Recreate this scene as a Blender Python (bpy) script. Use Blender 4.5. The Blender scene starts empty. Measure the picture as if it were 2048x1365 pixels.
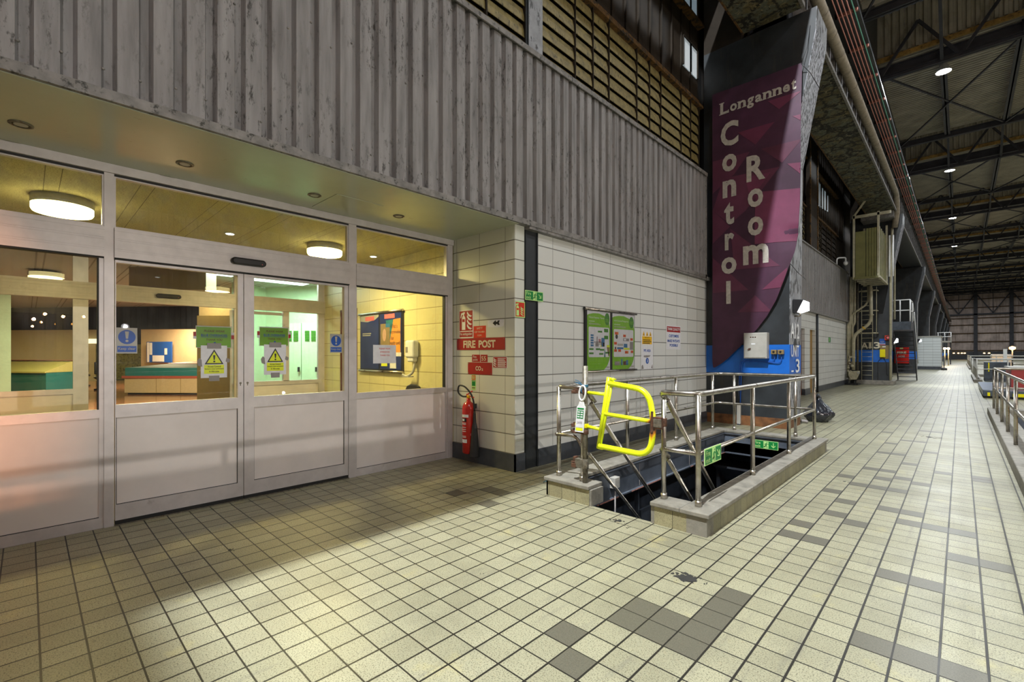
import bpy, bmesh, math, random
from mathutils import Vector, Matrix
random.seed(7)
C = bpy.context.scene.collection
S = bpy.context.scene

# ------------------------------------------------------------------ camera, world, exposure
CAMH = 1.4
YAW = math.atan2(898.0, 933.0)
cam = bpy.data.cameras.new('camera')
cam.sensor_width = 36.0
cam.lens = 933.0 / 2048.0 * 36.0
cam.shift_y = 25.5 / 2048.0
cam.clip_start = 0.05
cam.clip_end = 400
camo = bpy.data.objects.new('camera', cam)
C.objects.link(camo)
camo.location = (0, 0, CAMH)
camo.rotation_euler = (math.radians(90), 0, YAW)
S.camera = camo

w = bpy.data.worlds.new('world')
S.world = w
w.use_nodes = True
w.node_tree.nodes['Background'].inputs[0].default_value = (0.55, 0.62, 0.75, 1)
w.node_tree.nodes['Background'].inputs[1].default_value = 0.03
S.view_settings.view_transform = 'Standard'
S.view_settings.look = 'None'
S.view_settings.gamma = 1
S.view_settings.exposure = 0.3
S.cycles.use_denoising = True
S.cycles.max_bounces = 8
S.cycles.diffuse_bounces = 4
S.cycles.glossy_bounces = 4
S.cycles.transparent_max_bounces = 12
S.cycles.sample_clamp_indirect = 6.0

def area(name, loc, power, col, size, rot=(0, 0, 0), parent=None, shape='DISK', sy=None, spread=None):
    l = bpy.data.lights.new(name, 'AREA')
    l.energy = power; l.color = col; l.shape = shape; l.size = size
    if sy: l.size_y = sy
    if spread: l.spread = spread
    o = bpy.data.objects.new(name, l); C.objects.link(o)
    o.location = loc; o.rotation_euler = rot
    if parent: o.parent = parent
    return o

def aim(loc, tgt):
    return (Vector(tgt) - Vector(loc)).to_track_quat('-Z', 'Y').to_euler()

WHITE = (0.92, 0.97, 1.0)
LAMP_A = 620.0
LAMP_B = 430.0
LAMPS = []
for k in range(-2, 7):
    LAMPS.append((-0.62, 31.4 + 17.3 * k, 15.4, LAMP_A * (7.6 if k == -2 else 0.6 if k == -1 else 1.6 if k < 3 else 1.7)))
for k in range(-2, 7):
    LAMPS.append((7.55, 31.4 + 17.3 * k, 15.4, LAMP_B * (1.0 if k < 3 else 1.3)))
for k in range(-2, 4):
    LAMPS.append((15.6, 31.4 + 17.3 * k, 15.4, LAMP_B))
for (x, y, z, p) in LAMPS:
    area('high_bay_light', (x, y, z - 0.06), p, WHITE, 0.14 if y < 0 and x < 0 else 0.4)
SODIUM = (1.0, 0.45, 0.13)
SODS = [(20.0, 0.55, 3.2), (20.0, 1.15, 3.12), (20.0, 1.85, 3.15), (20.0, 0.2, 2.95)]
for p in SODS:
    area('sodium_light', (p[0] - 0.1, p[1], p[2]), 7.5, (1.0, 0.42, 0.20), 0.1, aim(p, (-5, -2.0, 1.0)), spread=math.radians(11))
area('hall_flood_light', (16.6, 3.0, 2.6), 560, (1.0, 0.93, 0.84), 0.12, aim((16.6, 3, 2.6), (-5, 3, 1.0)))

# ------------------------------------------------------------------ material kit
class NT:
    def __init__(s, name):
        s.m = bpy.data.materials.new(name); s.m.use_nodes = True
        s.t = s.m.node_tree; s.b = s.t.nodes['Principled BSDF']; s.out = s.t.nodes['Material Output']
        s._c = None
    def n(s, ty, **k):
        x = s.t.nodes.new(ty)
        for a, v in k.items(): setattr(x, a, v)
        return x
    def L(s, a, b): s.t.links.new(a, b)
    def co(s):
        if s._c is None: s._c = s.n('ShaderNodeTexCoord').outputs['Object']
        return s._c
    def M(s, op, a, b=None, c=None, clamp=False):
        x = s.n('ShaderNodeMath', operation=op); x.use_clamp = clamp
        for i, v in enumerate((a, b, c)):
            if v is None: continue
            if isinstance(v, (int, float)): x.inputs[i].default_value = v
            else: s.L(v, x.inputs[i])
        return x.outputs[0]
    def xyz(s, v=None):
        x = s.n('ShaderNodeSeparateXYZ'); s.L(v or s.co(), x.inputs[0]); return x.outputs
    def comb(s, x, y, z=0.0):
        c = s.n('ShaderNodeCombineXYZ')
        for i, v in enumerate((x, y, z)):
            if isinstance(v, (int, float)): c.inputs[i].default_value = v
            else: s.L(v, c.inputs[i])
        return c.outputs[0]
    def noise(s, scale, detail=3, rough=0.5, sc=None, vec=None, dist=0.0):
        v = vec or s.co()
        if sc:
            mp = s.n('ShaderNodeMapping'); mp.inputs['Scale'].default_value = sc
            s.L(v, mp.inputs[0]); v = mp.outputs[0]
        x = s.n('ShaderNodeTexNoise'); s.L(v, x.inputs['Vector'])
        x.inputs['Scale'].default_value = scale; x.inputs['Detail'].default_value = detail
        x.inputs['Roughness'].default_value = rough; x.inputs['Distortion'].default_value = dist
        return x.outputs['Fac']
    def white(s, vec):
        x = s.n('ShaderNodeTexWhiteNoise'); s.L(vec, x.inputs['Vector']); return x.outputs['Value']
    def vor(s, scale, feat='F1', sc=None):
        v = s.co()
        if sc:
            mp = s.n('ShaderNodeMapping'); mp.inputs['Scale'].default_value = sc
            s.L(v, mp.inputs[0]); v = mp.outputs[0]
        x = s.n('ShaderNodeTexVoronoi'); x.feature = feat; s.L(v, x.inputs['Vector']); x.inputs['Scale'].default_value = scale
        return x
    def ramp(s, f, stops):
        r = s.n('ShaderNodeValToRGB'); e = r.color_ramp.elements
        e[0].position, e[0].color = stops[0][0], (*stops[0][1], 1)
        e[1].position, e[1].color = stops[-1][0], (*stops[-1][1], 1)
        for p, c in stops[1:-1]:
            q = e.new(p); q.color = (*c, 1)
        s.L(f, r.inputs[0]); return r.outputs[0]
    def step(s, f, a, b):
        r = s.n('ShaderNodeMapRange'); r.inputs[1].default_value = a; r.inputs[2].default_value = b
        s.L(f, r.inputs[0]); return r.outputs[0]
    def mix(s, f, a, b, mode='MIX'):
        x = s.n('ShaderNodeMixRGB', blend_type=mode)
        for i, v in enumerate((f, a, b)):
            if isinstance(v, (int, float)): x.inputs[i].default_value = v
            elif isinstance(v, tuple): x.inputs[i].default_value = (*v, 1)
            else: s.L(v, x.inputs[i])
        return x.outputs[0]
    def col(s, c):
        if isinstance(c, tuple): s.b.inputs['Base Color'].default_value = (*c, 1)
        else: s.L(c, s.b.inputs['Base Color'])
    def set(s, rough=None, metal=None, spec=None, emit=None, es=1.0):
        def q(nm, v):
            if isinstance(v, (int, float)): s.b.inputs[nm].default_value = v
            else: s.L(v, s.b.inputs[nm])
        if rough is not None: q('Roughness', rough)
        if metal is not None: q('Metallic', metal)
        if spec is not None: q('Specular IOR Level', spec)
        if emit is not None:
            if isinstance(emit, tuple): s.b.inputs['Emission Color'].default_value = (*emit, 1)
            else: s.L(emit, s.b.inputs['Emission Color'])
            s.b.inputs['Emission Strength'].default_value = es
    def bump(s, hgt, st=0.3, d=0.01):
        x = s.n('ShaderNodeBump'); x.inputs['Strength'].default_value = st; x.inputs['Distance'].default_value = d
        s.L(hgt, x.inputs['Height']); s.L(x.outputs[0], s.b.inputs['Normal'])

def sc_(c, k): return tuple(min(1, v * k) for v in c)

def paint(name, c, rough=0.5, metal=0.0, var=0.15, ns=6.0, bmp=0.0, spec=0.5, dirt=None, dth=(0.62, 0.75), dsc=None, dns=14):
    m = NT(name)
    f = m.noise(ns, 4, 0.6)
    base = m.ramp(f, [(0.3, sc_(c, 1 - var)), (0.7, sc_(c, 1 + var))])
    if dirt:
        g = m.noise(dns, 5, 0.65, sc=dsc)
        base = m.mix(m.step(g, *dth), base, dirt)
    m.col(base); m.set(rough=rough, metal=metal, spec=spec)
    if bmp: m.bump(m.noise(ns * 12, 2), bmp, 0.003)
    return m.m

def flat(name, c, rough=0.5, metal=0.0, spec=0.4):
    return paint(name, c, rough, metal, 0.06, 20, 0, spec)

def emis(name, c, st):
    m = NT(name); m.col((0.8, 0.8, 0.8)); m.set(emit=c, es=st); return m.m

def grid_mat(name, ax, px, ox, pz, oz, jw, tile_a, tile_b, joint, rough=0.45, jw2=None, speck=None, bmp=0.4, spec=0.5, wear=None, var=0.0, dirt=None):
    """tiles / blocks laid on a grid along axis ax (0 or 1) and az (1 for floors, 2 for walls)"""
    m = NT(name); X = m.xyz()
    az = 2 if pz[1] else 1
    u = m.M('DIVIDE', m.M('SUBTRACT', X[ax], ox), px)
    v = m.M('DIVIDE', m.M('SUBTRACT', X[az], oz), pz[0])
    fu = m.M('FRACT', u); fv = m.M('FRACT', v)
    du = m.M('SUBTRACT', 0.5, m.M('ABSOLUTE', m.M('SUBTRACT', fu, 0.5)))
    dv = m.M('SUBTRACT', 0.5, m.M('ABSOLUTE', m.M('SUBTRACT', fv, 0.5)))
    du = m.M('MULTIPLY', du, px); dv = m.M('MULTIPLY', dv, pz[0])
    ju = m.step(du, (jw) * 0.75, (jw) * 1.1); jv = m.step(dv, (jw2 or jw) * 0.75, (jw2 or jw) * 1.1)
    if pz[1]: ju = m.M('ADD', m.M('MULTIPLY', ju, 0.7), 0.3)
    J = m.M('MINIMUM', ju, jv)                        # 0 in joint, 1 on tile
    idv = m.comb(m.M('FLOOR', u), m.M('FLOOR', v))
    wn = m.white(idv)
    base = m.mix(wn, tile_a, tile_b)
    if speck:
        sp = m.noise(speck[1], 2, 0.6)
        base = m.mix(m.M('MULTIPLY', m.step(sp, 0.5, 0.66), speck[2]), base, speck[0])
    if wear:
        for (colr, scl, a, b, k, sc) in wear:
            g = m.noise(scl, 6, 0.65, sc=sc)
            base = m.mix(m.M('MULTIPLY', m.step(g, a, b), k), base, colr)
    base = m.mix(J, joint, base)
    m.col(base)
    g = m.noise(3, 4)
    m.set(rough=m.M('ADD', m.M('MULTIPLY', g, 0.25), rough - 0.12), spec=spec)
    hh = J
    if bmp: m.bump(m.M('ADD', J, m.M('MULTIPLY', m.noise(60, 2), 0.25)), bmp, 0.004)
    return m.m

T = 0.1592
M = {}
M['floor'] = grid_mat('floor_tiles', 0, T, 0.0873, (T, 0), 0.041, 0.0056, (0.33, 0.315, 0.21), (0.265, 0.252, 0.165), (0.018, 0.016, 0.012),
    rough=0.40, jw2=0.0042, speck=((0.085, 0.078, 0.048), 150, 0.9), bmp=0.3, spec=0.35,
    wear=[((0.085, 0.08, 0.055), 1.1, 0.50, 0.78, 0.55, None), ((0.52, 0.44, 0.14), 2.6, 0.60, 0.74, 0.30, None), ((0.06, 0.055, 0.045), 7, 0.68, 0.78, 0.7, (1, 1, 1)), ((0.13, 0.125, 0.10), 5, 0.56, 0.74, 0.5, (3.0, 0.35, 1))])
M['floor_dark'] = paint('dark_tile', (0.10, 0.093, 0.066), 0.4, var=0.3, ns=160)
M['stain'] = flat('tar_stain', (0.025, 0.024, 0.022), 0.6)
wallw = [((0.20, 0.19, 0.15), 2.2, 0.62, 0.85, 0.35, (1, 1, 0.25)), ((0.10, 0.10, 0.08), 9, 0.72, 0.82, 0.5, (1, 1, 0.4))]
M['block_y'] = grid_mat('painted_block_long', 1, 0.4565, 4.707, (0.2315, 1), 0.207, 0.0045, (0.68, 0.69, 0.66), (0.63, 0.64, 0.61), (0.14, 0.135, 0.12), rough=0.4, jw2=0.006, bmp=0.5, wear=wallw)
M['block_x'] = grid_mat('painted_block_return', 0, 0.46, -3.965, (0.2315, 1), 0.207, 0.0045, (0.66, 0.67, 0.60), (0.61, 0.62, 0.55), (0.16, 0.15, 0.12), rough=0.36, jw2=0.006, bmp=0.5, wear=wallw)
M['block_in'] = grid_mat('painted_block_foyer', 0, 0.46, -3.965, (0.2315, 1), 0.207, 0.0045, (0.74, 0.68, 0.36), (0.70, 0.64, 0.33), (0.40, 0.33, 0.15), rough=0.36, jw2=0.006, bmp=0.5)
M['white_block'] = grid_mat('white_block', 0, 0.6, 0.0, (0.24, 1), 0.1, 0.006, (0.62, 0.66, 0.66), (0.58, 0.62, 0.62), (0.15, 0.15, 0.15), rough=0.4, jw2=0.01)
M['plinth'] = paint('dark_plinth_paint', (0.055, 0.062, 0.075), 0.35, var=0.3, ns=4, dirt=(0.10, 0.095, 0.085), dth=(0.55, 0.8))
M['navy'] = paint('navy_black_steel', (0.030, 0.033, 0.040), 0.42, var=0.35, ns=3, dirt=(0.09, 0.07, 0.045), dth=(0.60, 0.85), dsc=(1, 1, 0.2), dns=5, bmp=0.1)
M['colface'] = paint('column_black_paint', (0.022, 0.026, 0.030), 0.45, var=0.4, ns=2.5, dirt=(0.075, 0.062, 0.04), dth=(0.58, 0.85), dsc=(1, 1, 0.15), dns=6)
M['colside'] = paint('column_grey_flange', (0.26, 0.27, 0.29), 0.5, var=0.25, ns=5, dirt=(0.04, 0.04, 0.04), dth=(0.52, 0.60), dsc=(1, 1, 0.5), dns=9)
M['blue'] = paint('blue_band_paint', (0.008, 0.13, 0.55), 0.38, var=0.15, ns=3)
M['rustpaint'] = paint('rust_primer', (0.16, 0.065, 0.02), 0.7, var=0.5, ns=9)
M['rustbeam'] = paint('rusty_beam', (0.11, 0.055, 0.012), 0.8, var=0.6, ns=14, dirt=(0.02, 0.015, 0.01), dth=(0.5, 0.6), dns=9)
m = NT('flaking_soffit')
e = m.vor(2.6, 'DISTANCE_TO_EDGE'); ed = e.outputs['Distance']; n1 = m.noise(7, 6, 0.78, dist=1.8); n2 = m.noise(1.5, 4, 0.65)
ed = m.M('ADD', ed, m.M('MULTIPLY', m.M('SUBTRACT', n1, 0.5), 0.75))
patch = m.ramp(n2, [(0.40, (0.10, 0.085, 0.035)), (0.50, (0.11, 0.125, 0.095)), (0.60, (0.15, 0.12, 0.05))])
base = m.mix(m.step(ed, 0.05, 0.09), (0.010, 0.009, 0.006), patch)
base = m.mix(m.step(n1, 0.58, 0.61), base, (0.27, 0.22, 0.12)); base = m.mix(m.step(n1, 0.45, 0.42), base, (0.015, 0.012, 0.008))
m.col(base); m.set(rough=0.7); m.bump(n1, 1.0, 0.03); M['flake'] = m.m
M['peel'] = paint('peeling_white_paint', (0.34, 0.35, 0.40), 0.5, var=0.2, ns=8, dirt=(0.015, 0.015, 0.017), dth=(0.50, 0.53), dsc=(1, 1, 0.45), dns=26)
# corrugated cladding of the canopy front
m = NT('weathered_cladding')
a = m.noise(2.2, 5, 0.6, sc=(5, 5, 0.5)); b = m.noise(1.2, 4, 0.6); c = m.noise(26, 6, 0.75, sc=(1, 1, 0.35))
base = m.ramp(a, [(0.30, (0.15, 0.143, 0.142)), (0.5, (0.235, 0.226, 0.226)), (0.70, (0.31, 0.30, 0.302))])
base = m.mix(m.M('MULTIPLY', m.step(c, 0.54, 0.64), m.step(b, 0.42, 0.60)), base, (0.045, 0.042, 0.038))
m.col(base); m.set(rough=0.6); m.bump(m.noise(180, 2), 0.25, 0.002); M['clad'] = m.m
M['cladtrim'] = paint('cladding_flashing', (0.20, 0.19, 0.18), 0.6, var=0.35, ns=9, dirt=(0.03, 0.03, 0.025), dth=(0.56, 0.66), dns=20)
M['roofsheet'] = paint('roof_sheet', (0.40, 0.37, 0.30), 0.6, var=0.25, ns=1.5, dirt=(0.28, 0.25, 0.18), dth=(0.5, 0.8), dns=3)
M['endclad'] = paint('end_wall_sheet', (0.55, 0.45, 0.40), 0.65, var=0.3, ns=0.6, dirt=(0.25, 0.19, 0.15), dth=(0.48, 0.75), dsc=(1.5, 1, 0.15), dns=1.5)
M['steel_dark'] = paint('dark_roof_steel', (0.035, 0.036, 0.045), 0.6, var=0.3, ns=2)
M['soffit'] = paint('canopy_soffit_paint', (0.44, 0.48, 0.37), 0.22, var=0.06, ns=1.5, dirt=(0.30, 0.30, 0.2), dth=(0.66, 0.8), dns=9)
M['alu'] = paint('anodised_aluminium', (0.60, 0.56, 0.56), 0.40, metal=0.25, var=0.08, ns=8, dirt=(0.25, 0.22, 0.2), dth=(0.66, 0.85), dns=5)
M['alu_dark'] = flat('dark_gasket', (0.02, 0.02, 0.02), 0.6)
M['panel'] = paint('laminate_panel', (0.74, 0.68, 0.66), 0.28, var=0.05, ns=3)
M['black'] = flat('black_plastic', (0.018, 0.018, 0.02), 0.35)
M['rubber'] = flat('black_rubber', (0.02, 0.02, 0.022), 0.5)
m = NT('stainless'); n = m.noise(12, 4, 0.6)
m.col(m.ramp(n, [(0.3, (0.34, 0.31, 0.26)), (0.7, (0.56, 0.53, 0.47))])); m.set(rough=m.M('ADD', m.M('MULTIPLY', n, 0.2), 0.20), metal=1.0); M['steel'] = m.m
M['galv'] = paint('weathered_scaffold_steel', (0.20, 0.18, 0.14), 0.5, metal=0.6, var=0.4, ns=30, dirt=(0.10, 0.05, 0.02), dth=(0.58, 0.7), dns=18)
M['rustmetal'] = paint('rusty_metal', (0.10, 0.045, 0.025), 0.7, metal=0.2, var=0.5, ns=30)
m = NT('safety_yellow'); n = m.noise(45, 5, 0.7); X = m.xyz()
base = m.mix(m.step(n, 0.645, 0.67), (0.80, 0.93, 0.01), (0.06, 0.05, 0.02))
d = m.M('ADD', m.M('MULTIPLY', m.M('ABSOLUTE', m.M('SUBTRACT', X[2], 0.79)), 1.0), m.M('MULTIPLY', m.M('ABSOLUTE', m.M('SUBTRACT', X[0], -1.86)), 1.6))
d = m.M('ADD', d, m.M('MULTIPLY', n, 0.06))
base = m.mix(m.step(d, 0.165, 0.115), base, (0.75, 0.25, 0.01)); base = m.mix(m.step(d, 0.13, 0.09), base, (0.07, 0.035, 0.025))
m.col(base); m.set(rough=0.35); M['gate'] = m.m
M['yellow'] = flat('yellow_plastic', (0.75, 0.65, 0.0), 0.35)
M['concrete'] = paint('kerb_coping', (0.21, 0.195, 0.16), 0.6, var=0.25, ns=7, dirt=(0.11, 0.10, 0.08), dth=(0.5, 0.75), dns=9, bmp=0.4)
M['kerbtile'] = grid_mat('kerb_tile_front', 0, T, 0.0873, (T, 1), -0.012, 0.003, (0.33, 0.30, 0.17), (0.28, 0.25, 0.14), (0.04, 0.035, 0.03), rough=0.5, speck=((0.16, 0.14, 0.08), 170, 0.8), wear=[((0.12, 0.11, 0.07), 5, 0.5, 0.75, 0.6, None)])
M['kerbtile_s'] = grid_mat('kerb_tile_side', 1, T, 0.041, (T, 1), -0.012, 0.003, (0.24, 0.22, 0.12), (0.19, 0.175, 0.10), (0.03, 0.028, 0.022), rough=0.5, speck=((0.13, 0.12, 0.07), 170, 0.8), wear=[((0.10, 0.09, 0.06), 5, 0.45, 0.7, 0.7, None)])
M['pit'] = paint('stairwell_steel', (0.085, 0.10, 0.125), 0.4, var=0.4, ns=3, dirt=(0.11, 0.09, 0.06), dth=(0.62, 0.8), dns=6)
M['pink'] = flat('primer_pink', (0.42, 0.20, 0.16), 0.6)
M['lvyel'] = paint('louvre_blade', (0.23, 0.185, 0.07), 0.5, var=0.35, ns=9, dirt=(0.035, 0.028, 0.012), dth=(0.56, 0.66), dns=30, dsc=(1, 1, 0.4))
M['brownwall'] = paint('dark_upper_sheet', (0.030, 0.023, 0.017), 0.75, var=0.4, ns=2, spec=0.15)
M['winblue'] = emis('night_sky_pane', (0.30, 0.42, 0.50), 0.28)
M['cream'] = paint('cream_pipe_paint', (0.42, 0.39, 0.27), 0.45, var=0.2, ns=6, dirt=(0.12, 0.10, 0.05), dth=(0.6, 0.8), dns=8)
M['lagging'] = paint('pipe_lagging', (0.26, 0.225, 0.17), 0.6, var=0.25, ns=9)
M['busbar'] = flat('red_busbar', (0.46, 0.20, 0.16), 0.35, metal=0.3)
M['green_bar'] = flat('green_busbar', (0.10, 0.28, 0.20), 0.4)
M['khaki'] = paint('khaki_sheet', (0.17, 0.165, 0.055), 0.5, var=0.2, ns=3)
M['white'] = flat('white', (0.75, 0.76, 0.76), 0.45)
M['paper'] = flat('paper', (0.72, 0.72, 0.75), 0.5)
M['red'] = flat('sign_red', (0.36, 0.02, 0.018), 0.4)
M['redlt'] = flat('photolum_red', (0.62, 0.035, 0.012), 0.4)
M['extred'] = flat('extinguisher_red', (0.50, 0.018, 0.012), 0.2, spec=0.6)
M['textcream'] = flat('lettering_cream', (0.66, 0.60, 0.45), 0.5)
M['lum'] = flat('photoluminescent_border', (0.50, 0.78, 0.28), 0.45)
M['green'] = flat('sign_green', (0.008, 0.22, 0.045), 0.4)
M['lime'] = flat('lime_poster', (0.20, 0.48, 0.012), 0.35)
M['dgreen'] = flat('poster_dark_green', (0.05, 0.24, 0.02), 0.4)
M['sblue'] = flat('sign_blue', (0.015, 0.09, 0.42), 0.4)
M['dblue'] = flat('deep_blue', (0.015, 0.03, 0.16), 0.3)
M['pblue'] = flat('poster_blue', (0.03, 0.17, 0.36), 0.4)
M['orange'] = flat('orange', (0.70, 0.28, 0.03), 0.45)
M['syel'] = flat('sign_yellow', (0.72, 0.80, 0.02), 0.4)
M['amber'] = flat('sign_amber', (0.80, 0.46, 0.0), 0.4)
M['grey'] = flat('grey_tape', (0.27, 0.25, 0.24), 0.5)
M['lgrey'] = paint('light_grey_enamel', (0.42, 0.41, 0.37), 0.4, var=0.1, ns=6, dirt=(0.16, 0.10, 0.05), dth=(0.68, 0.78), dns=9)
M['pinkl'] = flat('pink_label', (0.75, 0.16, 0.16), 0.5)
M['skin'] = flat('printed_skin_tone', (0.50, 0.30, 0.20), 0.5)
M['brown'] = flat('brown_door', (0.12, 0.035, 0.012), 0.35)
M['ochre'] = flat('ochre_door', (0.30, 0.16, 0.02), 0.4)
M['banner'] = paint('banner_plum', (0.060, 0.018, 0.045), 0.55, var=0.35, ns=1.4)
M['banner2'] = paint('banner_magenta', (0.145, 0.028, 0.070), 0.55, var=0.25, ns=1.5)
M['banner3'] = paint('banner_wine', (0.105, 0.024, 0.055), 0.55, var=0.25, ns=1.5)
M['bannertext'] = paint('banner_lettering', (0.48, 0.45, 0.40), 0.6, var=0.2, ns=18)
M['bag'] = flat('bin_bag', (0.012, 0.014, 0.02), 0.18, spec=0.8)
M['rope'] = flat('blue_rope', (0.02, 0.13, 0.25), 0.6)
M['foyerceil'] = grid_mat('foyer_ceiling_tiles', 1, 0.6, 0.2, (0.6, 0), 0.1, 0.003, (0.62, 0.56, 0.30), (0.58, 0.52, 0.28), (0.16, 0.13, 0.06), rough=0.8, speck=((0.16, 0.14, 0.07), 90, 0.6), bmp=0.2)
M['gridceil'] = grid_mat('control_room_ceiling', 1, 0.6, 0.2, (0.6, 0), 0.1, 0.012, (0.42, 0.45, 0.42), (0.40, 0.43, 0.40), (0.20, 0.20, 0.18), rough=0.8)
M['beige'] = flat('beige_board', (0.55, 0.42, 0.26), 0.5)
M['woodbrown'] = flat('brown_board', (0.24, 0.17, 0.07), 0.45)
M['khaki_top'] = flat('pale_desk_top', (0.60, 0.55, 0.22), 0.3)
M['teal'] = flat('teal_desk', (0.02, 0.17, 0.19), 0.65)
M['deskpink'] = flat('desk_pink_trim', (0.42, 0.10, 0.07), 0.35)
M['slat'] = grid_mat('dark_slat_boarding', 0, 0.16, 0, (50.0, 1), -10, 0.008, (0.014, 0.020, 0.028), (0.018, 0.024, 0.032), (0.004, 0.004, 0.005), rough=0.7, spec=0.05)
M['redfloor'] = paint('polished_red_floor', (0.30, 0.13, 0.07), 0.12, var=0.2, ns=1.2)
M['mintwall'] = flat('mint_wall', (0.55, 0.74, 0.50), 0.45)
M['mimic'] = grid_mat('mimic_panel', 1, 0.5, 0, (0.5, 1), 0, 0.01, (0.22, 0.20, 0.09), (0.17, 0.16, 0.07), (0.08, 0.07, 0.03), rough=0.4, speck=((0.03, 0.03, 0.02), 9, 0.8))
M['tankred'] = flat('red_tank', (0.34, 0.045, 0.04), 0.4)
M['plat'] = paint('platform_plate', (0.06, 0.075, 0.095), 0.3, var=0.4, ns=5)
M['dullblue'] = paint('worn_blue_plate', (0.035, 0.07, 0.15), 0.3, var=0.4, ns=5)
M['gutter'] = paint('rusty_gutter', (0.36, 0.22, 0.06), 0.8, var=0.5, ns=3, dirt=(0.10, 0.06, 0.02), dth=(0.52, 0.66), dns=7)
M['foyerfloor'] = flat('foyer_mat', (0.10, 0.085, 0.06), 0.7)
M['lens'] = emis('lamp_lens', (0.95, 0.97, 1.0), 60)
M['floodlens'] = emis('flood_lens', (0.92, 0.96, 1.0), 5)
M['sodlens'] = emis('sodium_lens', (1.0, 0.40, 0.06), 22)
M['warmlens'] = emis('warm_lens', (1.0, 0.82, 0.36), 11)
M['dimlens'] = emis('dim_warm_lens', (1.0, 0.93, 0.55), 1.2)
M['spotlens'] = emis('spot_lens', (0.9, 0.95, 1.0), 5)
M['tubelens'] = emis('tube_lens', (0.75, 1.0, 0.95), 4)
M['amberglow'] = emis('distant_amber_light', (1.0, 0.6, 0.2), 12)  # lamp globes, plus the glow that paints window reflections on the end wall

def glass(name, tint=(1, 1, 1), rough=0.0, ior=1.5, dirt=0.0):
    m = NT(name)
    tr = m.n('ShaderNodeBsdfTransparent'); tr.inputs[0].default_value = (*tint, 1)
    gl = m.n('ShaderNodeBsdfGlossy'); gl.inputs['Roughness'].default_value = rough; gl.inputs[0].default_value = (0.95, 0.95, 0.95, 1)
    fr = m.n('ShaderNodeFresnel'); fr.inputs[0].default_value = ior
    ge = m.n('ShaderNodeNewGeometry'); fo = m.M('MULTIPLY', fr.outputs[0], m.M('SUBTRACT', 1.0, ge.outputs['Backfacing']))
    mx = m.n('ShaderNodeMixShader'); m.L(fo, mx.inputs[0]); m.L(tr.outputs[0], mx.inputs[1]); m.L(gl.outputs[0], mx.inputs[2])
    o = mx.outputs[0]
    if dirt:
        df = m.n('ShaderNodeBsdfDiffuse'); df.inputs[0].default_value = (0.5, 0.48, 0.38, 1)
        m2 = m.n('ShaderNodeMixShader')
        f = m.M('MULTIPLY', m.step(m.noise(4, 6, 0.7), 0.45, 0.75), dirt)
        m.L(f, m2.inputs[0]); m.L(o, m2.inputs[1]); m.L(df.outputs[0], m2.inputs[2]); o = m2.outputs[0]
    m.L(o, m.out.inputs[0])
    return m.m
M['glass'] = glass('window_glass', (0.93, 0.95, 0.93), dirt=0.05)
M['glassdirty'] = glass('dusty_window_glass', (0.90, 0.92, 0.86), dirt=0.22)
M['clear'] = glass('clear_film', (0.92, 0.92, 0.92))

# ------------------------------------------------------------------ mesh kit
_tc = {}
def text_geo(s, bold=0.0, shear=0.0):
    key = (s, bold, shear)
    if key in _tc: return _tc[key]
    c = bpy.data.curves.new('t', 'FONT'); c.body = s; c.size = 1.0; c.resolution_u = 3; c.offset = bold; c.shear = shear
    c.align_x = 'LEFT'; c.space_line = 1.0
    o = bpy.data.objects.new('t', c)
    me = o.to_mesh()
    vs = [(v.co.x, v.co.y) for v in me.vertices]; fs = [tuple(p.vertices) for p in me.polygons]
    o.to_mesh_clear(); bpy.data.objects.remove(o); bpy.data.curves.remove(c)
    if vs:
        x0 = min(v[0] for v in vs); x1 = max(v[0] for v in vs); y0 = min(v[1] for v in vs); y1 = max(v[1] for v in vs)
        vs = [((x - x0) / max(1e-6, x1 - x0), (y - y0) / max(1e-6, y1 - y0)) for x, y in vs]
    _tc[key] = (vs, fs); return _tc[key]

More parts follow.
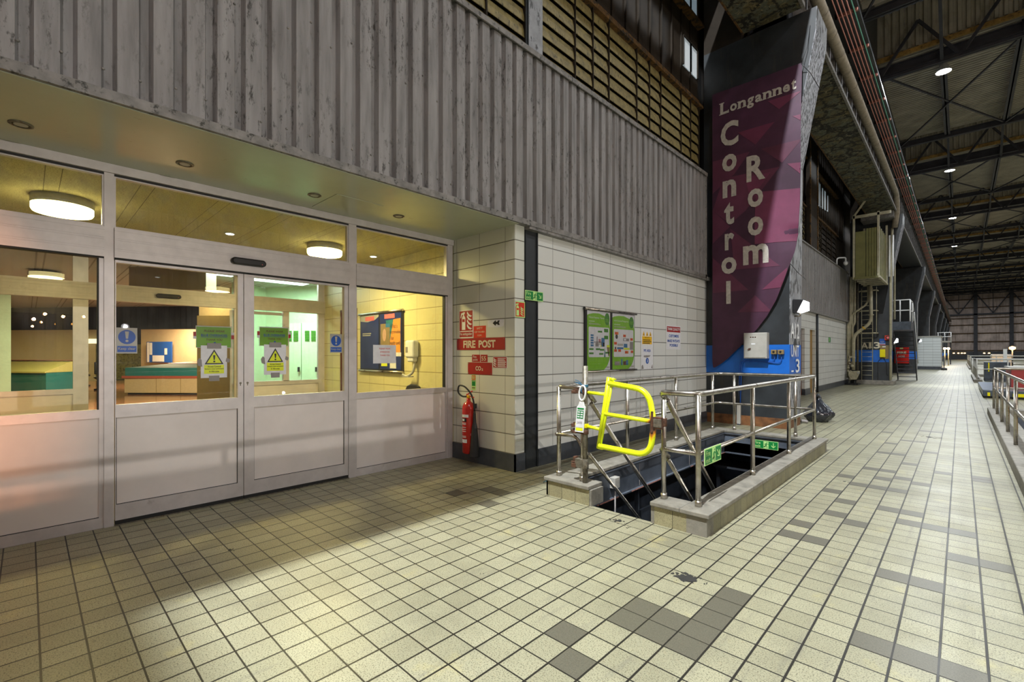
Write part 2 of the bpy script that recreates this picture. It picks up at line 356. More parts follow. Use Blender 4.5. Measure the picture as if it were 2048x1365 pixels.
class MB:
    def __init__(s): s.v = []; s.f = []; s.m = []; s.s = []; s.mats = []
    def mi(s, mat):
        mat = M[mat] if isinstance(mat, str) else mat
        if mat not in s.mats: s.mats.append(mat)
        return s.mats.index(mat)
    def add(s, vs, fs, mat, smooth=False):
        b = len(s.v); s.v += [tuple(v) for v in vs]; i = s.mi(mat)
        for f in fs: s.f.append(tuple(b + k for k in f)); s.m.append(i); s.s.append(smooth)
        return s
    def box(s, x0, x1, y0, y1, z0, z1, mat):
        x0, x1 = sorted((x0, x1)); y0, y1 = sorted((y0, y1)); z0, z1 = sorted((z0, z1))
        vs = [(x, y, z) for x in (x0, x1) for y in (y0, y1) for z in (z0, z1)]
        return s.add(vs, [(0, 1, 3, 2), (4, 6, 7, 5), (0, 4, 5, 1), (2, 3, 7, 6), (0, 2, 6, 4), (1, 5, 7, 3)], mat)
    def obox(s, a, b, wd, hg, mat, up=(0, 0, 1)):
        """box beam from a to b, width wd (sideways) and height hg"""
        a = Vector(a); b = Vector(b); d = (b - a).normalized(); u = Vector(up)
        if abs(d.dot(u)) > 0.98: u = Vector((0, 1, 0))
        r = d.cross(u).normalized(); u = r.cross(d).normalized()
        vs = []
        for p in (a, b):
            for (i, j) in ((-1, -1), (1, -1), (1, 1), (-1, 1)): vs.append(p + r * i * wd / 2 + u * j * hg / 2)
        return s.add(vs, [(0, 1, 2, 3), (7, 6, 5, 4), (0, 4, 5, 1), (1, 5, 6, 2), (2, 6, 7, 3), (3, 7, 4, 0)], mat)
    def prism(s, poly, ax, a0, a1, mat):
        """poly in the plane normal to axis ax: ax=0 (y,z) ax=1 (x,z) ax=2 (x,y)"""
        def p3(p, a):
            return (a, p[0], p[1]) if ax == 0 else (p[0], a, p[1]) if ax == 1 else (p[0], p[1], a)
        n = len(poly); vs = [p3(p, a0) for p in poly] + [p3(p, a1) for p in poly]
        fs = [tuple(range(n)), tuple(range(2 * n - 1, n - 1, -1))] + [(i, n + i, n + (i + 1) % n, (i + 1) % n) for i in range(n)]
        return s.add(vs, fs, mat)
    def tube(s, pts, r, mat, seg=12, closed=False, rr=None):
        P = [Vector(p) for p in pts]; n = len(P); vs = []; prev = None
        for i, p in enumerate(P):
            if closed: d = (P[(i + 1) % n] - P[i - 1]).normalized()
            else: d = (P[min(i + 1, n - 1)] - P[max(i - 1, 0)]).normalized()
            if prev is None:
                q = Vector((0, 0, 1)) if abs(d.z) < 0.9 else Vector((1, 0, 0)); a = d.cross(q).normalized()
            else: a = (prev - d * prev.dot(d)).normalized()
            prev = a; b = d.cross(a); R = rr[i] if rr else r
            for k in range(seg):
                t = 2 * math.pi * k / seg; vs.append(p + (a * math.cos(t) + b * math.sin(t)) * R)
        fs = []
        m_ = n if closed else n - 1
        for i in range(m_):
            for k in range(seg):
                j = (i + 1) % n; k2 = (k + 1) % seg
                fs.append((i * seg + k, i * seg + k2, j * seg + k2, j * seg + k))
        s.add(vs, fs, mat, True)
        if not closed:
            b = len(s.v) - n * seg; i = s.mi(mat)
            for f in (tuple(b + k for k in range(seg - 1, -1, -1)), tuple(b + (n - 1) * seg + k for k in range(seg))):
                s.f.append(f); s.m.append(i); s.s.append(False)
        return s
    def lathe(s, o, prof, mat, seg=24, ax=(0, 0, 1), caps=(True, True)):
        """prof = [(r, h)...] round axis ax from o"""
        A = Vector(ax).normalized(); q = Vector((1, 0, 0)) if abs(A.x) < 0.9 else Vector((0, 1, 0))
        a = A.cross(q).normalized(); b = A.cross(a); o = Vector(o); vs = []
        for (r, hh) in prof:
            for k in range(seg):
                t = 2 * math.pi * k / seg; vs.append(o + A * hh + (a * math.cos(t) + b * math.sin(t)) * max(r, 1e-4))
        fs = [(i * seg + k, i * seg + (k + 1) % seg, (i + 1) * seg + (k + 1) % seg, (i + 1) * seg + k) for i in range(len(prof) - 1) for k in range(seg)]
        s.add(vs, fs, mat, True)
        b0 = len(s.v) - len(vs); i = s.mi(mat)
        if caps[0]: s.f.append(tuple(b0 + k for k in range(seg))[::-1]); s.m.append(i); s.s.append(False)
        if caps[1]: s.f.append(tuple(b0 + (len(prof) - 1) * seg + k for k in range(seg))); s.m.append(i); s.s.append(False)
        return s
    def build(s, name, parent=None, bevel=0.0, segs=2):
        me = bpy.data.meshes.new(name); me.from_pydata(s.v, [], s.f)
        for mt in s.mats: me.materials.append(mt)
        me.polygons.foreach_set('material_index', s.m); me.polygons.foreach_set('use_smooth', s.s)
        bm = bmesh.new(); bm.from_mesh(me); bmesh.ops.recalc_face_normals(bm, faces=bm.faces); bm.to_mesh(me); bm.free()
        me.update()
        o = bpy.data.objects.new(name, me); C.objects.link(o)
        if parent:
            o.parent = parent; o.matrix_parent_inverse = Matrix.Translation(-parent.location) if parent.rotation_euler.z == 0 else parent.matrix_basis.inverted()
        if bevel:
            b = o.modifiers.new('bevel', 'BEVEL'); b.width = bevel; b.segments = segs; b.limit_method = 'ANGLE'; b.angle_limit = math.radians(40)
        return o

class Face:
    """a flat sheet with layers of print; coordinates (a, b) run along U and up"""
    def __init__(s, plane, at):
        s.pl = plane; s.at = at; s.mb = MB()
    def P(s, a, b, d):
        if s.pl == 'x+': return (s.at + d, a, b)      # wall facing +X, a = Y
        if s.pl == 'y-': return (a, s.at - d, b)      # wall facing -Y, a = X
    def rect(s, a0, b0, a1, b1, mat, d=0.004, d0=0.0):
        if s.pl == 'x+': s.mb.box(s.at + d0, s.at + d, a0, a1, b0, b1, mat)
        else: s.mb.box(a0, a1, s.at - d, s.at - d0, b0, b1, mat)
        return s
    def poly(s, pts, mat, d=0.005):
        area_ = sum(pts[i][0] * pts[(i + 1) % len(pts)][1] - pts[(i + 1) % len(pts)][0] * pts[i][1] for i in range(len(pts)))
        if area_ < 0: pts = pts[::-1]
        n = len(pts); vs = [s.P(a, b, d) for a, b in pts] + [s.P(a, b, d - 0.0015) for a, b in pts]
        s.mb.add(vs, [tuple(range(n)), tuple(range(2 * n - 1, n - 1, -1))] + [(i, n + i, n + (i + 1) % n, (i + 1) % n) for i in range(n)], mat); return s
    def disc(s, a, b, r, mat, d=0.005, rb=None, n=20):
        return s.poly([(a + r * math.cos(2 * math.pi * k / n), b + (rb or r) * math.sin(2 * math.pi * k / n)) for k in range(n)], mat, d)
    def text(s, t, a0, b0, a1, b1, mat, d=0.0065, bold=0.0, shear=0.0):
        vs, fs = text_geo(t, bold, shear)
        s.mb.add([s.P(a0 + (a1 - a0) * x, b0 + (b1 - b0) * y, d) for x, y in vs], fs, mat); return s
    def lines(s, a0, b0, a1, b1, n, mat, d=0.0065, fill=0.5):
        hgt = (b1 - b0) / n
        for i in range(n):
            e = a1 - (a1 - a0) * random.uniform(0, 0.25)
            s.poly([(a0, b0 + hgt * i), (e, b0 + hgt * i), (e, b0 + hgt * (i + fill)), (a0, b0 + hgt * (i + fill))], mat, d)
        return s
    def build(s, name, parent=None): return s.mb.build(name, parent)

def tag(o, label=None, cat=None, group=None, kind=None):
    if label: o['label'] = label
    if cat: o['category'] = cat
    if group: o['group'] = group
    if kind: o['kind'] = kind
    return o
def thing(name, loc, label, cat, group=None):
    o = bpy.data.objects.new(name, None); C.objects.link(o); o.location = loc; o.empty_display_size = 0.1
    return tag(o, label, cat, group)
def struct(mb, name, label=None, **k):
    o = mb.build(name, **k); o['kind'] = 'structure'
    if label: o['label'] = label
    return o
def sroot(name, loc=(0, 0, 0)):
    o = bpy.data.objects.new(name, None); C.objects.link(o); o.location = loc; o['kind'] = 'structure'; return o
def copy_tree(o, parent=None):
    c = o.copy(); C.objects.link(c)
    if parent: c.parent = parent
    for ch in list(o.children): copy_tree(ch, c)
    return c
def arc(c, r, a0, a1, n, pl):
    """points on an arc; pl gives the two axes"""
    out = []
    for i in range(n + 1):
        t = math.radians(a0 + (a1 - a0) * i / n); p = list(c)
        p[pl[0]] += r * math.cos(t); p[pl[1]] += r * math.sin(t); out.append(tuple(p))
    return out
def bend(pts, r=0.08, n=5):
    """round the corners of a polyline"""
    P = [Vector(p) for p in pts]; out = [P[0]]
    for i in range(1, len(P) - 1):
        a, b, c = P[i - 1], P[i], P[i + 1]
        u = (a - b); v = (c - b); k = min(r, u.length * 0.45, v.length * 0.45)
        p0 = b + u.normalized() * k; p2 = b + v.normalized() * k
        for j in range(n + 1):
            t = j / n; out.append((1 - t) ** 2 * p0 + 2 * t * (1 - t) * b + t * t * p2)
    out.append(P[-1]); return out

# ================================================================== SETTING: floor, walls, facade
def floor_rects(holes, x0, x1, y0, y1):
    xs = sorted({x0, x1} | {h[0] for h in holes} | {h[1] for h in holes}); ys = sorted({y0, y1} | {h[2] for h in holes} | {h[3] for h in holes})
    for i in range(len(xs) - 1):
        for j in range(len(ys) - 1):
            cx, cy = (xs[i] + xs[i + 1]) / 2, (ys[j] + ys[j + 1]) / 2
            if not any(h[0] < cx < h[1] and h[2] < cy < h[3] for h in holes): yield xs[i], xs[i + 1], ys[j], ys[j + 1]
HOLE = (-2.74, -1.60, 3.60, 7.74); HOLE2 = (0.76, 5.0, 4.2, 15.2)
mb = MB()
for r in floor_rects([HOLE, HOLE2], -4.96, 24.0, -8.0, 157.0): mb.box(r[0], r[1], r[2], r[3], -0.18, 0, 'floor')
FLOOR = struct(mb, 'floor')
mb = MB()
def tile(i, j):      # darker replacement tiles, by tile number
    x = 0.0873 + T * i; y = 0.041 + T * j
    mb.box(x + 0.004, x + T - 0.004, y + 0.003, y + T - 0.003, 0.0, 0.0009, 'floor_dark')
DARK = [(-6, 14), (-6, 15), (-5, 14), (-6, 12), (-7, 12), (-7, 13), (-5, 12), (-5, 13), (-5, 14), (-7, 11), (-8, 12), (-8, 13), (-6, 8), (-7, 9), (-4, 9)]
rnd = random.Random(3)
for p in [(-1.22, 2.36), (-1.06, 2.36), (-1.06, 2.20), (-0.90, 2.36), (-0.90, 2.52), (-0.90, 2.68), (-0.90, 2.84), (-0.90, 2.20), (-1.22, 2.2), (-1.38, 1.88), (-1.22, 1.72), (-0.90, 1.4), (-0.74, 1.3)]:
    tile(math.floor((p[0] - 0.0873) / T), math.floor((p[1] - 0.041) / T))
for (i, j) in [(-7, 25), (-6, 25), (-7, 27), (-6, 30), (-5, 29), (-6, 33), (-7, 35), (-3, 17), (-2, 17), (-1, 17), (-3, 23), (-2, 23), (-1, 27), (0, 27), (-3, 31), (-2, 31), (-1, 31), (-4, 33), (-3, 33),
               (-6, 38), (-5, 38), (-4, 38), (-7, 40), (-5, 41), (-4, 42), (-3, 41), (-6, 44), (-5, 44), (-2, 46), (-4, 48), (-6, 52), (-5, 52), (-3, 55), (-6, 58), (-5, 61), (-4, 61), (0, 45), (0, 46), (-7, 66), (-3, 70), (-4, 70), (-24, 18), (-23, 20), (-22, 20), (-21, 18)]:
    tile(i, j)
o = mb.build('dark_floor_tile', FLOOR)
mb = MB()
def splat(x, y, r, n, z=0.0012):
    rr = random.Random(int(x * 1000 + y))
    for k in range(n):
        a = rr.uniform(0, 6.28); q = rr.uniform(0, 1) ** 0.8 * r; cx, cy = x + q * math.cos(a), y + q * math.sin(a) * 0.7; s = rr.uniform(0.10, 0.34) * r * (1.1 - q / r)
        pts = [(cx + s * rr.uniform(0.5, 1.2) * math.cos(t * 0.785), cy + s * rr.uniform(0.5, 1.2) * math.sin(t * 0.785)) for t in range(8)]
        mb.prism(pts, 2, 0.0002, z + 0.00003 * k, 'stain')
splat(-1.23, 2.86, 0.12, 42); splat(-2.07, 3.42, 0.09, 16); splat(-1.93, 3.36, 0.05, 10); splat(-3.6, 2.6, 0.03, 5); splat(-3.1, 3.0, 0.04, 6); splat(-2.2, 2.0, 0.03, 5); splat(-3.75, 1.0, 0.05, 6); splat(-0.9, 6.2, 0.06, 8); splat(-0.35, 10.5, 0.18, 14)
mb.build('tar_stain', FLOOR)

# block walls
mb = MB(); mb.box(-3.98, -3.80, 4.40, 9.75, 0, 2.95, 'block_y')
struct(mb, 'wall_left')
mb = MB(); mb.box(-4.96, -3.80, 4.0, 4.17, 0, 2.95, 'block_x'); struct(mb, 'wall_return', bevel=0.012)
mb = MB(); mb.box(-4.955, -3.785, 3.985, 4.003, 0, 0.205, 'plinth'); mb.box(-3.803, -3.785, 3.985, 4.165, 0, 0.205, 'plinth'); mb.box(-3.803, -3.785, 4.41, 9.75, 0, 0.215, 'plinth')
struct(mb, 'baseboard_left')
mb = MB(); mb.box(-3.99, -3.80, 4.172, 4.40, 0, 2.95, 'colface'); mb.box(-3.80, -3.785, 4.175, 4.19, 0, 2.95, 'colface'); mb.box(-3.80, -3.785, 4.385, 4.40, 0, 2.95, 'colface')
tag(mb.build('steel_stanchion'), 'narrow black steel post set in the block wall beside the fire point corner', 'post')
# second bay of block wall behind the next column
mb = MB(); mb.box(-4.0, -3.80, 10.6, 17.2, 0, 2.95, 'block_y'); mb.box(-4.0, -3.80, 17.2, 18.2, 2.25, 2.95, 'block_y'); mb.box(-4.2, -3.80, 18.2, 18.95, 0, 2.95, 'block_y')
mb.box(-4.0, -3.80, 18.95, 19.75, 2.25, 2.95, 'block_y'); mb.box(-4.2, -3.80, 19.75, 26.6, 0, 2.95, 'block_y')
struct(mb, 'wall_left')
mb = MB(); mb.box(-3.80, -3.785, 10.6, 17.2, 0, 0.2, 'plinth'); mb.box(-3.80, -3.785, 18.2, 18.95, 0, 0.2, 'plinth'); mb.box(-3.885, -3.785, 18.185, 18.2, 0, 0.2, 'plinth'); mb.box(-3.80, -3.785, 19.75, 26.6, 0, 0.2, 'plinth')
struct(mb, 'baseboard_left')
for (y0, y1, mt, nm) in ((17.2, 18.2, 'brown', 'door_4'), (18.95, 19.75, 'ochre', 'door_5')):
    mb = MB(); mb.box(-3.95, -3.89, y0 + 0.002, y1 - 0.002, 0, 2.25, mt); d = struct(mb, nm)
    MB().box(-3.89, -3.85, y0 + 0.1, y0 + 0.22, 0.98, 1.02, 'alu').build('door_handle', d)
mb = MB(); mb.tube([(-3.77, 19.92, 0), (-3.77, 19.92, 2.95)], 0.045, 'colface', 10)
tag(mb.build('drain_pipe'), 'thin dark vertical pipe on the block wall beside the ochre doorway', 'pipe')

# canopy soffit + fascia cladding
mb = MB(); mb.box(-4.99, -3.745, -3.0, 4.0, 2.93, 2.97, 'soffit'); mb.box(-3.80, -3.72, 4.17, 9.75, 2.90, 2.97, 'cladtrim'); SOF = struct(mb, 'ceiling_canopy')
def cladding(y0, y1, z0, z1, x, back):
    per = 0.178; wv = 0.104; web = 0.014; nr = 0.042; dep = 0.050
    mb = MB(); y = y0; prof = []
    while y < y1:
        prof += [(x, y), (x, min(y + wv, y1)), (x - dep, min(y + wv + web, y1)), (x - dep, min(y + wv + web + nr, y1))]; y += per
    prof.append((x, y1))
    pts = prof + [(back, y1), (back, y0)]
    n = len(prof)
    vs = [(p[0], p[1], z0) for p in prof] + [(p[0], p[1], z1) for p in prof]
    mb.add(vs, [(i, i + 1, n + i + 1, n + i) for i in range(n - 1)], 'clad')
    mb.box(back, back + 0.02, y0, y1, z0, z1, 'clad')
    return mb
mb = cladding(-3.0, 9.52, 2.99, 5.02, -3.72, -3.80)
CL = struct(mb, 'wall_cladding')
mb = MB(); rr = random.Random(5)
y = -0.4
k = 0
while y < 9.4:
    for z in ((3.13, 4.05, 4.9) if k % 2 else (3.13, 3.9)):
        mb.lathe((-3.72, y + rr.uniform(-0.01, 0.01), z + rr.uniform(-0.02, 0.02)), [(0.009, 0), (0.009, 0.004), (0.005, 0.009)], 'cladtrim', 8, (1, 0, 0))
    y += 0.178; k += 1
mb.build('cladding_screws', CL)
mb = MB(); mb.box(-3.80, -3.712, -3.0, 9.55, 2.935, 3.0, 'cladtrim'); mb.box(-3.84, -3.69, -3.0, 9.53, 5.02, 5.05, 'cladtrim'); mb.box(-3.70, -3.685, -3.0, 9.53, 4.985, 5.05, 'cladtrim'); mb.box(-3.80, -3.712, 9.50, 9.56, 2.935, 5.02, 'cladtrim')
struct(mb, 'trim_1')
mb = cladding(10.6, 26.2, 2.90, 5.05, -3.72, -3.80); struct(mb, 'wall_cladding')
mb = MB(); mb.box(-3.80, -3.70, 10.6, 26.2, 2.84, 2.91, 'cladtrim'); mb.box(-3.86, -3.68, 10.6, 26.2, 5.05, 5.09, 'cladtrim'); struct(mb, 'trim_2')
# recessed downlights in the canopy (unlit) and its access hatch
for i, (x, y) in enumerate([(-4.51, -0.03), (-4.50, 0.88), (-4.49, 1.92), (-4.50, 2.86)]):
    mb = MB(); mb.lathe((x, y, 2.93), [(0.062, 0), (0.062, -0.006), (0.048, -0.010), (0.044, 0.0)], 'galv', 24, caps=(True, False))
    d = mb.build('recessed_downlight')
    tag(d, ['unlit recessed downlight in the canopy nearest the left edge', 'unlit recessed downlight in the canopy above the sliding doors, second from the left',
            'unlit recessed downlight in the canopy, second from the block wall', 'unlit recessed downlight in the canopy nearest the block wall'][i], 'downlight', 'unlit canopy downlights')
    MB().lathe((x, y, 2.927), [(0.036, 0), (0.036, -0.003)], 'lgrey', 20).build('lens', d)
mb = MB(); mb.box(-4.85, -4.30, 2.05, 2.55, 2.926, 2.931, 'soffit'); mb.build('access_hatch', SOF)

# glazed shop front, plane X = -4.96
XF = -4.96
mb = MB()
def fr(y0, y1, z0, z1, x0=-5.02, x1=XF, mat='alu'): mb.box(x0, x1, y0, y1, z0, z1, mat)
for (a, b) in ((-2.6, -2.54), (0.427, 0.489), (2.503, 2.594), (3.906, 3.99)): fr(a, b, 0, 2.86, -5.04, XF + 0.006)
fr(-3.0, 3.99, 2.86, 2.93, -5.03, -4.93); fr(-3.0, 3.99, 2.845, 2.862, -5.02, -4.955, 'alu_dark')
struct(mb, 'trim_3')
mb = MB()
for (a, b) in ((-2.54, 0.427), (0.489, 2.503), (2.594, 3.906)):
    x1 = -4.93 if a == 0.489 else -4.945
    mb.box(-5.03, x1, a, b, 2.18, 2.42, 'alu')
    for z in (2.235, 2.25, 2.32, 2.335, 2.395): mb.box(x1 - 0.002, x1 + 0.004, a, b, z, z + 0.005, 'alu')
    mb.box(-5.02, x1 - 0.006, a, b, 2.168, 2.18, 'alu_dark')
struct(mb, 'trim_4')
def pane(name, y0, y1, z0, z1, parent, mat='glass', x=-4.995):
    return MB().box(x - 0.003, x + 0.003, y0, y1, z0, z1, mat).build(name, parent)
for i, (a, b) in enumerate(((-2.54, 0.427), (0.489, 2.503), (2.594, 3.906))):
    mb = MB()
    mb.box(-5.015, -4.966, a, b, 2.42, 2.437, 'alu'); mb.box(-5.015, -4.966, a, b, 2.835, 2.86, 'alu'); mb.box(-5.015, -4.966, a, a + 0.012, 2.437, 2.835, 'alu'); mb.box(-5.015, -4.966, b - 0.012, b, 2.437, 2.835, 'alu')
    d = struct(mb, 'window_%d' % (i + 1)); pane('glass_pane', a + 0.01, b - 0.01, 2.435, 2.84, d, 'glassdirty')
for i, (a, b) in enumerate(((-2.54, 0.427), (2.594, 3.906))):
    mb = MB()
    mb.box(-5.02, -4.963, a, b, 0.885, 0.952, 'alu'); mb.box(-5.02, -4.963, a, b, 0.0, 0.085, 'alu'); mb.box(-5.02, -4.966, b - 0.03, b, 0.085, 2.17, 'alu'); mb.box(-5.02, -4.966, a, a + 0.012, 0.085, 2.17, 'alu')
    mb.box(-5.018, -4.968, b - 0.04, b - 0.03, 0.952, 2.17, 'alu_dark')
    d = struct(mb, 'window_%d' % (i + 4)); pane('glass_pane', a + 0.01, b - 0.03, 0.95, 2.172, d)
    mb = MB(); mb.box(-5.0, -4.974, a + 0.01, b - 0.03, 0.085, 0.885, 'panel'); mb.box(-4.976, -4.972, a + 0.01, b - 0.03, 0.085, 0.09, 'alu_dark'); mb.build('infill_panel', d)
for i, (a, b, sl, sr) in enumerate(((0.495, 1.436, 0.006, 0.048), (1.442, 2.497, 0.088, 0.045))):
    mb = MB()
    x0, x1 = -5.01, -4.955
    mb.box(x0, x1, a, a + sl, 0.04, 2.165, 'alu'); mb.box(x0, x1, b - sr, b, 0.04, 2.165, 'alu'); mb.box(x0, x1, a + sl, b - sr, 0.04, 0.168, 'alu'); mb.box(x0, x1, a + sl, b - sr, 0.88, 0.983, 'alu'); mb.box(x0, x1, a + sl, b - sr, 2.145, 2.165, 'alu')
    d = struct(mb, 'door_%d' % (i + 1))
    pane('glass_pane', a + sl - 0.002, b - sr + 0.002, 0.98, 2.147, d, x=-4.985)
    mb = MB(); mb.box(-4.99, -4.968, a + sl, b - sr, 0.168, 0.88, 'panel'); 
    for q in ((a + sl, a + sl + 0.005), (b - sr - 0.005, b - sr)): mb.box(-4.97, -4.966, q[0], q[1], 0.168, 0.88, 'alu_dark')
    mb.box(-4.97, -4.966, a + sl, b - sr, 0.168, 0.173, 'alu_dark'); mb.build('kick_panel', d)
    mb = MB(); yy = b - 0.025 if i == 0 else a + 0.03
    mb.lathe((x1, yy, 1.12), [(0.010, 0), (0.010, 0.004)], 'galv', 12, (1, 0, 0)); mb.box(x1, x1 + 0.004, yy - 0.003, yy + 0.003, 1.095, 1.12, 'galv'); mb.build('keyhole', d)
    MB().box(x0 + 0.01, x1 + 0.002, a, b, 0.012, 0.04, 'alu_dark').build('bottom_seal', d)
mb = MB(); mb.box(-5.0, -4.94, 0.489, 2.503, 0, 0.01, 'galv'); struct(mb, 'trim_5')
# door sensors
def sensor(x, y0, y1, z, label):
    mb = MB(); n = 10; r = 0.032
    prof = [(y0 + r + 0.0 - r * math.cos(math.radians(t)), z + r * math.sin(math.radians(t))) for t in range(90, -91, -18)] + [(y1 - r + r * math.cos(math.radians(t)), z + r * math.sin(math.radians(t))) for t in range(-90, 91, 18)]
    mb.prism(prof, 0, x, x + 0.05, 'black')
    o = mb.build('door_sensor', bevel=0.012); tag(o, label, 'sensor')
    MB().lathe((x + 0.05, y1 - 0.04, z - 0.012), [(0.004, 0), (0.004, 0.003)], 'pinkl', 8, (1, 0, 0)).build('indicator_light', o)
sensor(-4.93, 1.32, 1.62, 2.275, 'black motion sensor on the beam above the outer sliding doors')

# ------------------------------------------------------------------ foyer and rooms behind the glass
mb = MB(); mb.box(-9.2, -4.96, -4.0, 4.17, -0.1, -0.002, 'foyerfloor'); struct(mb, 'floor_foyer')
mb = MB(); mb.box(-32.0, -9.2, -14.0, 22.0, -0.1, -0.002, 'redfloor'); mb.box(-9.2, -8.86, -4.0, 4.17, -0.1, -0.001, 'redfloor'); struct(mb, 'floor_control_room')
mb = MB(); mb.box(-8.95, -5.03, -4.0, 4.0, 2.90, 2.96, 'foyerceil'); struct(mb, 'ceiling_foyer')
mb = MB(); mb.box(-34.0, -8.95, -14.0, 22.0, 3.0, 3.06, 'gridceil'); struct(mb, 'ceiling_control_room')
mb = MB(); mb.box(-7.60, -4.96, 4.0, 4.15, 0, 2.95, 'block_in'); mb.box(-8.95, -8.25, 4.0, 4.15, 0, 2.95, 'block_in'); mb.box(-8.25, -7.60, 4.0, 4.15, 2.20, 2.95, 'block_in')
struct(mb, 'wall_foyer_right')
mb = MB(); mb.box(-8.95, -4.96, -3.2, -3.05, 0, 2.95, 'block_in'); struct(mb, 'wall_foyer_left')
mb = MB(); mb.box(-8.25, -8.21, 4.0, 4.14, 0, 2.20, 'brown'); mb.box(-7.64, -7.60, 4.0, 4.14, 0, 2.20, 'brown'); mb.box(-8.25, -7.60, 4.0, 4.14, 2.16, 2.20, 'brown'); d = struct(mb, 'door_6')
MB().box(-8.21, -7.64, 4.08, 4.12, 0, 2.16, 'brown').build('door_leaf', d)
f = Face('y-', 4.08); f.rect(-7.98, 1.45, -7.70, 1.58, 'pinkl'); f.rect(-7.98, 1.18, -7.70, 1.44, 'paper'); f.lines(-7.95, 1.22, -7.73, 1.42, 5, 'black', 0.006, 0.4); f.build('door_notice', d)

# inner screen, plane X = -8.9
XI = -8.9
mb = MB()
for (a, b) in ((-3.05, -2.97), (0.44, 0.60), (2.44, 2.54), (3.88, 4.0)): mb.box(XI - 0.06, XI, a, b, 0, 2.90, 'alu')
mb.box(XI - 0.06, XI, 3.24, 3.34, 0.9, 2.17, 'alu')
mb.box(XI - 0.08, XI + 0.03, -3.05, 4.0, 2.17, 2.41, 'alu')
for z in (2.21, 2.25, 2.33, 2.37): mb.box(XI + 0.03, XI + 0.036, -3.05, 4.0, z, z + 0.006, 'alu')
mb.box(XI - 0.06, XI, -3.05, 4.0, 2.84, 2.90, 'alu')
for (a, b) in ((-3.0, 0.44), (2.54, 3.88)): mb.box(XI - 0.05, XI, a, b, 0.84, 0.91, 'alu'); mb.box(XI - 0.05, XI, a, b, 0, 0.1, 'alu')
struct(mb, 'trim_6')
for i, (a, b, z0, z1) in enumerate(((-2.97, 0.44, 0.91, 2.17), (2.54, 3.88, 0.91, 2.17), (-2.97, 0.44, 2.41, 2.84), (0.60, 2.44, 2.41, 2.84), (2.54, 3.88, 2.41, 2.84))):
    d = struct(MB().box(XI - 0.03, XI - 0.024, a, b, z0, z1, 'clear'), 'window_%d' % (i + 6))
    if i < 2: MB().box(XI - 0.04, XI - 0.02, a, b, 0.1, 0.84, 'panel').build('infill_panel', d)
mb = MB(); mb.box(XI - 0.12, XI - 0.08, 2.40, 2.44, 0, 2.15, 'alu'); mb.box(XI - 0.12, XI - 0.08, 3.3, 3.34, 0, 2.15, 'alu'); mb.box(XI - 0.12, XI - 0.08, 2.44, 3.3, 0.0, 0.1, 'alu'); mb.box(XI - 0.12, XI - 0.08, 2.44, 3.3, 2.10, 2.15, 'alu'); mb.box(XI - 0.12, XI - 0.08, 2.44, 3.3, 0.84, 0.91, 'alu')
d = struct(mb, 'door_3'); MB().box(XI - 0.105, XI - 0.095, 2.44, 3.3, 0.1, 2.10, 'clear').build('glass_pane', d)
sensor(XI + 0.03, 1.36, 1.68, 2.29, 'black motion sensor on the inner beam of the foyer')

# foyer drum lamps, spots
def drum(x, y, z, r, lens, label, p, col):
    root = thing('drum_lamp', (x, y, z), label, 'lamp', 'round drum ceiling lamps')
    mb = MB(); mb.lathe((x, y, z), [(r, 0), (r, -0.075), (r * 0.98, -0.08), (r * 0.98, -0.05)], 'lgrey', 36); HS = mb.build('housing', root)
    mb = MB(); mb.lathe((x, y, z - 0.07), [(r * 0.985, 0), (r * 0.985, -0.055), (r * 0.94, -0.075), (0.01, -0.08)], lens, 36); mb.build('diffuser', HS)
    if p: area('drum_lamp_light', (x, y, z - 0.16), p, col, 2 * r, (0, 0, 0), None)
WARM = (1.0, 0.78, 0.32)
drum(-6.26, 0.24, 2.90, 0.228, 'warmlens', 'lit round drum lamp on the foyer ceiling near the left edge', 30, WARM)
drum(-6.31, 2.84, 2.90, 0.228, 'warmlens', 'lit round drum lamp on the foyer ceiling above the right sliding door', 62, WARM)
drum(-12.69, 0.24, 2.96, 0.24, 'dimlens', 'dim round ceiling lamp far behind the left window', 14, WARM)
drum(-12.64, 2.89, 2.96, 0.24, 'dimlens', 'dim round ceiling lamp behind the inner beam', 14, WARM)
for i, (x, y) in enumerate(((-6.56, 1.75), (-6.51, 3.69))):
    root = MB().lathe((x, y, 2.9), [(0.062, 0), (0.062, -0.006), (0.05, -0.008)], 'white', 20).build('ceiling_spot')
    tag(root, ['small lit ceiling spot in the foyer between the two drum lamps', 'small lit ceiling spot in the foyer near the yellow block wall'][i], 'spotlight')
    MB().lathe((x, y, 2.893), [(0.045, 0), (0.045, -0.005)], 'spotlens', 20).build('lens', root)
# fluorescent fittings
for i, (x0, x1, y0, y1, z, p, lab) in enumerate(((-10.9, -9.5, 3.2, 4.4, 2.995, 95, 'bright square fluorescent panel above the mint cupboards'), (-10.7, -9.9, 2.4, 2.9, 2.995, 40, 'small lit ceiling panel behind the inner beam'))):
    root = MB().box(x0, x1, y0, y1, z - 0.03, z, 'white').build('ceiling_light_panel'); tag(root, lab, 'ceiling light')
    MB().box(x0 + 0.03, x1 - 0.03, y0 + 0.03, y1 - 0.03, z - 0.036, z - 0.03, 'tubelens').build('diffuser', root)
    area('panel_light', ((x0 + x1) / 2, (y0 + y1) / 2, z - 0.06), p, (0.75, 1.0, 0.82), 0.7, (0, 0, 0), None, 'SQUARE')
s_, c_ = math.sin(YAW), math.cos(YAW)
def CP(u, d):      # a point in the octagonal control room, which lies at 44 degrees to the hall
    r = (u - 1024) / 933.0 * d
    return (-d * s_ + r * c_, d * c_ + r * s_)
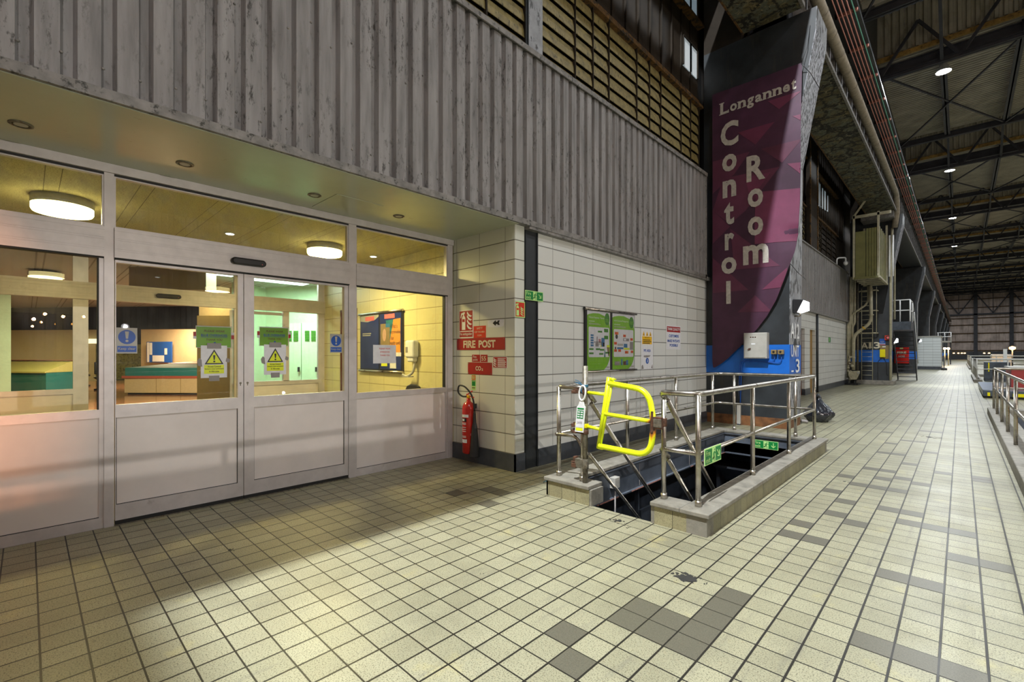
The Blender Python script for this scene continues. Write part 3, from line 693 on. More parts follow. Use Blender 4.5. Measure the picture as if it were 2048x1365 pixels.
def rbox(p0, p1, th, z0, z1, mat, mb):
    """vertical slab from p0 to p1 (plan points), thickness th away from the viewer"""
    a = Vector((p0[0], p0[1])); b = Vector((p1[0], p1[1])); d = (b - a).normalized(); nn = Vector((-d.y, d.x))
    if nn.dot(a) < 0: nn = -nn
    q = [a, b, b + nn * th, a + nn * th]
    mb.prism([(v.x, v.y) for v in q], 2, z0, z1, mat); return mb
# cupboard corridor, mint light
mb = MB(); rbox(CP(532, 11.3), CP(700, 10.9), 0.1, 0, 3.0, 'mintwall', mb); rbox(CP(470, 10.5), CP(532, 11.3), 0.1, 0, 3.0, 'mintwall', mb)
struct(mb, 'wall_corridor')
for i, (u0, u1) in enumerate(((568, 602), (603.5, 637), (638.5, 672))):
    a = Vector(CP(u0, 11.0 - 0.045 * i)); b = Vector(CP(u1, 10.96 - 0.045 * i)); 
    mb = MB(); rbox(a, b, 0.06, 0.02, 2.12, 'mintwall', mb); root = mb.build('cupboard_door')
    tag(root, ['pale cupboard door nearest the inner mullion', 'pale cupboard door with two grilles and a handle', 'pale cupboard door nearest the yellow block wall'][i], 'cupboard')
    mb = MB(); dd = (b - a)
    for (t0, t1) in ((0.18, 0.44), (0.55, 0.82)):
        for j in range(7): 
            q0 = a + dd * t0; q1 = a + dd * t1; rbox(q0 * 0.998, q1 * 0.998, 0.01, 1.70 + j * 0.036, 1.722 + j * 0.036, 'dgreen', mb)
    mb.build('grille', root)
    q = (a + dd * 0.86) * 0.995; MB().box(q.x - 0.02, q.x + 0.02, q.y - 0.02, q.y + 0.02, 0.98, 1.09, 'black').build('handle', root)
# brown door and bulkhead on the way into the control room
mb = MB(); rbox(CP(394, 11.0), CP(466, 11.0), 0.06, 0, 2.30, 'woodbrown', mb); o = mb.build('open_door'); tag(o, 'brown door leaf standing open behind the left sliding door', 'door')
mb = MB(); rbox(CP(398, 11.3), CP(475, 11.3), 0.2, 2.31, 3.0, 'beige', mb); struct(mb, 'wall_lobby')
mb = MB(); rbox(CP(-30, 16.4), CP(398, 15.6), 0.3, 2.24, 3.0, 'slat', mb); struct(mb, 'wall_bulkhead')
mb = MB(); rbox(CP(282, 23.0), CP(440, 22.0), 0.2, 0, 3.0, 'beige', mb); struct(mb, 'wall_control_back')
mb = MB(); rbox(CP(-300, 27.0), CP(282, 25.0), 0.2, 0, 1.9, 'mimic', mb); rbox(CP(-300, 27.1), CP(282, 25.1), 0.2, 1.9, 3.0, 'slat', mb); struct(mb, 'wall_control_panels')
mb = MB(); rbox(CP(-300, 26.8), CP(225, 24.8), 0.05, 1.95, 2.2, 'dimlens', mb); o = mb.build('light_cove'); tag(o, 'long glowing strip above the control panels behind the left window', 'light')
# notice board on that wall
p0 = Vector(CP(293, 22.6)); p1 = Vector(CP(343, 22.3)); dv = p1 - p0
mb = MB(); rbox(p0, p1, 0.05, 0.98, 1.98, 'sblue', mb); root = mb.build('notice_board'); tag(root, 'blue notice board with pinned papers on the control room wall', 'notice board')
for (t0, t1, z0, z1) in ((0.02, 0.1, 1.0, 1.95), (0.12, 0.22, 1.35, 1.93), (0.24, 0.70, 1.02, 1.32), (0.72, 0.82, 1.36, 1.66)):
    mb = MB(); rbox((p0 + dv * t0) * 0.999, (p0 + dv * t1) * 0.999, 0.01, z0, z1, 'paper', mb); mb.build('pinned_paper', root)
mb = MB(); q0 = Vector(CP(360, 22.5)); q1 = Vector(CP(392, 22.3)); rbox(q0, q1, 0.05, 0.4, 2.25, 'paper', mb); o = mb.build('white_panel_door'); tag(o, 'white door on the control room wall beside the blue board', 'door')
# the desk
a = Vector(CP(249, 16.0)); b = Vector(CP(430, 15.9)); dd = (b - a).normalized(); nn = Vector((-dd.y, dd.x)); nn = nn if nn.dot(a) > 0 else -nn
root = thing('control_desk', (a.x, a.y, 0), 'long control desk with teal upper face and beige front behind the sliding doors', 'desk')
mb = MB(); rbox(a + dd * 0.05 + nn * 0.08, b, 2.4, 0, 0.06, 'black', mb); rbox(a, b, 2.6, 0.06, 0.56, 'beige', mb)
for t in (0.35, 0.62): 
    q = a + (b - a) * t; rbox(q - nn * 0.004, q + dd * 0.012 - nn * 0.004, 0.01, 0.06, 0.56, 'woodbrown', mb)
mb.build('desk_front', root)
mb = MB(); rbox(a - dd * 0.06 - nn * 0.05, b, 2.7, 0.56, 0.64, 'deskpink', mb); mb.build('desk_edge', root)
def strip(offs, mat):
    mb = MB(); vs = []
    for (o_, z) in offs:
        for q in (a + dd * 0.25 * max(0, o_), b): vs.append((q.x + nn.x * o_, q.y + nn.y * o_, z))
    mb.add(vs, [(2 * i, 2 * i + 1, 2 * i + 3, 2 * i + 2) for i in range(len(offs) - 1)], mat); return mb
strip([(0.02, 0.64), (0.02, 0.92), (1.4, 1.02), (1.4, 0.64)], 'teal').build('teal_console', root)
strip([(1.42, 0.9), (1.42, 1.04), (2.4, 1.10), (2.4, 0.64)], 'deskpink').build('desk_top', root)
a2 = Vector(CP(-140, 13.6)); b2 = Vector(CP(92, 13.0)); dd2 = (b2 - a2).normalized(); nn2 = Vector((-dd2.y, dd2.x)); nn2 = nn2 if nn2.dot(a2) > 0 else -nn2
root = thing('control_desk', (a2.x, a2.y, 0), 'dark control desk with pale lit top behind the left window', 'desk')
mb = MB(); rbox(a2, b2, 0.95, 0, 0.88, 'teal', mb); mb.build('desk_front', root)
mb = MB(); vs = []
for (o_, z) in ((-0.03, 0.90), (0.62, 1.16), (0.95, 1.20), (0.95, 0.88), (-0.03, 0.86)):
    for q in (a2, b2): vs.append((q.x + nn2.x * o_, q.y + nn2.y * o_, z))
mb.add(vs, [(2 * i, 2 * i + 1, 2 * i + 3, 2 * i + 2) for i in range(4)] + [(8, 9, 1, 0), (0, 2, 4, 6, 8), (1, 9, 7, 5, 3)], 'khaki_top'); mb.build('desk_top', root)
mb = MB(); rbox(a2 + nn2 * 0.70, b2 + nn2 * 0.70, 0.2, 1.20, 1.215, 'deskpink', mb); mb.build('desk_ledge', root)
o = MB().box(-14.6, -14.2, -1.6, -1.2, 0, 0.01, 'black').build('floor_box') if 0 else None
mb = MB(); rbox(CP(258, 8.6), CP(412, 8.6), 0.3, 2.58, 3.0, 'woodbrown', mb); struct(mb, 'wall_downstand')
for i, (u, d_) in enumerate(((205, 18), (165, 20), (90, 21))):
    q = CP(u, d_); root = thing('office_chair', (q[0], q[1], 0), ['dark office chair at the gap between the two desks', 'dark office chair behind the left desk, near its right end', 'dark office chair at the far panels behind the left desk'][i], 'chair', 'control room chairs')
    MB().box(q[0] - 0.24, q[0] + 0.24, q[1] - 0.24, q[1] + 0.24, 0.44, 0.52, 'black').build('seat', root, 0.03)
    MB().box(q[0] - 0.28, q[0] - 0.22, q[1] - 0.22, q[1] + 0.22, 0.6, 1.08, 'black').build('backrest', root, 0.02)
    MB().tube([(q[0], q[1], 0.05), (q[0], q[1], 0.44)], 0.03, 'galv').tube([(q[0] - 0.25, q[1], 0.03), (q[0] + 0.25, q[1], 0.03)], 0.03, 'black').tube([(q[0], q[1] - 0.25, 0.03), (q[0], q[1] + 0.25, 0.03)], 0.03, 'black').tube([(q[0] - 0.25, q[1], 0.55), (q[0] - 0.2, q[1], 0.7)], 0.02, 'black').build('base', root)
area('control_room_light', CP(300, 12.2) + (2.95,), 300, (1.0, 0.82, 0.56), 1.2)
area('control_room_light', CP(60, 11.8) + (2.95,), 90, (0.95, 0.85, 0.32), 1.2)
area('control_room_light', CP(120, 22.0) + (2.95,), 80, (0.95, 0.85, 0.32), 1.5)
area('control_room_light', CP(340, 20.8) + (2.95,), 330, (1.0, 0.75, 0.45), 1.5)
# mint panel seen through the left window
mb = MB(); rbox(CP(-160, 9.2), CP(22, 10.4), 0.1, 0, 3.0, 'mintwall', mb); struct(mb, 'wall_lobby_left')
# outer shell of the rooms
mb = MB(); mb.box(-34, -33.8, -14, 22, -0.1, 3.06, 'beige'); mb.box(-34, -8.96, 21.9, 22.0, -0.1, 3.06, 'beige'); mb.box(-34, -8.96, -14, -13.9, -0.1, 3.06, 'beige'); mb.box(-9.0, -8.9, 4.15, 22, -0.1, 3.06, 'beige'); mb.box(-9.0, -8.9, -14, -3.05, -0.1, 3.06, 'beige')
struct(mb, 'wall_shell')

# ================================================================== UPPER WALL above the canopy, X = -3.9
XU = -3.9
mb = MB(); mb.box(XU - 0.2, XU - 0.12, -3.0, 157, 5.0, 16.4, 'brownwall'); WU = struct(mb, 'wall_upper')
mb = MB(); mb.box(-4.3, -4.2, 26.6, 157, 0, 5.0, 'brownwall'); struct(mb, 'wall_left')
for (y0, y1, st) in ((-3.0, 9.7, 0.42), (10.6, 26.4, 0.42)):
    mb = MB()
    mb.box(XU - 0.12, XU - 0.06, y0, y1, 6.60, 8.14, 'brownwall'); mb.box(XU - 0.12, XU - 0.06, y0, y1, 8.30, 11.0, 'brownwall')
    y = y0 + 0.1
    while y < y1: mb.box(XU - 0.06, XU - 0.03, y, y + 0.03, 6.60, 11.0, 'brownwall'); y += st
    struct(mb, 'wall_upper_sheeting')
for (y0, y1) in ((-3.0, 9.7), (10.6, 24.5)):
    mb = MB(); mb.box(XU - 0.1, XU + 0.06, y0, y1, 6.47, 6.52, 'rustbeam'); mb.box(XU - 0.1, XU - 0.02, y0, y1, 6.52, 6.66, 'rustbeam'); mb.box(XU - 0.1, XU + 0.08, y0, y1, 8.14, 8.19, 'rustbeam'); mb.box(XU - 0.1, XU + 0.0, y0, y1, 8.19, 8.32, 'rustbeam')
    struct(mb, 'trim_7')
# windows
for i, (y0, y1, z0, z1) in enumerate(((8.55, 8.93, 8.36, 9.1), (8.96, 9.28, 7.10, 7.67), (9.31, 9.62, 7.10, 7.67), (8.96, 9.28, 8.36, 9.1), (9.31, 9.62, 8.36, 9.1),
        (17.3, 17.85, 8.4, 9.25), (17.3, 17.85, 7.1, 8.0), (17.9, 18.4, 8.4, 9.25), (17.9, 18.4, 7.1, 8.0), (20.0, 20.45, 8.4, 9.3), (20.0, 20.4, 7.1, 8.0), (20.5, 20.9, 7.1, 8.0), (20.55, 21.0, 8.4, 9.3), (21.0, 21.4, 7.1, 8.0), (21.5, 21.9, 7.15, 7.95), (22.0, 22.4, 7.2, 7.95), (22.6, 23.0, 7.25, 7.9))):
    d = struct(MB().box(XU - 0.06, XU - 0.045, y0, y1, z0, z1, 'winblue'), 'window_%d' % (i + 20))
    mb = MB(); mb.box(XU - 0.06, XU - 0.02, y1, y1 + 0.03, z0, z1, 'brownwall'); mb.box(XU - 0.06, XU - 0.02, y0 - 0.03, y0, z0, z1, 'brownwall'); mb.box(XU - 0.06, XU - 0.02, y0, y1, z1, z1 + 0.03, 'brownwall'); mb.build('window_frame', d)
# louvres between the mullions
def louvre(y0, y1, z0, z1, group, label, lattice=False, tone='lvyel'):
    mb = MB(); n = 7; pit = (z1 - z0) / n
    for i in range(n):
        z = z0 + pit * i
        pr = [(XU - 0.10, z + pit * 1.25), (XU - 0.06, z + pit * 1.20), (XU - 0.02, z + pit * 0.98), (XU + 0.005, z + pit * 0.55), (XU + 0.015, z + pit * 0.06), (XU + 0.007, z + pit * 0.06), (XU - 0.004, z + pit * 0.55), (XU - 0.028, z + pit * 0.93), (XU - 0.065, z + pit * 1.13), (XU - 0.10, z + pit * 1.18)]
        mb.prism(pr, 1, y0 + 0.02, y1 - 0.02, tone)
    o = mb.build('louvre_panel'); tag(o, label, 'louvre', group)
    MB().box(XU - 0.1, XU + 0.01, y0 + 0.002, y0 + 0.02, z0 - 0.1, z1, 'brownwall').build('mullion', o)
    mb = MB(); mb.box(XU - 0.1, XU + 0.03, y1 - 0.02, y1 - 0.001, z0 - 0.1, z1, 'brownwall')
    if lattice:
        k = 0
        for z in [z0 + 0.16 * j for j in range(int((z1 - z0) / 0.16))]:
            for (ya, yb) in ((y0, y1), (y1, y0)): mb.obox((XU + 0.03, ya, z), (XU + 0.03, yb, z + 0.3), 0.012, 0.025, 'brownwall', (1, 0, 0))
    mb.build('mullion', o)
ys = [4.54, 5.31, 5.75, 6.18, 7.03, 7.47, 7.89, 8.73, 9.17, 9.58]
for i in range(len(ys) - 1):
    louvre(ys[i], ys[i + 1], 5.10, 6.47, 'louvres above the canopy', 'weathered yellow louvre panel above the corrugated canopy, between the steel posts')
ys = [1.6, 2.4, 3.2, 3.62, 4.28]
for i in range(len(ys) - 1):
    louvre(ys[i], ys[i + 1], 5.10, 6.47, 'louvres left of the steel post', 'weathered yellow louvre panel above the canopy, on the near side of the grey post')
for (a, b) in ((17.2, 17.75), (17.8, 18.6), (20.2, 20.7), (20.75, 21.25)): louvre(a, b, 5.10, 6.55, 'lattice louvres', 'yellow louvre panel with a dark lattice above the farther cladding', True)
for (a, b) in ((21.3, 22.2), (22.25, 23.2), (23.25, 24.2)): louvre(a, b, 5.10, 6.5, 'dark louvres', 'dull grey louvre panel above the farther cladding near the pipes', False, 'brownwall')
mb = MB(); mb.box(-3.865, -3.85, 4.25, 4.42, 5.05, 10.0, 'colface'); mb.box(-3.86, -3.83, 4.28, 4.54, 5.05, 10.0, 'colside'); mb.box(-3.865, -3.83, 4.27, 4.28, 5.05, 10.0, 'colface'); o = mb.build('steel_post'); tag(o, 'flaking grey steel post rising above the canopy between louvre panels', 'post')
mb = MB(); mb.box(-3.865, -3.75, 18.7, 19.9, 5.1, 10.5, 'brownwall'); mb.box(-3.75, -3.72, 18.7, 18.76, 5.1, 10.5, 'rustbeam'); mb.box(-3.75, -3.72, 19.84, 19.9, 5.1, 10.5, 'rustbeam'); o = mb.build('steel_post'); tag(o, 'wide dark rusty steel post above the farther cladding', 'post')

# ================================================================== COLUMNS of the hall, named by their painted numbers
def xr(z):      # hall-side edge of a column at height z
    for (z0, x0), (z1, x1) in (((0, -2.29), (5.0, -2.25)), ((5.0, -2.25), (7.2, -1.86)), ((7.2, -1.86), (9.0, -1.80))):
        if z <= z1: return x0 + (x1 - x0) * (z - z0) / (z1 - z0)
    return -1.80
def column(yf, label, left=-3.85, depth=0.85, rust=True, group=None):
    root = thing('steel_column', ((left - 2.29) / 2, yf + depth / 2, 0), label, 'column', group)
    def sec(z0, z1, mat, y0=yf, y1=yf + depth, inset=0.0):
        zs = [z0] + [z for z in (5.0, 7.2) if z0 < z < z1] + [z1]
        poly = [(left, z0)] + [(xr(z) - inset, z) for z in zs] + [(left, z1)]
        mb.prism(poly, 1, y0, y1, mat)
    mb = MB(); sec(0 if not rust else 0.19, 1.02, 'colface', inset=0.008); sec(1.57, 7.6, 'colface', inset=0.008); mb.box(left, -3.12, yf, yf + depth, 7.6, 9.6, 'brownwall')
    for x in (left + 0.45, left + 0.95): mb.box(x, x + 0.006, yf - 0.002, yf, 1.6, 7.5, 'navy')
    mb.build('shaft', root)
    mb = MB(); sec(1.02, 1.57, 'blue'); mb.build('blue_band', root)
    if rust: mb = MB(); sec(0.0, 0.19, 'rustpaint'); mb.build('rusty_foot', root)
    mb = MB()
    zs = [0.19, 1.02]; 
    for (z0, z1) in ((0.19, 1.02), (1.57, 5.0), (5.0, 7.2), (7.2, 7.6)):
        mt = 'peel' if z0 == 5.0 else 'colside'
        mb.prism([(xr(z0) - 0.008, z0), (xr(z0) + 0.002, z0), (xr(z1) + 0.002, z1), (xr(z1) - 0.008, z1)], 1, yf - 0.002, yf + depth, mt)
    mb.build('side_flange', root)
    return root
A12 = column(9.75, 'black column with blue band marked A12 UNIT 3, behind the stairwell under the plum banner')
A13 = column(26.8, 'black column with blue band marked A13, with ladder and pipes', left=-3.75, rust=False)
mb = MB(); mb.box(-3.5, -2.15, 26.55, 27.8, 0, 0.2, 'concrete'); mb.build('concrete_plinth', A13, 0.02)
A14 = column(44.1, 'black column with blue band behind the red fire cabinet and steel steps', rust=False)
for y in (61.7, 79.0, 96.3, 113.6, 130.9, 148.2):
    column(y, 'dark hall column in the receding row beyond the white block kiosk', rust=False, group='receding columns')
# painted letters
mb = MB(); f = Face('x+', xr(1.8)); f.mb = MB()
f.text('A12', 9.80, 1.69, 10.42, 1.98, 'white', 0.006, bold=0.01); f.text('UNIT', 9.80, 1.34, 10.38, 1.56, 'white', 0.012, bold=0.01); f.text('3', 10.13, 1.04, 10.42, 1.30, 'white', 0.012, bold=0.012)
f.disc(10.12, 1.57, 0.10, 'colface', 0.011, 0.12); f.lines(9.82, 1.06, 10.0, 1.12, 1, 'white', 0.012)
f.build('painted_number', A12)
f = Face('y-', 26.8); f.text('A', -3.33, 1.64, -3.08, 1.93, 'textcream', 0.006, bold=0.02); f.text('1', -3.05, 1.64, -2.96, 1.93, 'textcream', 0.006, bold=0.02); f.text('3', -2.87, 1.64, -2.63, 1.93, 'textcream', 0.006, bold=0.02); f.build('painted_number', A13)

# ================================================================== CRANE GIRDER, pipe and busbars
GL = -3.05; GR = -2.05; GZ = 7.65
def girder(y0, y1, label, soff):
    root = thing('crane_girder', (-2.55, (y0 + y1) / 2, GZ), label, 'girder')
    mb = MB(); mb.box(GL, GR - 0.02, y0, y1, GZ, GZ + 0.03, soff); mb.build('soffit_plate', root)
    MB().box(GR - 0.02, GR + 0.03, y0, y1, GZ - 0.02, GZ + 0.06, 'cladtrim').build('edge_angle', root); MB().box(GL - 0.03, GL, y0, y1, GZ - 0.02, GZ + 0.06, 'rustbeam').build('edge_angle', root)
    mb = MB(); mb.box(-2.36, -2.33, y0, y1, GZ + 0.03, 9.2, 'navy'); mb.box(GL, -1.66, y0, y1, 9.2, 9.28, 'navy'); mb.box(-2.6, -2.2, y0, y1, 9.28, 9.6, 'navy'); mb.box(GL, GL + 0.03, y0, y1, GZ + 0.03, 9.2, 'navy')
    y = y0 + 0.3
    while y < y1: mb.box(-2.33, -2.10, y, y + 0.012, GZ + 0.06, 8.95, 'cladtrim'); mb.box(-2.115, -2.10, y, y + 0.09, GZ + 0.06, 8.95, 'colside'); y += 0.72
    mb.build('web', root)
    return root
girder(-4.0, 9.7, 'crane girder with flaking underside before the bannered column', 'flake')
girder(9.9, 26.75, 'crane girder with flaking underside between the bannered column and the next', 'flake')
girder(27.0, 44.0, 'crane girder with smooth dark underside beyond the column with the ladder', 'navy')
girder(44.2, 156.0, 'far run of the crane girder over the receding columns', 'navy')
mb = MB(); mb.tube(bend([(-2.02, -1.0, 8.30), (-2.02, 26.0, 8.30), (-2.02, 26.4, 7.6), (-2.12, 26.62, 7.0)], 0.5), 0.11, 'lagging', 16)
y = 0.3
PIPE = mb.build('lagged_pipe'); tag(PIPE, 'thick lagged pipe running along the crane girder', 'pipe')
mb = MB()
while y < 26: mb.lathe((-2.02, y, 8.30), [(0.116, 0), (0.116, 0.03)], 'lagging', 16, (0, 1, 0)); y += 0.9
mb.build('lagging_joints', PIPE)
mb = MB(); mb.tube(bend([(-2.20, 26.66, 7.0), (-2.26, 26.66, 5.0), (-2.26, 26.66, 0.21)], 0.2), 0.05, 'cream', 10); o = mb.build('drop_pipe'); tag(o, 'peeling pale downpipe on the hall side edge of the ladder column', 'pipe')
for i in range(5):
    x = -2.02 + i * 0.075
    mb = MB(); mb.tube([(x, -3, 9.08), (x, 155, 9.08)], 0.014, 'green_bar' if i == 4 else 'busbar', 8)
    o = mb.build('crane_busbar'); tag(o, ['red crane busbar nearest the lagged pipe', 'second red crane busbar counted from the lagged pipe', 'middle one of the five crane busbars', 'red crane busbar beside the green one', 'green crane busbar on the hall side of the red ones'][i], 'busbar', 'crane busbars')
for k in range(60):
    y = 1.7 * k + 1.0
    mb = MB(); mb.box(-2.09, -1.66, y - 0.03, y + 0.03, 9.10, 9.16, 'busbar'); mb.box(-2.09, -2.05, y - 0.03, y + 0.03, 9.10, 9.20, 'navy'); mb.box(-1.76, -1.72, y - 0.03, y + 0.03, 9.10, 9.20, 'navy')
    o = mb.build('busbar_bracket'); tag(o, 'pinkish bracket holding the crane busbars under the girder edge', 'bracket', 'busbar brackets')
# unseen crane-shaped blocker behind the viewpoint, added to shade the near floor
mb = MB(); mb.box(-1.9, 23.5, -6.4, -5.2, 9.7, 11.2, 'orange'); mb.box(-1.9, 23.5, -3.4, -2.2, 9.75, 11.2, 'orange'); mb.box(-2.4, -1.7, -6.6, -2.2, 9.65, 10.1, 'navy'); mb.box(-1.9, 4.0, -5.3, -3.4, 11.2, 11.3, 'navy')
o = mb.build('bridge_crane'); tag(o, 'overhead travelling crane parked out of view at the near end of the hall', 'crane')

# ================================================================== ROOF of the hall
def ribs(mb, ax, a0, a1, per, dep, mk, mat):
    n = int((a1 - a0) / per); out = []
    for i in range(n): s0 = a0 + i * per; out += [(s0, 0), (s0 + per * 0.4, 0), (s0 + per * 0.5, dep), (s0 + per * 0.9, dep)]
    out.append((a1, 0)); vs = []
    for a, d in out: p, q = mk(a, d); vs += [p, q]
    mb.add(vs, [(2 * i, 2 * i + 1, 2 * i + 3, 2 * i + 2) for i in range(len(out) - 1)], mat)
ZR = 16.4; XL = -3.1; XR_ = 24.0
ROOF = sroot('ceiling')
for k in range(-3, 8):
    g = 30.3 + 17.3 * k
    mb = MB()
    ribs(mb, 1, g, g + 12.2, 0.26, 0.15, lambda a, d: ((XL, a, ZR + d), (XR_, a, ZR + d)), 'roofsheet')
    ribs(mb, 0, XL, XR_, 0.30, 0.11, lambda a, d: ((a, g + d, ZR - 0.1), (a, g + d, ZR + 2.3)), 'roofsheet')
    mb.box(XL, XR_, g + 12.2, g + 12.25, ZR, ZR + 2.3, 'roofsheet'); mb.box(XL, XR_, g + 12.2, g + 17.35, ZR + 2.3, ZR + 2.4, 'roofsheet')
    mb.box(XL, XR_, g, g + 12.2, ZR + 0.12, ZR + 0.16, 'roofsheet')
    o = mb.build('roof_sheeting', ROOF)
    mb = MB(); mb.box(XL, XR_, g - 0.16, g - 0.02, ZR - 0.16, ZR + 0.04, 'gutter'); mb.build('rusty_gutter', ROOF)
mb = MB(); mb.box(XL - 0.2, XL, -8, 157, 9.6, 19, 'navy'); struct(mb, 'wall_above_girder')
n_t = 0
for k in range(-1, 8):
    g = 30.3 + 17.3 * k
    for (y, zz, hh, wd) in ((g + 0.35, 15.85, 0.55, 0.3), (g + 12.1, 15.95, 0.36, 0.25), (g - 0.5, 15.2, 0.22, 0.2)):
        mb = MB(); mb.box(XL, XR_, y - wd / 2, y + wd / 2, zz - hh / 2, zz - hh / 2 + 0.04, 'steel_dark'); mb.box(XL, XR_, y - 0.03, y + 0.03, zz - hh / 2, zz + hh / 2, 'steel_dark'); mb.box(XL, XR_, y - wd / 2, y + wd / 2, zz + hh / 2 - 0.04, zz + hh / 2, 'steel_dark')
        o = mb.build('roof_beam'); tag(o, 'dark steel beam spanning the hall under the ribbed roof', 'beam', 'cross beams under the roof')
        CH = o
    for x in (-0.65, 2.0, 4.9, 7.7, 10.6, 13.5, 16.4, 19.3):
        mb = MB(); mb.box(x - 0.14, x + 0.14, g + 0.5, g + 12.0, 15.92, 15.97, 'steel_dark'); mb.box(x - 0.03, x + 0.03, g + 0.5, g + 12.0, 15.92, 16.3, 'steel_dark')
        mb.obox((x, g - 0.5, 15.1), (x, g + 0.3, 16.2), 0.12, 0.12, 'steel_dark'); mb.obox((x, g - 0.5, 15.2), (x, g - 4.9, 17.6), 0.12, 0.14, 'steel_dark')
        o = mb.build('roof_purlin'); tag(o, 'dark steel member running the length of a roof bay', 'beam', 'lengthwise roof members')
    for j, x in enumerate((-3.0, 2.0, 7.7, 13.5)):
        mb = MB(); mb.obox((x, g + 0.6, 15.9), (x + (5.6 if j else 4.9), g + 11.9, 15.9), 0.08, 0.08, 'steel_dark'); mb.obox((x + 5.2, g + 0.6, 15.85), (x, g + 11.9, 15.85), 0.08, 0.08, 'steel_dark')
        o = mb.build('roof_bracing'); tag(o, 'thin crossed bracing rods under the roof sheets', 'bracing', 'roof bracing')
    mb = MB()
    for x in range(-3, 22, 3):
        mb.obox((x, g - 0.5, 15.2), (x + 1.5, g - 0.3, 17.6), 0.12, 0.12, 'steel_dark', (0, 1, 0)); mb.obox((x + 3, g - 0.5, 15.2), (x + 1.5, g - 0.3, 17.6), 0.12, 0.12, 'steel_dark', (0, 1, 0))
    mb.build('diagonals', CH)
for (x, y, z, p) in LAMPS:
    nm = 'high bay lamp hanging from the roof over the hall'
    root = thing('high_bay_lamp', (x, y, z), 'high bay lamp hanging from the roof in the row above the walkway' if x < 0 else nm, 'lamp', 'walkway row of high bay lamps' if x < 0 else 'hall high bay lamps')
    mb = MB(); mb.lathe((x, y, z), [(0.30, -0.06), (0.27, 0.06), (0.14, 0.26), (0.12, 0.42), (0.05, 0.45)], 'lgrey', 24, caps=(False, True)); SH = mb.build('shade', root)
    MB().lathe((x, y, z - 0.0), [(0.27, -0.05), (0.27, -0.045)], 'lens', 24).build('lens', SH)
    MB().tube([(x, y, z + 0.4), (x, y, 16.0)], 0.02, 'steel_dark', 8).build('hanger', root)

# end wall, far wall, right wall
YE = 157.0
mb = MB(); ribs(mb, 0, -6.0, 24.0, 0.5, 0.04, lambda a, d: ((a, YE - 0.04 - d, 0.8), (a, YE - 0.04 - d, 19.0)), 'endclad'); mb.box(-6, 24, YE, YE + 0.2, 0, 19, 'endclad'); mb.box(-6, 24, YE - 0.4, YE, 0, 1.9, 'navy')
WE = struct(mb, 'wall_end')
mb = MB()
for x in (-3.3, 2.5, 8.35, 14.2, 20.0): mb.box(x - 0.32, x + 0.32, YE - 0.9, YE - 0.3, 0, 16.4, 'steel_dark')
mb.build('wall_post', WE)
mb = MB()
for z in (2.2, 4.3, 6.3, 8.3, 9.9, 12.4, 14.4): mb.box(-6, 24, YE - 0.42, YE - 0.14, z - 0.09, z + 0.09, 'rustbeam')
mb.box(-6, 24, YE - 0.9, YE - 0.3, 10.6, 10.95, 'steel_dark')
for x in (-3.3, 2.5, 8.35, 14.2):
    mb.obox((x, YE - 0.6, 15.8), (x + 2.9, YE - 0.6, 11.0), 0.2, 0.2, 'steel_dark', (0, 1, 0)); mb.obox((x + 5.85, YE - 0.6, 15.8), (x + 2.9, YE - 0.6, 11.0), 0.2, 0.2, 'steel_dark', (0, 1, 0)); mb.box(x + 2.85, x + 2.95, YE - 0.6, YE - 0.5, 11, 16, 'steel_dark')
mb.build('wall_bracing', WE)
for x in (-1.4, -0.6, 0.0, 0.5, 3.8, 4.6): 
    o = MB().box(x, x + 0.3, YE - 0.5, YE - 0.41, 1.45, 1.62, 'amberglow').build('distant_light'); tag(o, 'small amber light low on the far end wall', 'light', 'amber lights on the end wall')  # glowing blocks stand in for yellow window reflections, no lamps here
mb = MB(); ribs(mb, 1, -8.0, 157, 0.6, 0.12, lambda a, d: ((23.95 - d, a, 0), (23.95 - d, a, 16.6)), 'endclad'); mb.box(24.0, 24.2, -8, 157, 0, 19, 'endclad'); struct(mb, 'wall_right')
mb = MB(); mb.box(-6, 24, -8.2, -8.0, 0, 19, 'endclad'); struct(mb, 'wall_back')

# ================================================================== STAIRWELL
KX0, KX1, KY0, KY1 = -2.97, -1.39, 3.58, 7.95
root = thing('stairwell_kerb', (-2.18, 5.7, 0), 'low tiled kerb with concrete coping around the open stairwell', 'kerb')
mb = MB()
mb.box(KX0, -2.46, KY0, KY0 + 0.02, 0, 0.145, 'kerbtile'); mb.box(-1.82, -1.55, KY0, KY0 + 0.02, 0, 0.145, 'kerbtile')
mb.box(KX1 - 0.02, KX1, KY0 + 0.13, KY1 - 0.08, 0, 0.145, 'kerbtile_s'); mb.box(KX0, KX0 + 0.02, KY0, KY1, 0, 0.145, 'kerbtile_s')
mb.build('tile_facing', root)
mb = MB()
mb.box(KX0 + 0.02, -2.47, KY0 + 0.02, 3.78, 0, 0.145, 'concrete'); mb.box(-2.47, -2.44, KY0 + 0.002, 3.78, 0, 0.145, 'concrete'); mb.box(-1.85, -1.82, KY0 + 0.002, 3.80, 0, 0.145, 'concrete'); mb.box(-1.82, KX1 - 0.02, KY0 + 0.02, 3.80, 0, 0.145, 'concrete')
mb.box(-1.55, KX1, KY0 - 0.002, KY0 + 0.13, 0, 0.145, 'concrete'); mb.box(KX1 - 0.08, KX1 + 0.001, KY1 - 0.09, KY1, 0, 0.145, 'concrete')
mb.box(KX0 + 0.02, -2.76, 3.78, KY1, 0, 0.145, 'concrete'); mb.box(-1.58, KX1 - 0.02, 3.80, KY1, 0, 0.145, 'concrete'); mb.box(-2.76, -1.58, 7.76, KY1, 0, 0.145, 'concrete')
mb.build('kerb_core', root)
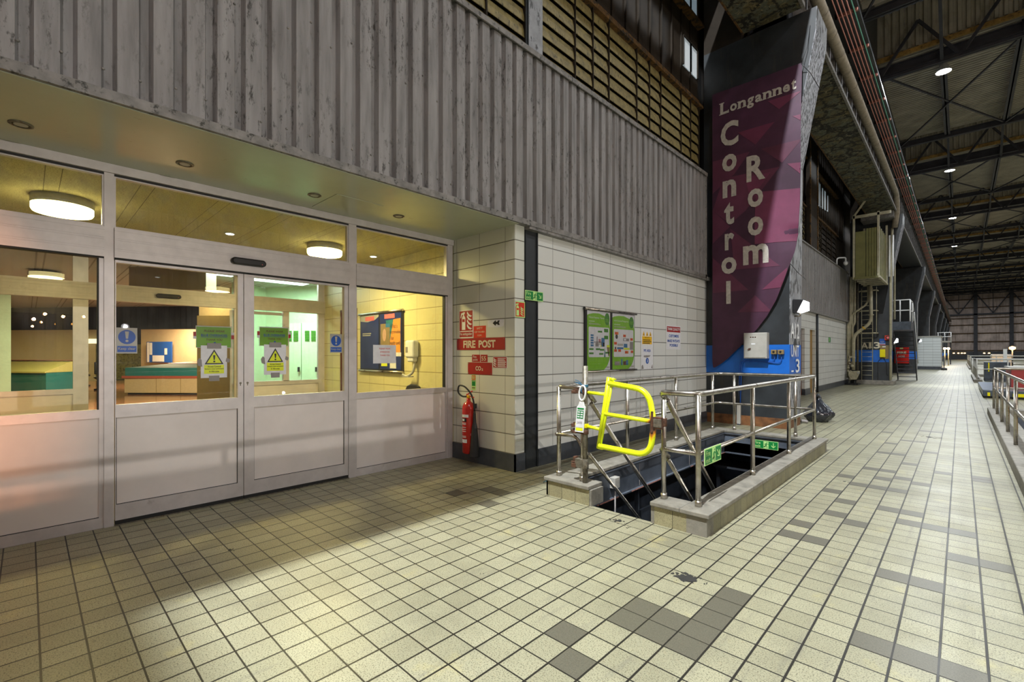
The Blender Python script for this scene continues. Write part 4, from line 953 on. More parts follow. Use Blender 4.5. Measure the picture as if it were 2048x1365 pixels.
L_ = [(-2.46, KY0 - 0.02), (-2.46, 3.80), (-2.73, 3.80), (-2.73, 7.75), (-1.60, 7.75), (-1.60, 3.80), (-1.85, 3.80), (-1.85, KY0 - 0.02), (KX1 + 0.02, KY0 - 0.02), (KX1 + 0.02, KY1 + 0.02), (KX0 - 0.02, KY1 + 0.02), (KX0 - 0.02, KY0 - 0.02)]
mb = MB(); mb.box(KX0 - 0.02, -2.46, KY0 - 0.02, 3.80, 0.145, 0.182, 'concrete'); mb.box(KX0 - 0.02, -2.73, 3.80, 7.75, 0.145, 0.18, 'concrete'); mb.box(KX0 - 0.02, -1.60, 7.75, KY1 + 0.02, 0.145, 0.18, 'concrete')
mb.box(-1.85, -1.60, KY0 - 0.02, 3.80, 0.145, 0.182, 'concrete')
for (a, b) in ((KY0 - 0.02, 3.795), (3.80, 5.02), (5.025, 6.5), (6.505, KY1 + 0.02)): mb.box(-1.60, KX1 + 0.02, a, b, 0.145, 0.182, 'concrete')
cop = mb.build('coping', root, 0.007)
mb = MB()
mb.box(-2.76, -2.73, 3.62, 7.75, -0.16, 0.135, 'pit'); mb.box(-1.61, -1.58, 3.80, 7.75, -0.16, 0.135, 'pit'); mb.box(-2.76, -1.58, 7.74, 7.77, -0.16, 0.135, 'pit')
mb.box(-2.73, -2.715, 3.8, 7.74, 0.115, 0.13, 'navy'); mb.box(-2.73, -1.6, 7.72, 7.74, 0.115, 0.13, 'navy')
for yy in (5.0, 6.4): mb.box(-2.731, -2.726, yy, yy + 0.006, -0.15, 0.11, 'grey')
mb.build('steel_lining', root)
mb = MB()
mb.box(-2.78, -2.70, 3.62, 7.75, -0.172, -0.158, 'pit'); mb.box(-2.78, -1.6, 7.68, 7.77, -0.172, -0.158, 'pit')
rr = random.Random(9); y = 3.7
while y < 7.5:
    q = rr.uniform(0.05, 0.4)
    if rr.random() < 0.6: mb.box(-2.701, -2.697, y, y + q, -0.172, -0.160, 'pink')
    y += q + 0.02
mb.build('bottom_flange', root)
# shaft below
mb = MB()
mb.box(-3.3, -3.2, 3.4, 9.4, -3.2, -0.18, 'pit'); mb.box(-1.3, -1.2, 3.4, 9.4, -3.2, -0.18, 'pit'); mb.box(-3.3, -1.2, 9.3, 9.4, -3.2, -0.18, 'pit'); mb.box(-3.3, -1.2, 3.3, 3.4, -3.2, -0.18, 'pit'); mb.box(-3.3, -1.2, 3.3, 9.4, -3.3, -3.2, 'navy')
struct(mb, 'wall_stairwell')
mb = MB()
mb.prism([(8.0, -0.42), (7.9, -0.46), (8.35, -0.80), (8.45, -0.78)], 0, -2.95, -1.35, 'pit'); mb.box(-2.95, -1.35, 7.86, 8.4, -0.46, -0.42, 'navy'); mb.box(-2.95, -1.35, 8.3, 8.7, -0.84, -0.80, 'pit'); mb.box(-2.95, -2.9, 8.0, 8.6, -1.6, -0.42, 'pit')
o = mb.build('hopper_beam'); tag(o, 'dark sloping steel beam low in the stairwell beneath its far edge', 'beam')
mb = MB(); mb.prism([(5.3, -0.55), (5.9, -0.55), (5.3, -1.25)], 0, -2.9, -2.87, 'pit'); mb.box(-2.95, -2.9, 5.28, 5.31, -2.5, -0.2, 'pit'); mb.box(-2.95, -2.9, 4.3, 4.33, -2.5, -0.2, 'pit'); o = mb.build('gusset_plate'); tag(o, 'triangular steel gusset plate on the left side of the stairwell', 'bracket')
mb = MB()
for i in range(13):
    z = -0.2 * (i + 1) ; y = 3.62 + 0.213 * i
    mb.box(-2.42, -1.88, y, y + 0.24, z - 0.03, z, 'plat'); mb.box(-2.42, -1.88, y + 0.2, y + 0.21, z - 0.2, z, 'navy') if 0 else None
treads = mb
root = thing('steel_stair', (-2.15, 5.0, -3.2), 'dark steel stair going down inside the tiled kerb', 'stairs')
treads.build('treads', root)
for x in (-2.47, -1.87):
    MB().obox((x, 3.64, -0.12), (x, 6.7, -3.0), 0.02, 0.24, 'pit').build('stringer', root)
o = MB().box(-2.728, -2.66, 4.35, 4.45, -0.05, 0.07, 'lgrey').build('junction_box', bevel=0.006); tag(o, 'small grey junction box on the left lining of the stairwell', 'junction box')
MB().tube([(-2.69, 4.40, -0.05), (-2.69, 4.40, -0.9)], 0.008, 'grey', 8).build('conduit', o)
f = Face('y-', 7.738)
f.rect(-2.30, -0.040, -1.955, 0.085, 'lum', 0.004); f.poly([(-2.293, -0.033), (-1.962, -0.033), (-1.962, 0.078), (-2.293, 0.078)], 'green', 0.0055)
def fire_exit(f, a0, b0, a1, b1, down=True, d=0.0075, plate=False):
    w_ = a1 - a0; h_ = b1 - b0
    if plate:
        f.rect(a0, b0, a1, b1, 'lum', 0.005); g = 0.045 * h_ + 0.004; f.poly([(a0 + g, b0 + g), (a1 - g, b0 + g), (a1 - g, b1 - g), (a0 + g, b1 - g)], 'green', 0.0065); d = 0.0085
    A = lambda x: a0 + w_ * x
    B = lambda y: b0 + h_ * y
    f.text('Fire', A(0.05), B(0.54), A(0.30), B(0.86), 'lum', d, 0.01); f.text('exit', A(0.05), B(0.14), A(0.30), B(0.44), 'lum', d, 0.01)
    f.poly([(A(0.42), B(0.08)), (A(0.62), B(0.08)), (A(0.62), B(0.92)), (A(0.42), B(0.92))], 'lum', d)
    P = lambda pts: f.poly([(A(0.40 + 0.24 * x), B(y)) for x, y in pts], 'green', d + 0.0012)
    f.disc(A(0.56), B(0.80), h_ * 0.055, 'green', d + 0.0012)
    P([(0.50, 0.72), (0.68, 0.70), (0.58, 0.42), (0.40, 0.46)]); P([(0.40, 0.50), (0.55, 0.44), (0.30, 0.26), (0.10, 0.30), (0.10, 0.24), (0.34, 0.20)]); P([(0.45, 0.46), (0.60, 0.44), (0.74, 0.28), (0.70, 0.10), (0.62, 0.10), (0.64, 0.26)])
    P([(0.52, 0.70), (0.30, 0.62), (0.22, 0.48), (0.28, 0.48), (0.36, 0.58), (0.52, 0.62)]); P([(0.62, 0.68), (0.80, 0.54), (0.92, 0.60), (0.90, 0.66), (0.80, 0.61), (0.66, 0.70)])
    cx, cy = A(0.81), B(0.5); r = h_ * 0.30
    def arrow(ang):
        ca, sa = math.cos(ang), math.sin(ang)
        for pts in ([(-0.12, 1), (0.12, 1), (0.12, -0.6), (-0.12, -0.6)], [(0, -1), (-0.75, -0.25), (-0.75, 0.12), (0, -0.6)], [(0, -1), (0.75, -0.25), (0.75, 0.12), (0, -0.6)]):
            f.poly([(cx + r * (x * ca - y * sa), cy + r * (x * sa + y * ca)) for x, y in pts], 'lum', d)
    arrow(0 if down else math.radians(45))
fire_exit(f, -2.30, -0.04, -1.955, 0.085, True)
o = f.build('fire_exit_sign'); tag(o, 'green fire exit sign with a down arrow on the far inner wall of the stairwell', 'sign')

# ------------------------------------------------------------------ guard rails
def rail_set(root, name, pts, r, mat='steel', bendr=0.07):
    MB().tube(bend(pts, bendr), r, mat, 14).build(name, root)
RX, LX, FY, NY = -1.51, -2.90, 7.86, 3.71
ZT, ZM = 1.075, 0.60
root = thing('stairwell_railing', (-2.2, 5.8, 0.18), 'stainless tubular guard railing standing on the kerb of the stairwell', 'railing')
rail_set(root, 'top_rail', [(-1.80, 3.78, 1.0), (-1.83, NY, ZT), (RX, NY, ZT), (RX, FY, ZT), (LX, FY, ZT), (LX, NY - 0.06, ZT), (-2.60, NY, ZT), (-2.52, 3.76, 0.93)], 0.024, bendr=0.12)
rail_set(root, 'mid_rail', [(-1.80, 3.80, 0.52), (-1.84, NY, ZM), (RX + 0.0, NY, ZM), ], 0.020)
rail_set(root, 'mid_rail', [(RX, NY, ZM), (RX, FY, ZM), (LX, FY, ZM), (LX, NY - 0.06, ZM)], 0.018, bendr=0.10)
rail_set(root, 'mid_rail', [(LX, NY - 0.05, ZM), (-2.70, NY, ZM + 0.0), (-2.61, NY - 0.02, 0.50), (-2.61, NY - 0.03, 0.40)], 0.018, bendr=0.15)
for (x, y, z) in ((RX, NY, ZT), (RX, 5.06, ZT), (RX, 6.43, ZT), (RX, 7.80, ZT), (-1.76, FY, ZT), (-2.62, FY, ZT), (LX, 7.70, ZT), (LX, 6.35, ZT), (LX, 5.02, ZT), (LX, NY - 0.02, ZT), (-1.80, NY + 0.0, 1.02), (-2.61, NY - 0.03, 0.9)):
    mb = MB(); mb.tube([(x, y, 0.18), (x, y, z - 0.005)], 0.021 if x != -2.61 else 0.015, 'steel', 14); PO = mb.build('post', root); MB().lathe((x, y, 0.18), [(0.026, 0), (0.026, 0.05)], 'steel', 14).build('base_collar', PO)
for nm, pts, r in (('stair_handrail', [(-1.80, 3.76, 1.02), (-1.80, 6.6, -1.68)], 0.021), ('stair_handrail', [(-1.80, 3.79, 0.50), (-1.80, 6.2, -1.80)], 0.018), ('stair_handrail', [(-2.52, 3.70, 0.93), (-2.52, 6.6, -1.80)], 0.021), ('stair_handrail', [(-2.52, 3.66, 0.457), (-2.52, 6.2, -1.83)], 0.018)):
    MB().tube(pts, r, 'steel', 12).build(nm, root)
for (x, y) in ((-2.5, 5.0), (-1.82, 5.1)): MB().tube([(x, y, -0.3), (x, y, -1.45)], 0.017, 'steel', 10).build('baluster', root)
# scaffold tube and clamps
root = thing('scaffold_pole', (-2.558, 3.66, 0.18), 'short rusty scaffold tube clamped upright at the near left post of the stairwell', 'scaffold pole')
mb = MB(); mb.tube([(-2.558, 3.655, 0.18), (-2.558, 3.655, 1.285)], 0.026, 'galv', 18); mb.build('tube', root)
for (z, mt) in ((0.36, 'rustmetal'), (0.72, 'yellow'), (0.66, 'rustmetal'), (1.04, 'rustmetal')):
    mb = MB(); hgt = 0.045 if z == 0.36 else 0.02
    mb.lathe((-2.558, 3.655, z - hgt), [(0.033, 0), (0.033, 2 * hgt)], 'galv' if z == 0.36 else mt, 16)
    mb.box(-2.66, -2.58, 3.63, 3.68, z - hgt * 0.9, z + hgt * 0.9, mt if z != 0.36 else 'galv'); mb.box(-2.70, -2.65, 3.625, 3.66, z - hgt * 1.1, z - hgt * 0.2, 'rustmetal'); mb.box(-2.69, -2.66, 3.64, 3.69, z - hgt * 0.4, z + hgt * 1.2, 'rustmetal')
    mb.tube([(-2.71, 3.645, z), (-2.66, 3.645, z)], 0.010, 'rustmetal', 8)
    mb.build('clamp', root, 0.003)
# inspection tag holder
root = thing('inspection_tag', (-2.575, 3.61, 0.7), 'white and green scaffold inspection tag hanging by blue cord on the scaffold tube', 'tag')
tilt = 0.10
def tg(a, z): return -2.575 + a + tilt * (z - 0.9)
mb = MB()
ring = []
for k in range(20):
    t = 2 * math.pi * k / 20; ring.append((tg(0.035 * math.cos(t), 1.03 + 0.07 * math.sin(t)), 3.615, 1.03 + 0.07 * math.sin(t)))
mb.tube(ring, 0.009, 'white', 8, closed=True)
mb.prism([(tg(-0.022, 0.95), 0.95), (tg(0.022, 0.95), 0.95), (tg(0.035, 0.91), 0.91), (tg(0.048, 0.90), 0.90), (tg(0.048, 0.66), 0.66), (tg(-0.048, 0.66), 0.66), (tg(-0.048, 0.90), 0.90), (tg(-0.035, 0.91), 0.91)], 1, 3.612, 3.622, 'white'); HD = mb.build('holder', root)
mb = MB()
def tq(a0, z0, a1, z1, mat, y): mb.prism([(tg(a0, z0), z0), (tg(a1, z0), z0), (tg(a1, z1), z1), (tg(a0, z1), z1)], 1, y - 0.001, y, mat)
tq(-0.040, 0.705, 0.040, 0.895, 'paper', 3.611); tq(-0.036, 0.79, 0.036, 0.865, 'green', 3.6095); tq(-0.036, 0.875, 0.036, 0.89, 'green', 3.6095); tq(-0.040, 0.675, 0.040, 0.70, 'syel', 3.611)
for i in range(3):
    tq(-0.03, 0.80 + i * 0.022, -0.004, 0.812 + i * 0.022, 'paper', 3.608); tq(0.004, 0.80 + i * 0.022, 0.03, 0.812 + i * 0.022, 'paper', 3.608)
for (t, z) in (('SAFE', 0.74), ): 
    vs, fs = text_geo(t, 0.0); mb.add([(tg(-0.028 + 0.056 * x, z + 0.022 * y_), 3.6085, z + 0.022 * y_) for x, y_ in vs], fs, 'grey')
mb.build('tag_insert', HD)
mb = MB()
for z in (1.085, 1.095, 1.10): mb.lathe((-2.558, 3.655, z), [(0.029, 0), (0.031, 0.004), (0.029, 0.008)], 'rope', 14)
mb.tube([(-2.57, 3.62, 1.09), (-2.575, 3.612, 1.05), (-2.56, 3.61, 1.03)], 0.004, 'rope', 6)
for (dx, dz) in ((-0.09, 0.05), (-0.08, 0.02), (-0.10, 0.03)): mb.tube([(-2.57, 3.63, 1.10), (-2.57 + dx * 0.5, 3.63, 1.10 + dz * 0.8), (-2.57 + dx, 3.635, 1.10 + dz)], 0.003, 'rope', 6)
o = mb.build('blue_cord'); tag(o, 'blue cord knotted round the top of the scaffold tube', 'cord')
mb = MB(); rr = random.Random(2)
for k in range(12):
    x, y = -3.12 + rr.uniform(-0.16, 0.16), 4.0 + rr.uniform(-0.12, 0.12); a = rr.uniform(-0.5, 0.5); q = rr.uniform(0.05, 0.14)
    mb.tube([(x, y, 0.006), (x + q * 0.5 * math.cos(a), y + q * 0.5 * math.sin(a), rr.uniform(0.01, 0.05)), (x + q * math.cos(a), y + q * math.sin(a), 0.006)], 0.005, 'rope', 6)
o = mb.build('blue_cord'); tag(o, 'frayed scrap of blue rope lying on the floor beside the kerb', 'rope')

# the yellow swing gate
root = thing('safety_gate', (-2.1, 3.66, 0.55), 'bright yellow tubular swing gate with rusty worn end across the stair entrance', 'gate')
GY = 3.66
mb = MB(); mb.tube([(-2.300, GY, 1.185), (-2.413, GY, 0.53)], 0.021, 'gate', 14); mb.obox((-2.305, GY, 1.175), (-2.235, GY, 1.168), 0.03, 0.012, 'gate'); mb.obox((-2.42, GY, 0.535), (-2.36, GY, 0.530), 0.035, 0.02, 'gate'); mb.build('hinge_post', root)
mb = MB(); mb.tube([(-2.535, GY, 1.035), (-2.325, GY, 1.028)], 0.016, 'gate', 12); mb.build('stub_arm', root)
mb = MB(); mb.tube([(-2.535, GY, 0.715), (-2.375, GY, 0.702)], 0.016, 'gate', 12); mb.build('stub_arm', root)
mb = MB(); mb.tube([(-2.285, GY - 0.03, 1.135)] + [tuple(p) for p in bend([(-2.28, GY - 0.03, 1.135), (-1.90, GY - 0.03, 1.09), (-1.845, GY - 0.03, 0.82), (-1.885, GY - 0.03, 0.54), (-2.385, GY - 0.03, 0.555)], 0.17, 8)[1:]], 0.025, 'gate', 16); GF = mb.build('gate_frame', root)
mb = MB(); mb.tube([(-2.325, GY - 0.03, 0.855), (-1.865, GY - 0.03, 0.832)], 0.018, 'gate', 12); mb.build('middle_bar', GF)
mb = MB(); mb.tube([(-2.245, GY - 0.03, 1.16), (-2.375, GY - 0.03, 0.545)], 0.011, 'gate', 10); mb.lathe((-2.245, GY - 0.03, 1.155), [(0.014, 0), (0.014, 0.03)], 'gate', 10); mb.build('hinge_rod', root)
mb = MB(); mb.box(-1.862, -1.845, GY - 0.06, GY - 0.02, 0.74, 0.92, 'rustmetal'); mb.box(-1.85, -1.775, GY - 0.055, GY - 0.01, 0.775, 0.875, 'rustmetal'); mb.box(-1.84, -1.77, GY - 0.06, GY - 0.05, 0.79, 0.86, 'galv'); mb.lathe((-1.80, GY + 0.05, 0.79), [(0.027, 0), (0.027, 0.07)], 'rustmetal', 12); mb.build('latch_bracket', GF, 0.003)
# fire exit sign on the rail
f = Face('x+', RX + 0.028); f.rect(3.75, 0.50, 4.10, 0.635, 'grey', 0.004); f.at += 0.004; fire_exit(f, 3.75, 0.50, 4.10, 0.635, False, plate=True)
o = f.build('fire_exit_sign'); tag(o, 'green fire exit sign with a diagonal arrow fixed to the near stairwell rail', 'sign')

# ================================================================== SIGNS by the fire point (return wall Y = 4.0)
def flames(f, a0, b0, a1, b1, mat, d):
    A = lambda x: a0 + (a1 - a0) * x
    B = lambda y: b0 + (b1 - b0) * y
    for (oy) in (0.0, 0.24, 0.48, 0.68):
        f.poly([(A(x), B(y + oy)) for x, y in ((0.0, 0.22 if oy else 0.2), (0.28, 0.06), (0.72, 0.0), (1.0, 0.06), (0.70, 0.10), (0.40, 0.16), (0.22, 0.24), (0.08, 0.32))], mat, d)
def exting_icon(f, a0, b0, a1, b1, mat, mat2, d):
    A = lambda x: a0 + (a1 - a0) * x
    B = lambda y: b0 + (b1 - b0) * y
    f.poly([(A(0.28), B(0)), (A(0.85), B(0)), (A(0.85), B(0.66)), (A(0.74), B(0.76)), (A(0.39), B(0.76)), (A(0.28), B(0.66))], mat, d)
    f.poly([(A(0.48), B(0.76)), (A(0.65), B(0.76)), (A(0.65), B(0.88)), (A(0.48), B(0.88))], mat, d)
    f.poly([(A(0.15), B(0.93)), (A(0.70), B(1.0)), (A(0.80), B(0.94)), (A(0.62), B(0.86)), (A(0.30), B(0.84)), (A(0.12), B(0.66)), (A(0.02), B(0.68)), (A(0.12), B(0.86))], mat, d)
    if mat2: f.poly([(A(0.36), B(0.44)), (A(0.77), B(0.44)), (A(0.77), B(0.60)), (A(0.36), B(0.60))], mat2, d + 0.001)
W4 = 4.0
def sign(pl, at): return Face(pl, at)
def done(f, label, cat='sign', nm='wall_sign', **k):
    o = f.build(nm); tag(o, label, cat); return o
f = Face('y-', W4); f.rect(-4.828, 1.607, -4.542, 1.976, 'white', 0.003); f.poly([(-4.815, 1.70), (-4.555, 1.70), (-4.555, 1.963), (-4.815, 1.963)], 'red', 0.0045); f.poly([(-4.815, 1.62), (-4.555, 1.62), (-4.555, 1.688), (-4.815, 1.688)], 'red', 0.0045)
exting_icon(f, -4.80, 1.715, -4.68, 1.95, 'white', 'red', 0.006); flames(f, -4.665, 1.715, -4.565, 1.955, 'white', 0.006); f.text('Fire extinguisher', -4.808, 1.633, -4.562, 1.678, 'white', 0.006, 0.01)
done(f, 'red and white fire extinguisher sign, uppermost beside the glass front', nm='fire_extinguisher_sign')
f = Face('y-', W4); f.rect(-4.535, 1.603, -4.305, 1.755, 'redlt', 0.003); f.text('SAFETY', -4.475, 1.712, -4.365, 1.738, 'textcream', 0.0045); f.text('KEEP THIS AREA', -4.515, 1.668, -4.325, 1.69, 'textcream', 0.0045); f.text('CLEAR', -4.46, 1.625, -4.38, 1.645, 'textcream', 0.0045)
done(f, 'small red SAFETY KEEP THIS AREA CLEAR sign above the FIRE POST board', nm='safety_sign')
f = Face('y-', W4); f.rect(-4.870, 1.450, -3.968, 1.599, 'red', 0.006); f.text('FIRE', -4.735, 1.475, -4.495, 1.572, 'textcream', 0.0075, 0.035); f.text('POST', -4.435, 1.475, -4.125, 1.572, 'textcream', 0.0075, 0.035)
for (a, b) in ((-4.855, 1.465), (-4.855, 1.583), (-3.985, 1.465), (-3.985, 1.583)): f.disc(a, b, 0.006, 'galv', 0.0085)
done(f, 'long dark red board lettered FIRE POST', nm='fire_post_sign')
f = Face('y-', W4); f.rect(-4.566, 1.295, -4.275, 1.388, 'red', 0.003); f.text('Fire', -4.545, 1.345, -4.48, 1.378, 'white', 0.0045); f.text('point', -4.545, 1.302, -4.455, 1.337, 'white', 0.0045); f.poly([(-4.408, 1.295), (-4.402, 1.295), (-4.402, 1.388), (-4.408, 1.388)], 'white', 0.0045); f.text('55', -4.385, 1.312, -4.30, 1.368, 'textcream', 0.0045, 0.01)
done(f, 'small red sign reading Fire point 55', nm='fire_point_sign')
f = Face('y-', W4); f.rect(-4.646, 1.136, -4.192, 1.288, 'red', 0.005); f.text('CO', -4.495, 1.185, -4.39, 1.242, 'textcream', 0.0065, 0.03); f.text('2', -4.38, 1.185, -4.352, 1.215, 'textcream', 0.0065, 0.03)
for (a, b) in ((-4.63, 1.15), (-4.63, 1.273), (-4.21, 1.15), (-4.21, 1.273)): f.disc(a, b, 0.008, 'galv', 0.0075)
done(f, 'dark red board lettered CO2 below the fire point number', nm='extinguisher_type_sign')
f = Face('y-', W4); f.rect(-4.175, 1.226, -3.931, 1.364, 'white', 0.003); f.poly([(-4.169, 1.231), (-3.937, 1.231), (-3.937, 1.359), (-4.169, 1.359)], 'red', 0.0045); flames(f, -4.16, 1.24, -4.105, 1.35, 'white', 0.006); f.lines(-4.09, 1.24, -3.945, 1.352, 9, 'paper', 0.006, 0.45)
done(f, 'red instruction sign with flames beside the CO2 board', nm='instruction_sign')
f = Face('y-', W4); f.rect(-4.574, 0.930, -4.495, 1.128, 'lum', 0.003); f.poly([(-4.569, 1.062), (-4.50, 1.062), (-4.50, 1.122), (-4.569, 1.122)], 'redlt', 0.0045); f.poly([(-4.572, 1.045), (-4.497, 1.045), (-4.497, 1.052), (-4.572, 1.052)], 'black', 0.0045); f.poly([(-4.567, 0.985), (-4.502, 0.985), (-4.502, 1.04), (-4.567, 1.04)], 'green', 0.0045)
for i in range(3):
    f.disc(-4.555 + i * 0.02, 0.96, 0.008, 'brown', 0.0045); 
exting_icon(f, -4.560, 1.07, -4.538, 1.117, 'lum', None, 0.006); flames(f, -4.53, 1.07, -4.508, 1.117, 'lum', 0.006)
done(f, 'narrow glow yellow sticker with red top just above the extinguisher hose', nm='extinguisher_sticker')
f = Face('y-', W4); f.poly([(-4.268, 1.732), (-4.10, 1.722), (-3.99, 1.735), (-3.983, 1.818), (-4.12, 1.822), (-4.272, 1.812)], 'paper', 0.002)
f.poly([(-4.18, 1.778), (-4.13, 1.812), (-4.12, 1.792), (-4.10, 1.792), (-4.085, 1.808), (-4.055, 1.808), (-4.07, 1.78), (-4.055, 1.752), (-4.085, 1.752), (-4.10, 1.765), (-4.12, 1.765), (-4.13, 1.745)], 'black', 0.0035)
done(f, 'white paper sticker with a black arrow pointing left', nm='arrow_sticker')
f = Face('x+', -3.80); f.rect(3.975, 1.832, 4.172, 2.026, 'lum', 0.003); f.poly([(3.988, 1.845), (4.159, 1.845), (4.159, 2.013), (3.988, 2.013)], 'redlt', 0.0045); exting_icon(f, 3.995, 1.855, 4.075, 2.003, 'lum', 'redlt', 0.006); flames(f, 4.09, 1.857, 4.15, 1.965, 'lum', 0.006)
f.mb.v = [(x, max(y, 4.008), z) for x, y, z in f.mb.v]
done(f, 'glow bordered red extinguisher symbol on the corner of the block wall', nm='fire_extinguisher_sign')
f = Face('x+', -3.784); fire_exit(f, 4.157, 2.052, 4.490, 2.17, False, plate=True)
done(f, 'green fire exit sign with diagonal arrow on the black post', nm='fire_exit_sign')
# the extinguisher
root = thing('fire_extinguisher', (-4.505, 3.885, 0.13), 'red carbon dioxide fire extinguisher hung below the CO2 board with a black horn', 'fire extinguisher')
ex, ey = -4.505, 3.885
mb = MB(); mb.lathe((ex, ey, 0.135), [(0.02, -0.0), (0.065, 0.004), (0.08, 0.02), (0.08, 0.565), (0.076, 0.60), (0.06, 0.635), (0.035, 0.655), (0.026, 0.665), (0.026, 0.70)], 'extred', 32); CYL = mb.build('cylinder', root)
mb = MB(); mb.lathe((ex, ey, 0.835), [(0.02, 0), (0.024, 0.01), (0.024, 0.03), (0.015, 0.04)], 'amber', 12); mb.build('valve', root)
mb = MB(); mb.obox((ex - 0.03, ey, 0.875), (ex + 0.07, ey, 0.93), 0.02, 0.012, 'redlt'); mb.obox((ex - 0.02, ey, 0.872), (ex + 0.10, ey, 0.85), 0.02, 0.012, 'redlt'); mb.obox((ex - 0.03, ey, 0.85), (ex - 0.03, ey, 0.89), 0.02, 0.012, 'redlt'); mb.build('handle', root, 0.003)
mb = MB(); mb.tube(bend([(ex - 0.02, ey, 0.855), (ex - 0.10, ey - 0.02, 0.85), (ex - 0.18, ey - 0.03, 0.90), (ex - 0.16, ey - 0.03, 1.0), (ex - 0.05, ey - 0.02, 0.985), (ex + 0.06, ey - 0.01, 0.90), (ex + 0.10, ey, 0.80), (ex + 0.115, ey, 0.66)], 0.07, 6), 0.011, 'rubber', 10); HO = mb.build('hose', root)
mb = MB(); mb.lathe((ex + 0.115, ey, 0.68), [(0.014, 0), (0.018, -0.04), (0.022, -0.14), (0.035, -0.2), (0.066, -0.56), (0.068, -0.57), (0.05, -0.565)], 'rubber', 24); mb.build('horn', HO)
mb = MB()
def wrap(z0, z1, a0, a1, mat, r=0.0812, n=8):
    vs = []
    for i in range(n + 1):
        a = math.radians(a0 + (a1 - a0) * i / n)
        for z in (z0, z1): vs.append((ex + r * math.cos(a), ey + r * math.sin(a), z))
    mb.add(vs, [(2 * i, 2 * i + 2, 2 * i + 3, 2 * i + 1) for i in range(n)], mat, True)
wrap(0.60, 0.635, 240, 318, 'paper'); wrap(0.545, 0.59, 240, 300, 'black'); wrap(0.28, 0.325, 240, 305, 'paper')
for z in (0.51, 0.525, 0.47, 0.445, 0.42, 0.36, 0.345): wrap(z, z + 0.007, 244, 296, 'paper', 0.0815)
wrap(0.37, 0.40, 335, 375, 'pinkl', 0.0815); wrap(0.555, 0.58, 252, 280, 'paper', 0.0818)
mb.build('label', CYL)
mb = MB(); mb.box(ex - 0.03, ex + 0.03, ey + 0.07, 3.998, 0.70, 0.76, 'black'); mb.box(ex + 0.07, ex + 0.10, ey - 0.01, ey + 0.01, 0.42, 0.45, 'black'); mb.box(ex - 0.085, ex + 0.085, ey - 0.004, ey + 0.004, 0.425, 0.44, 'extred'); mb.build('bracket', root)

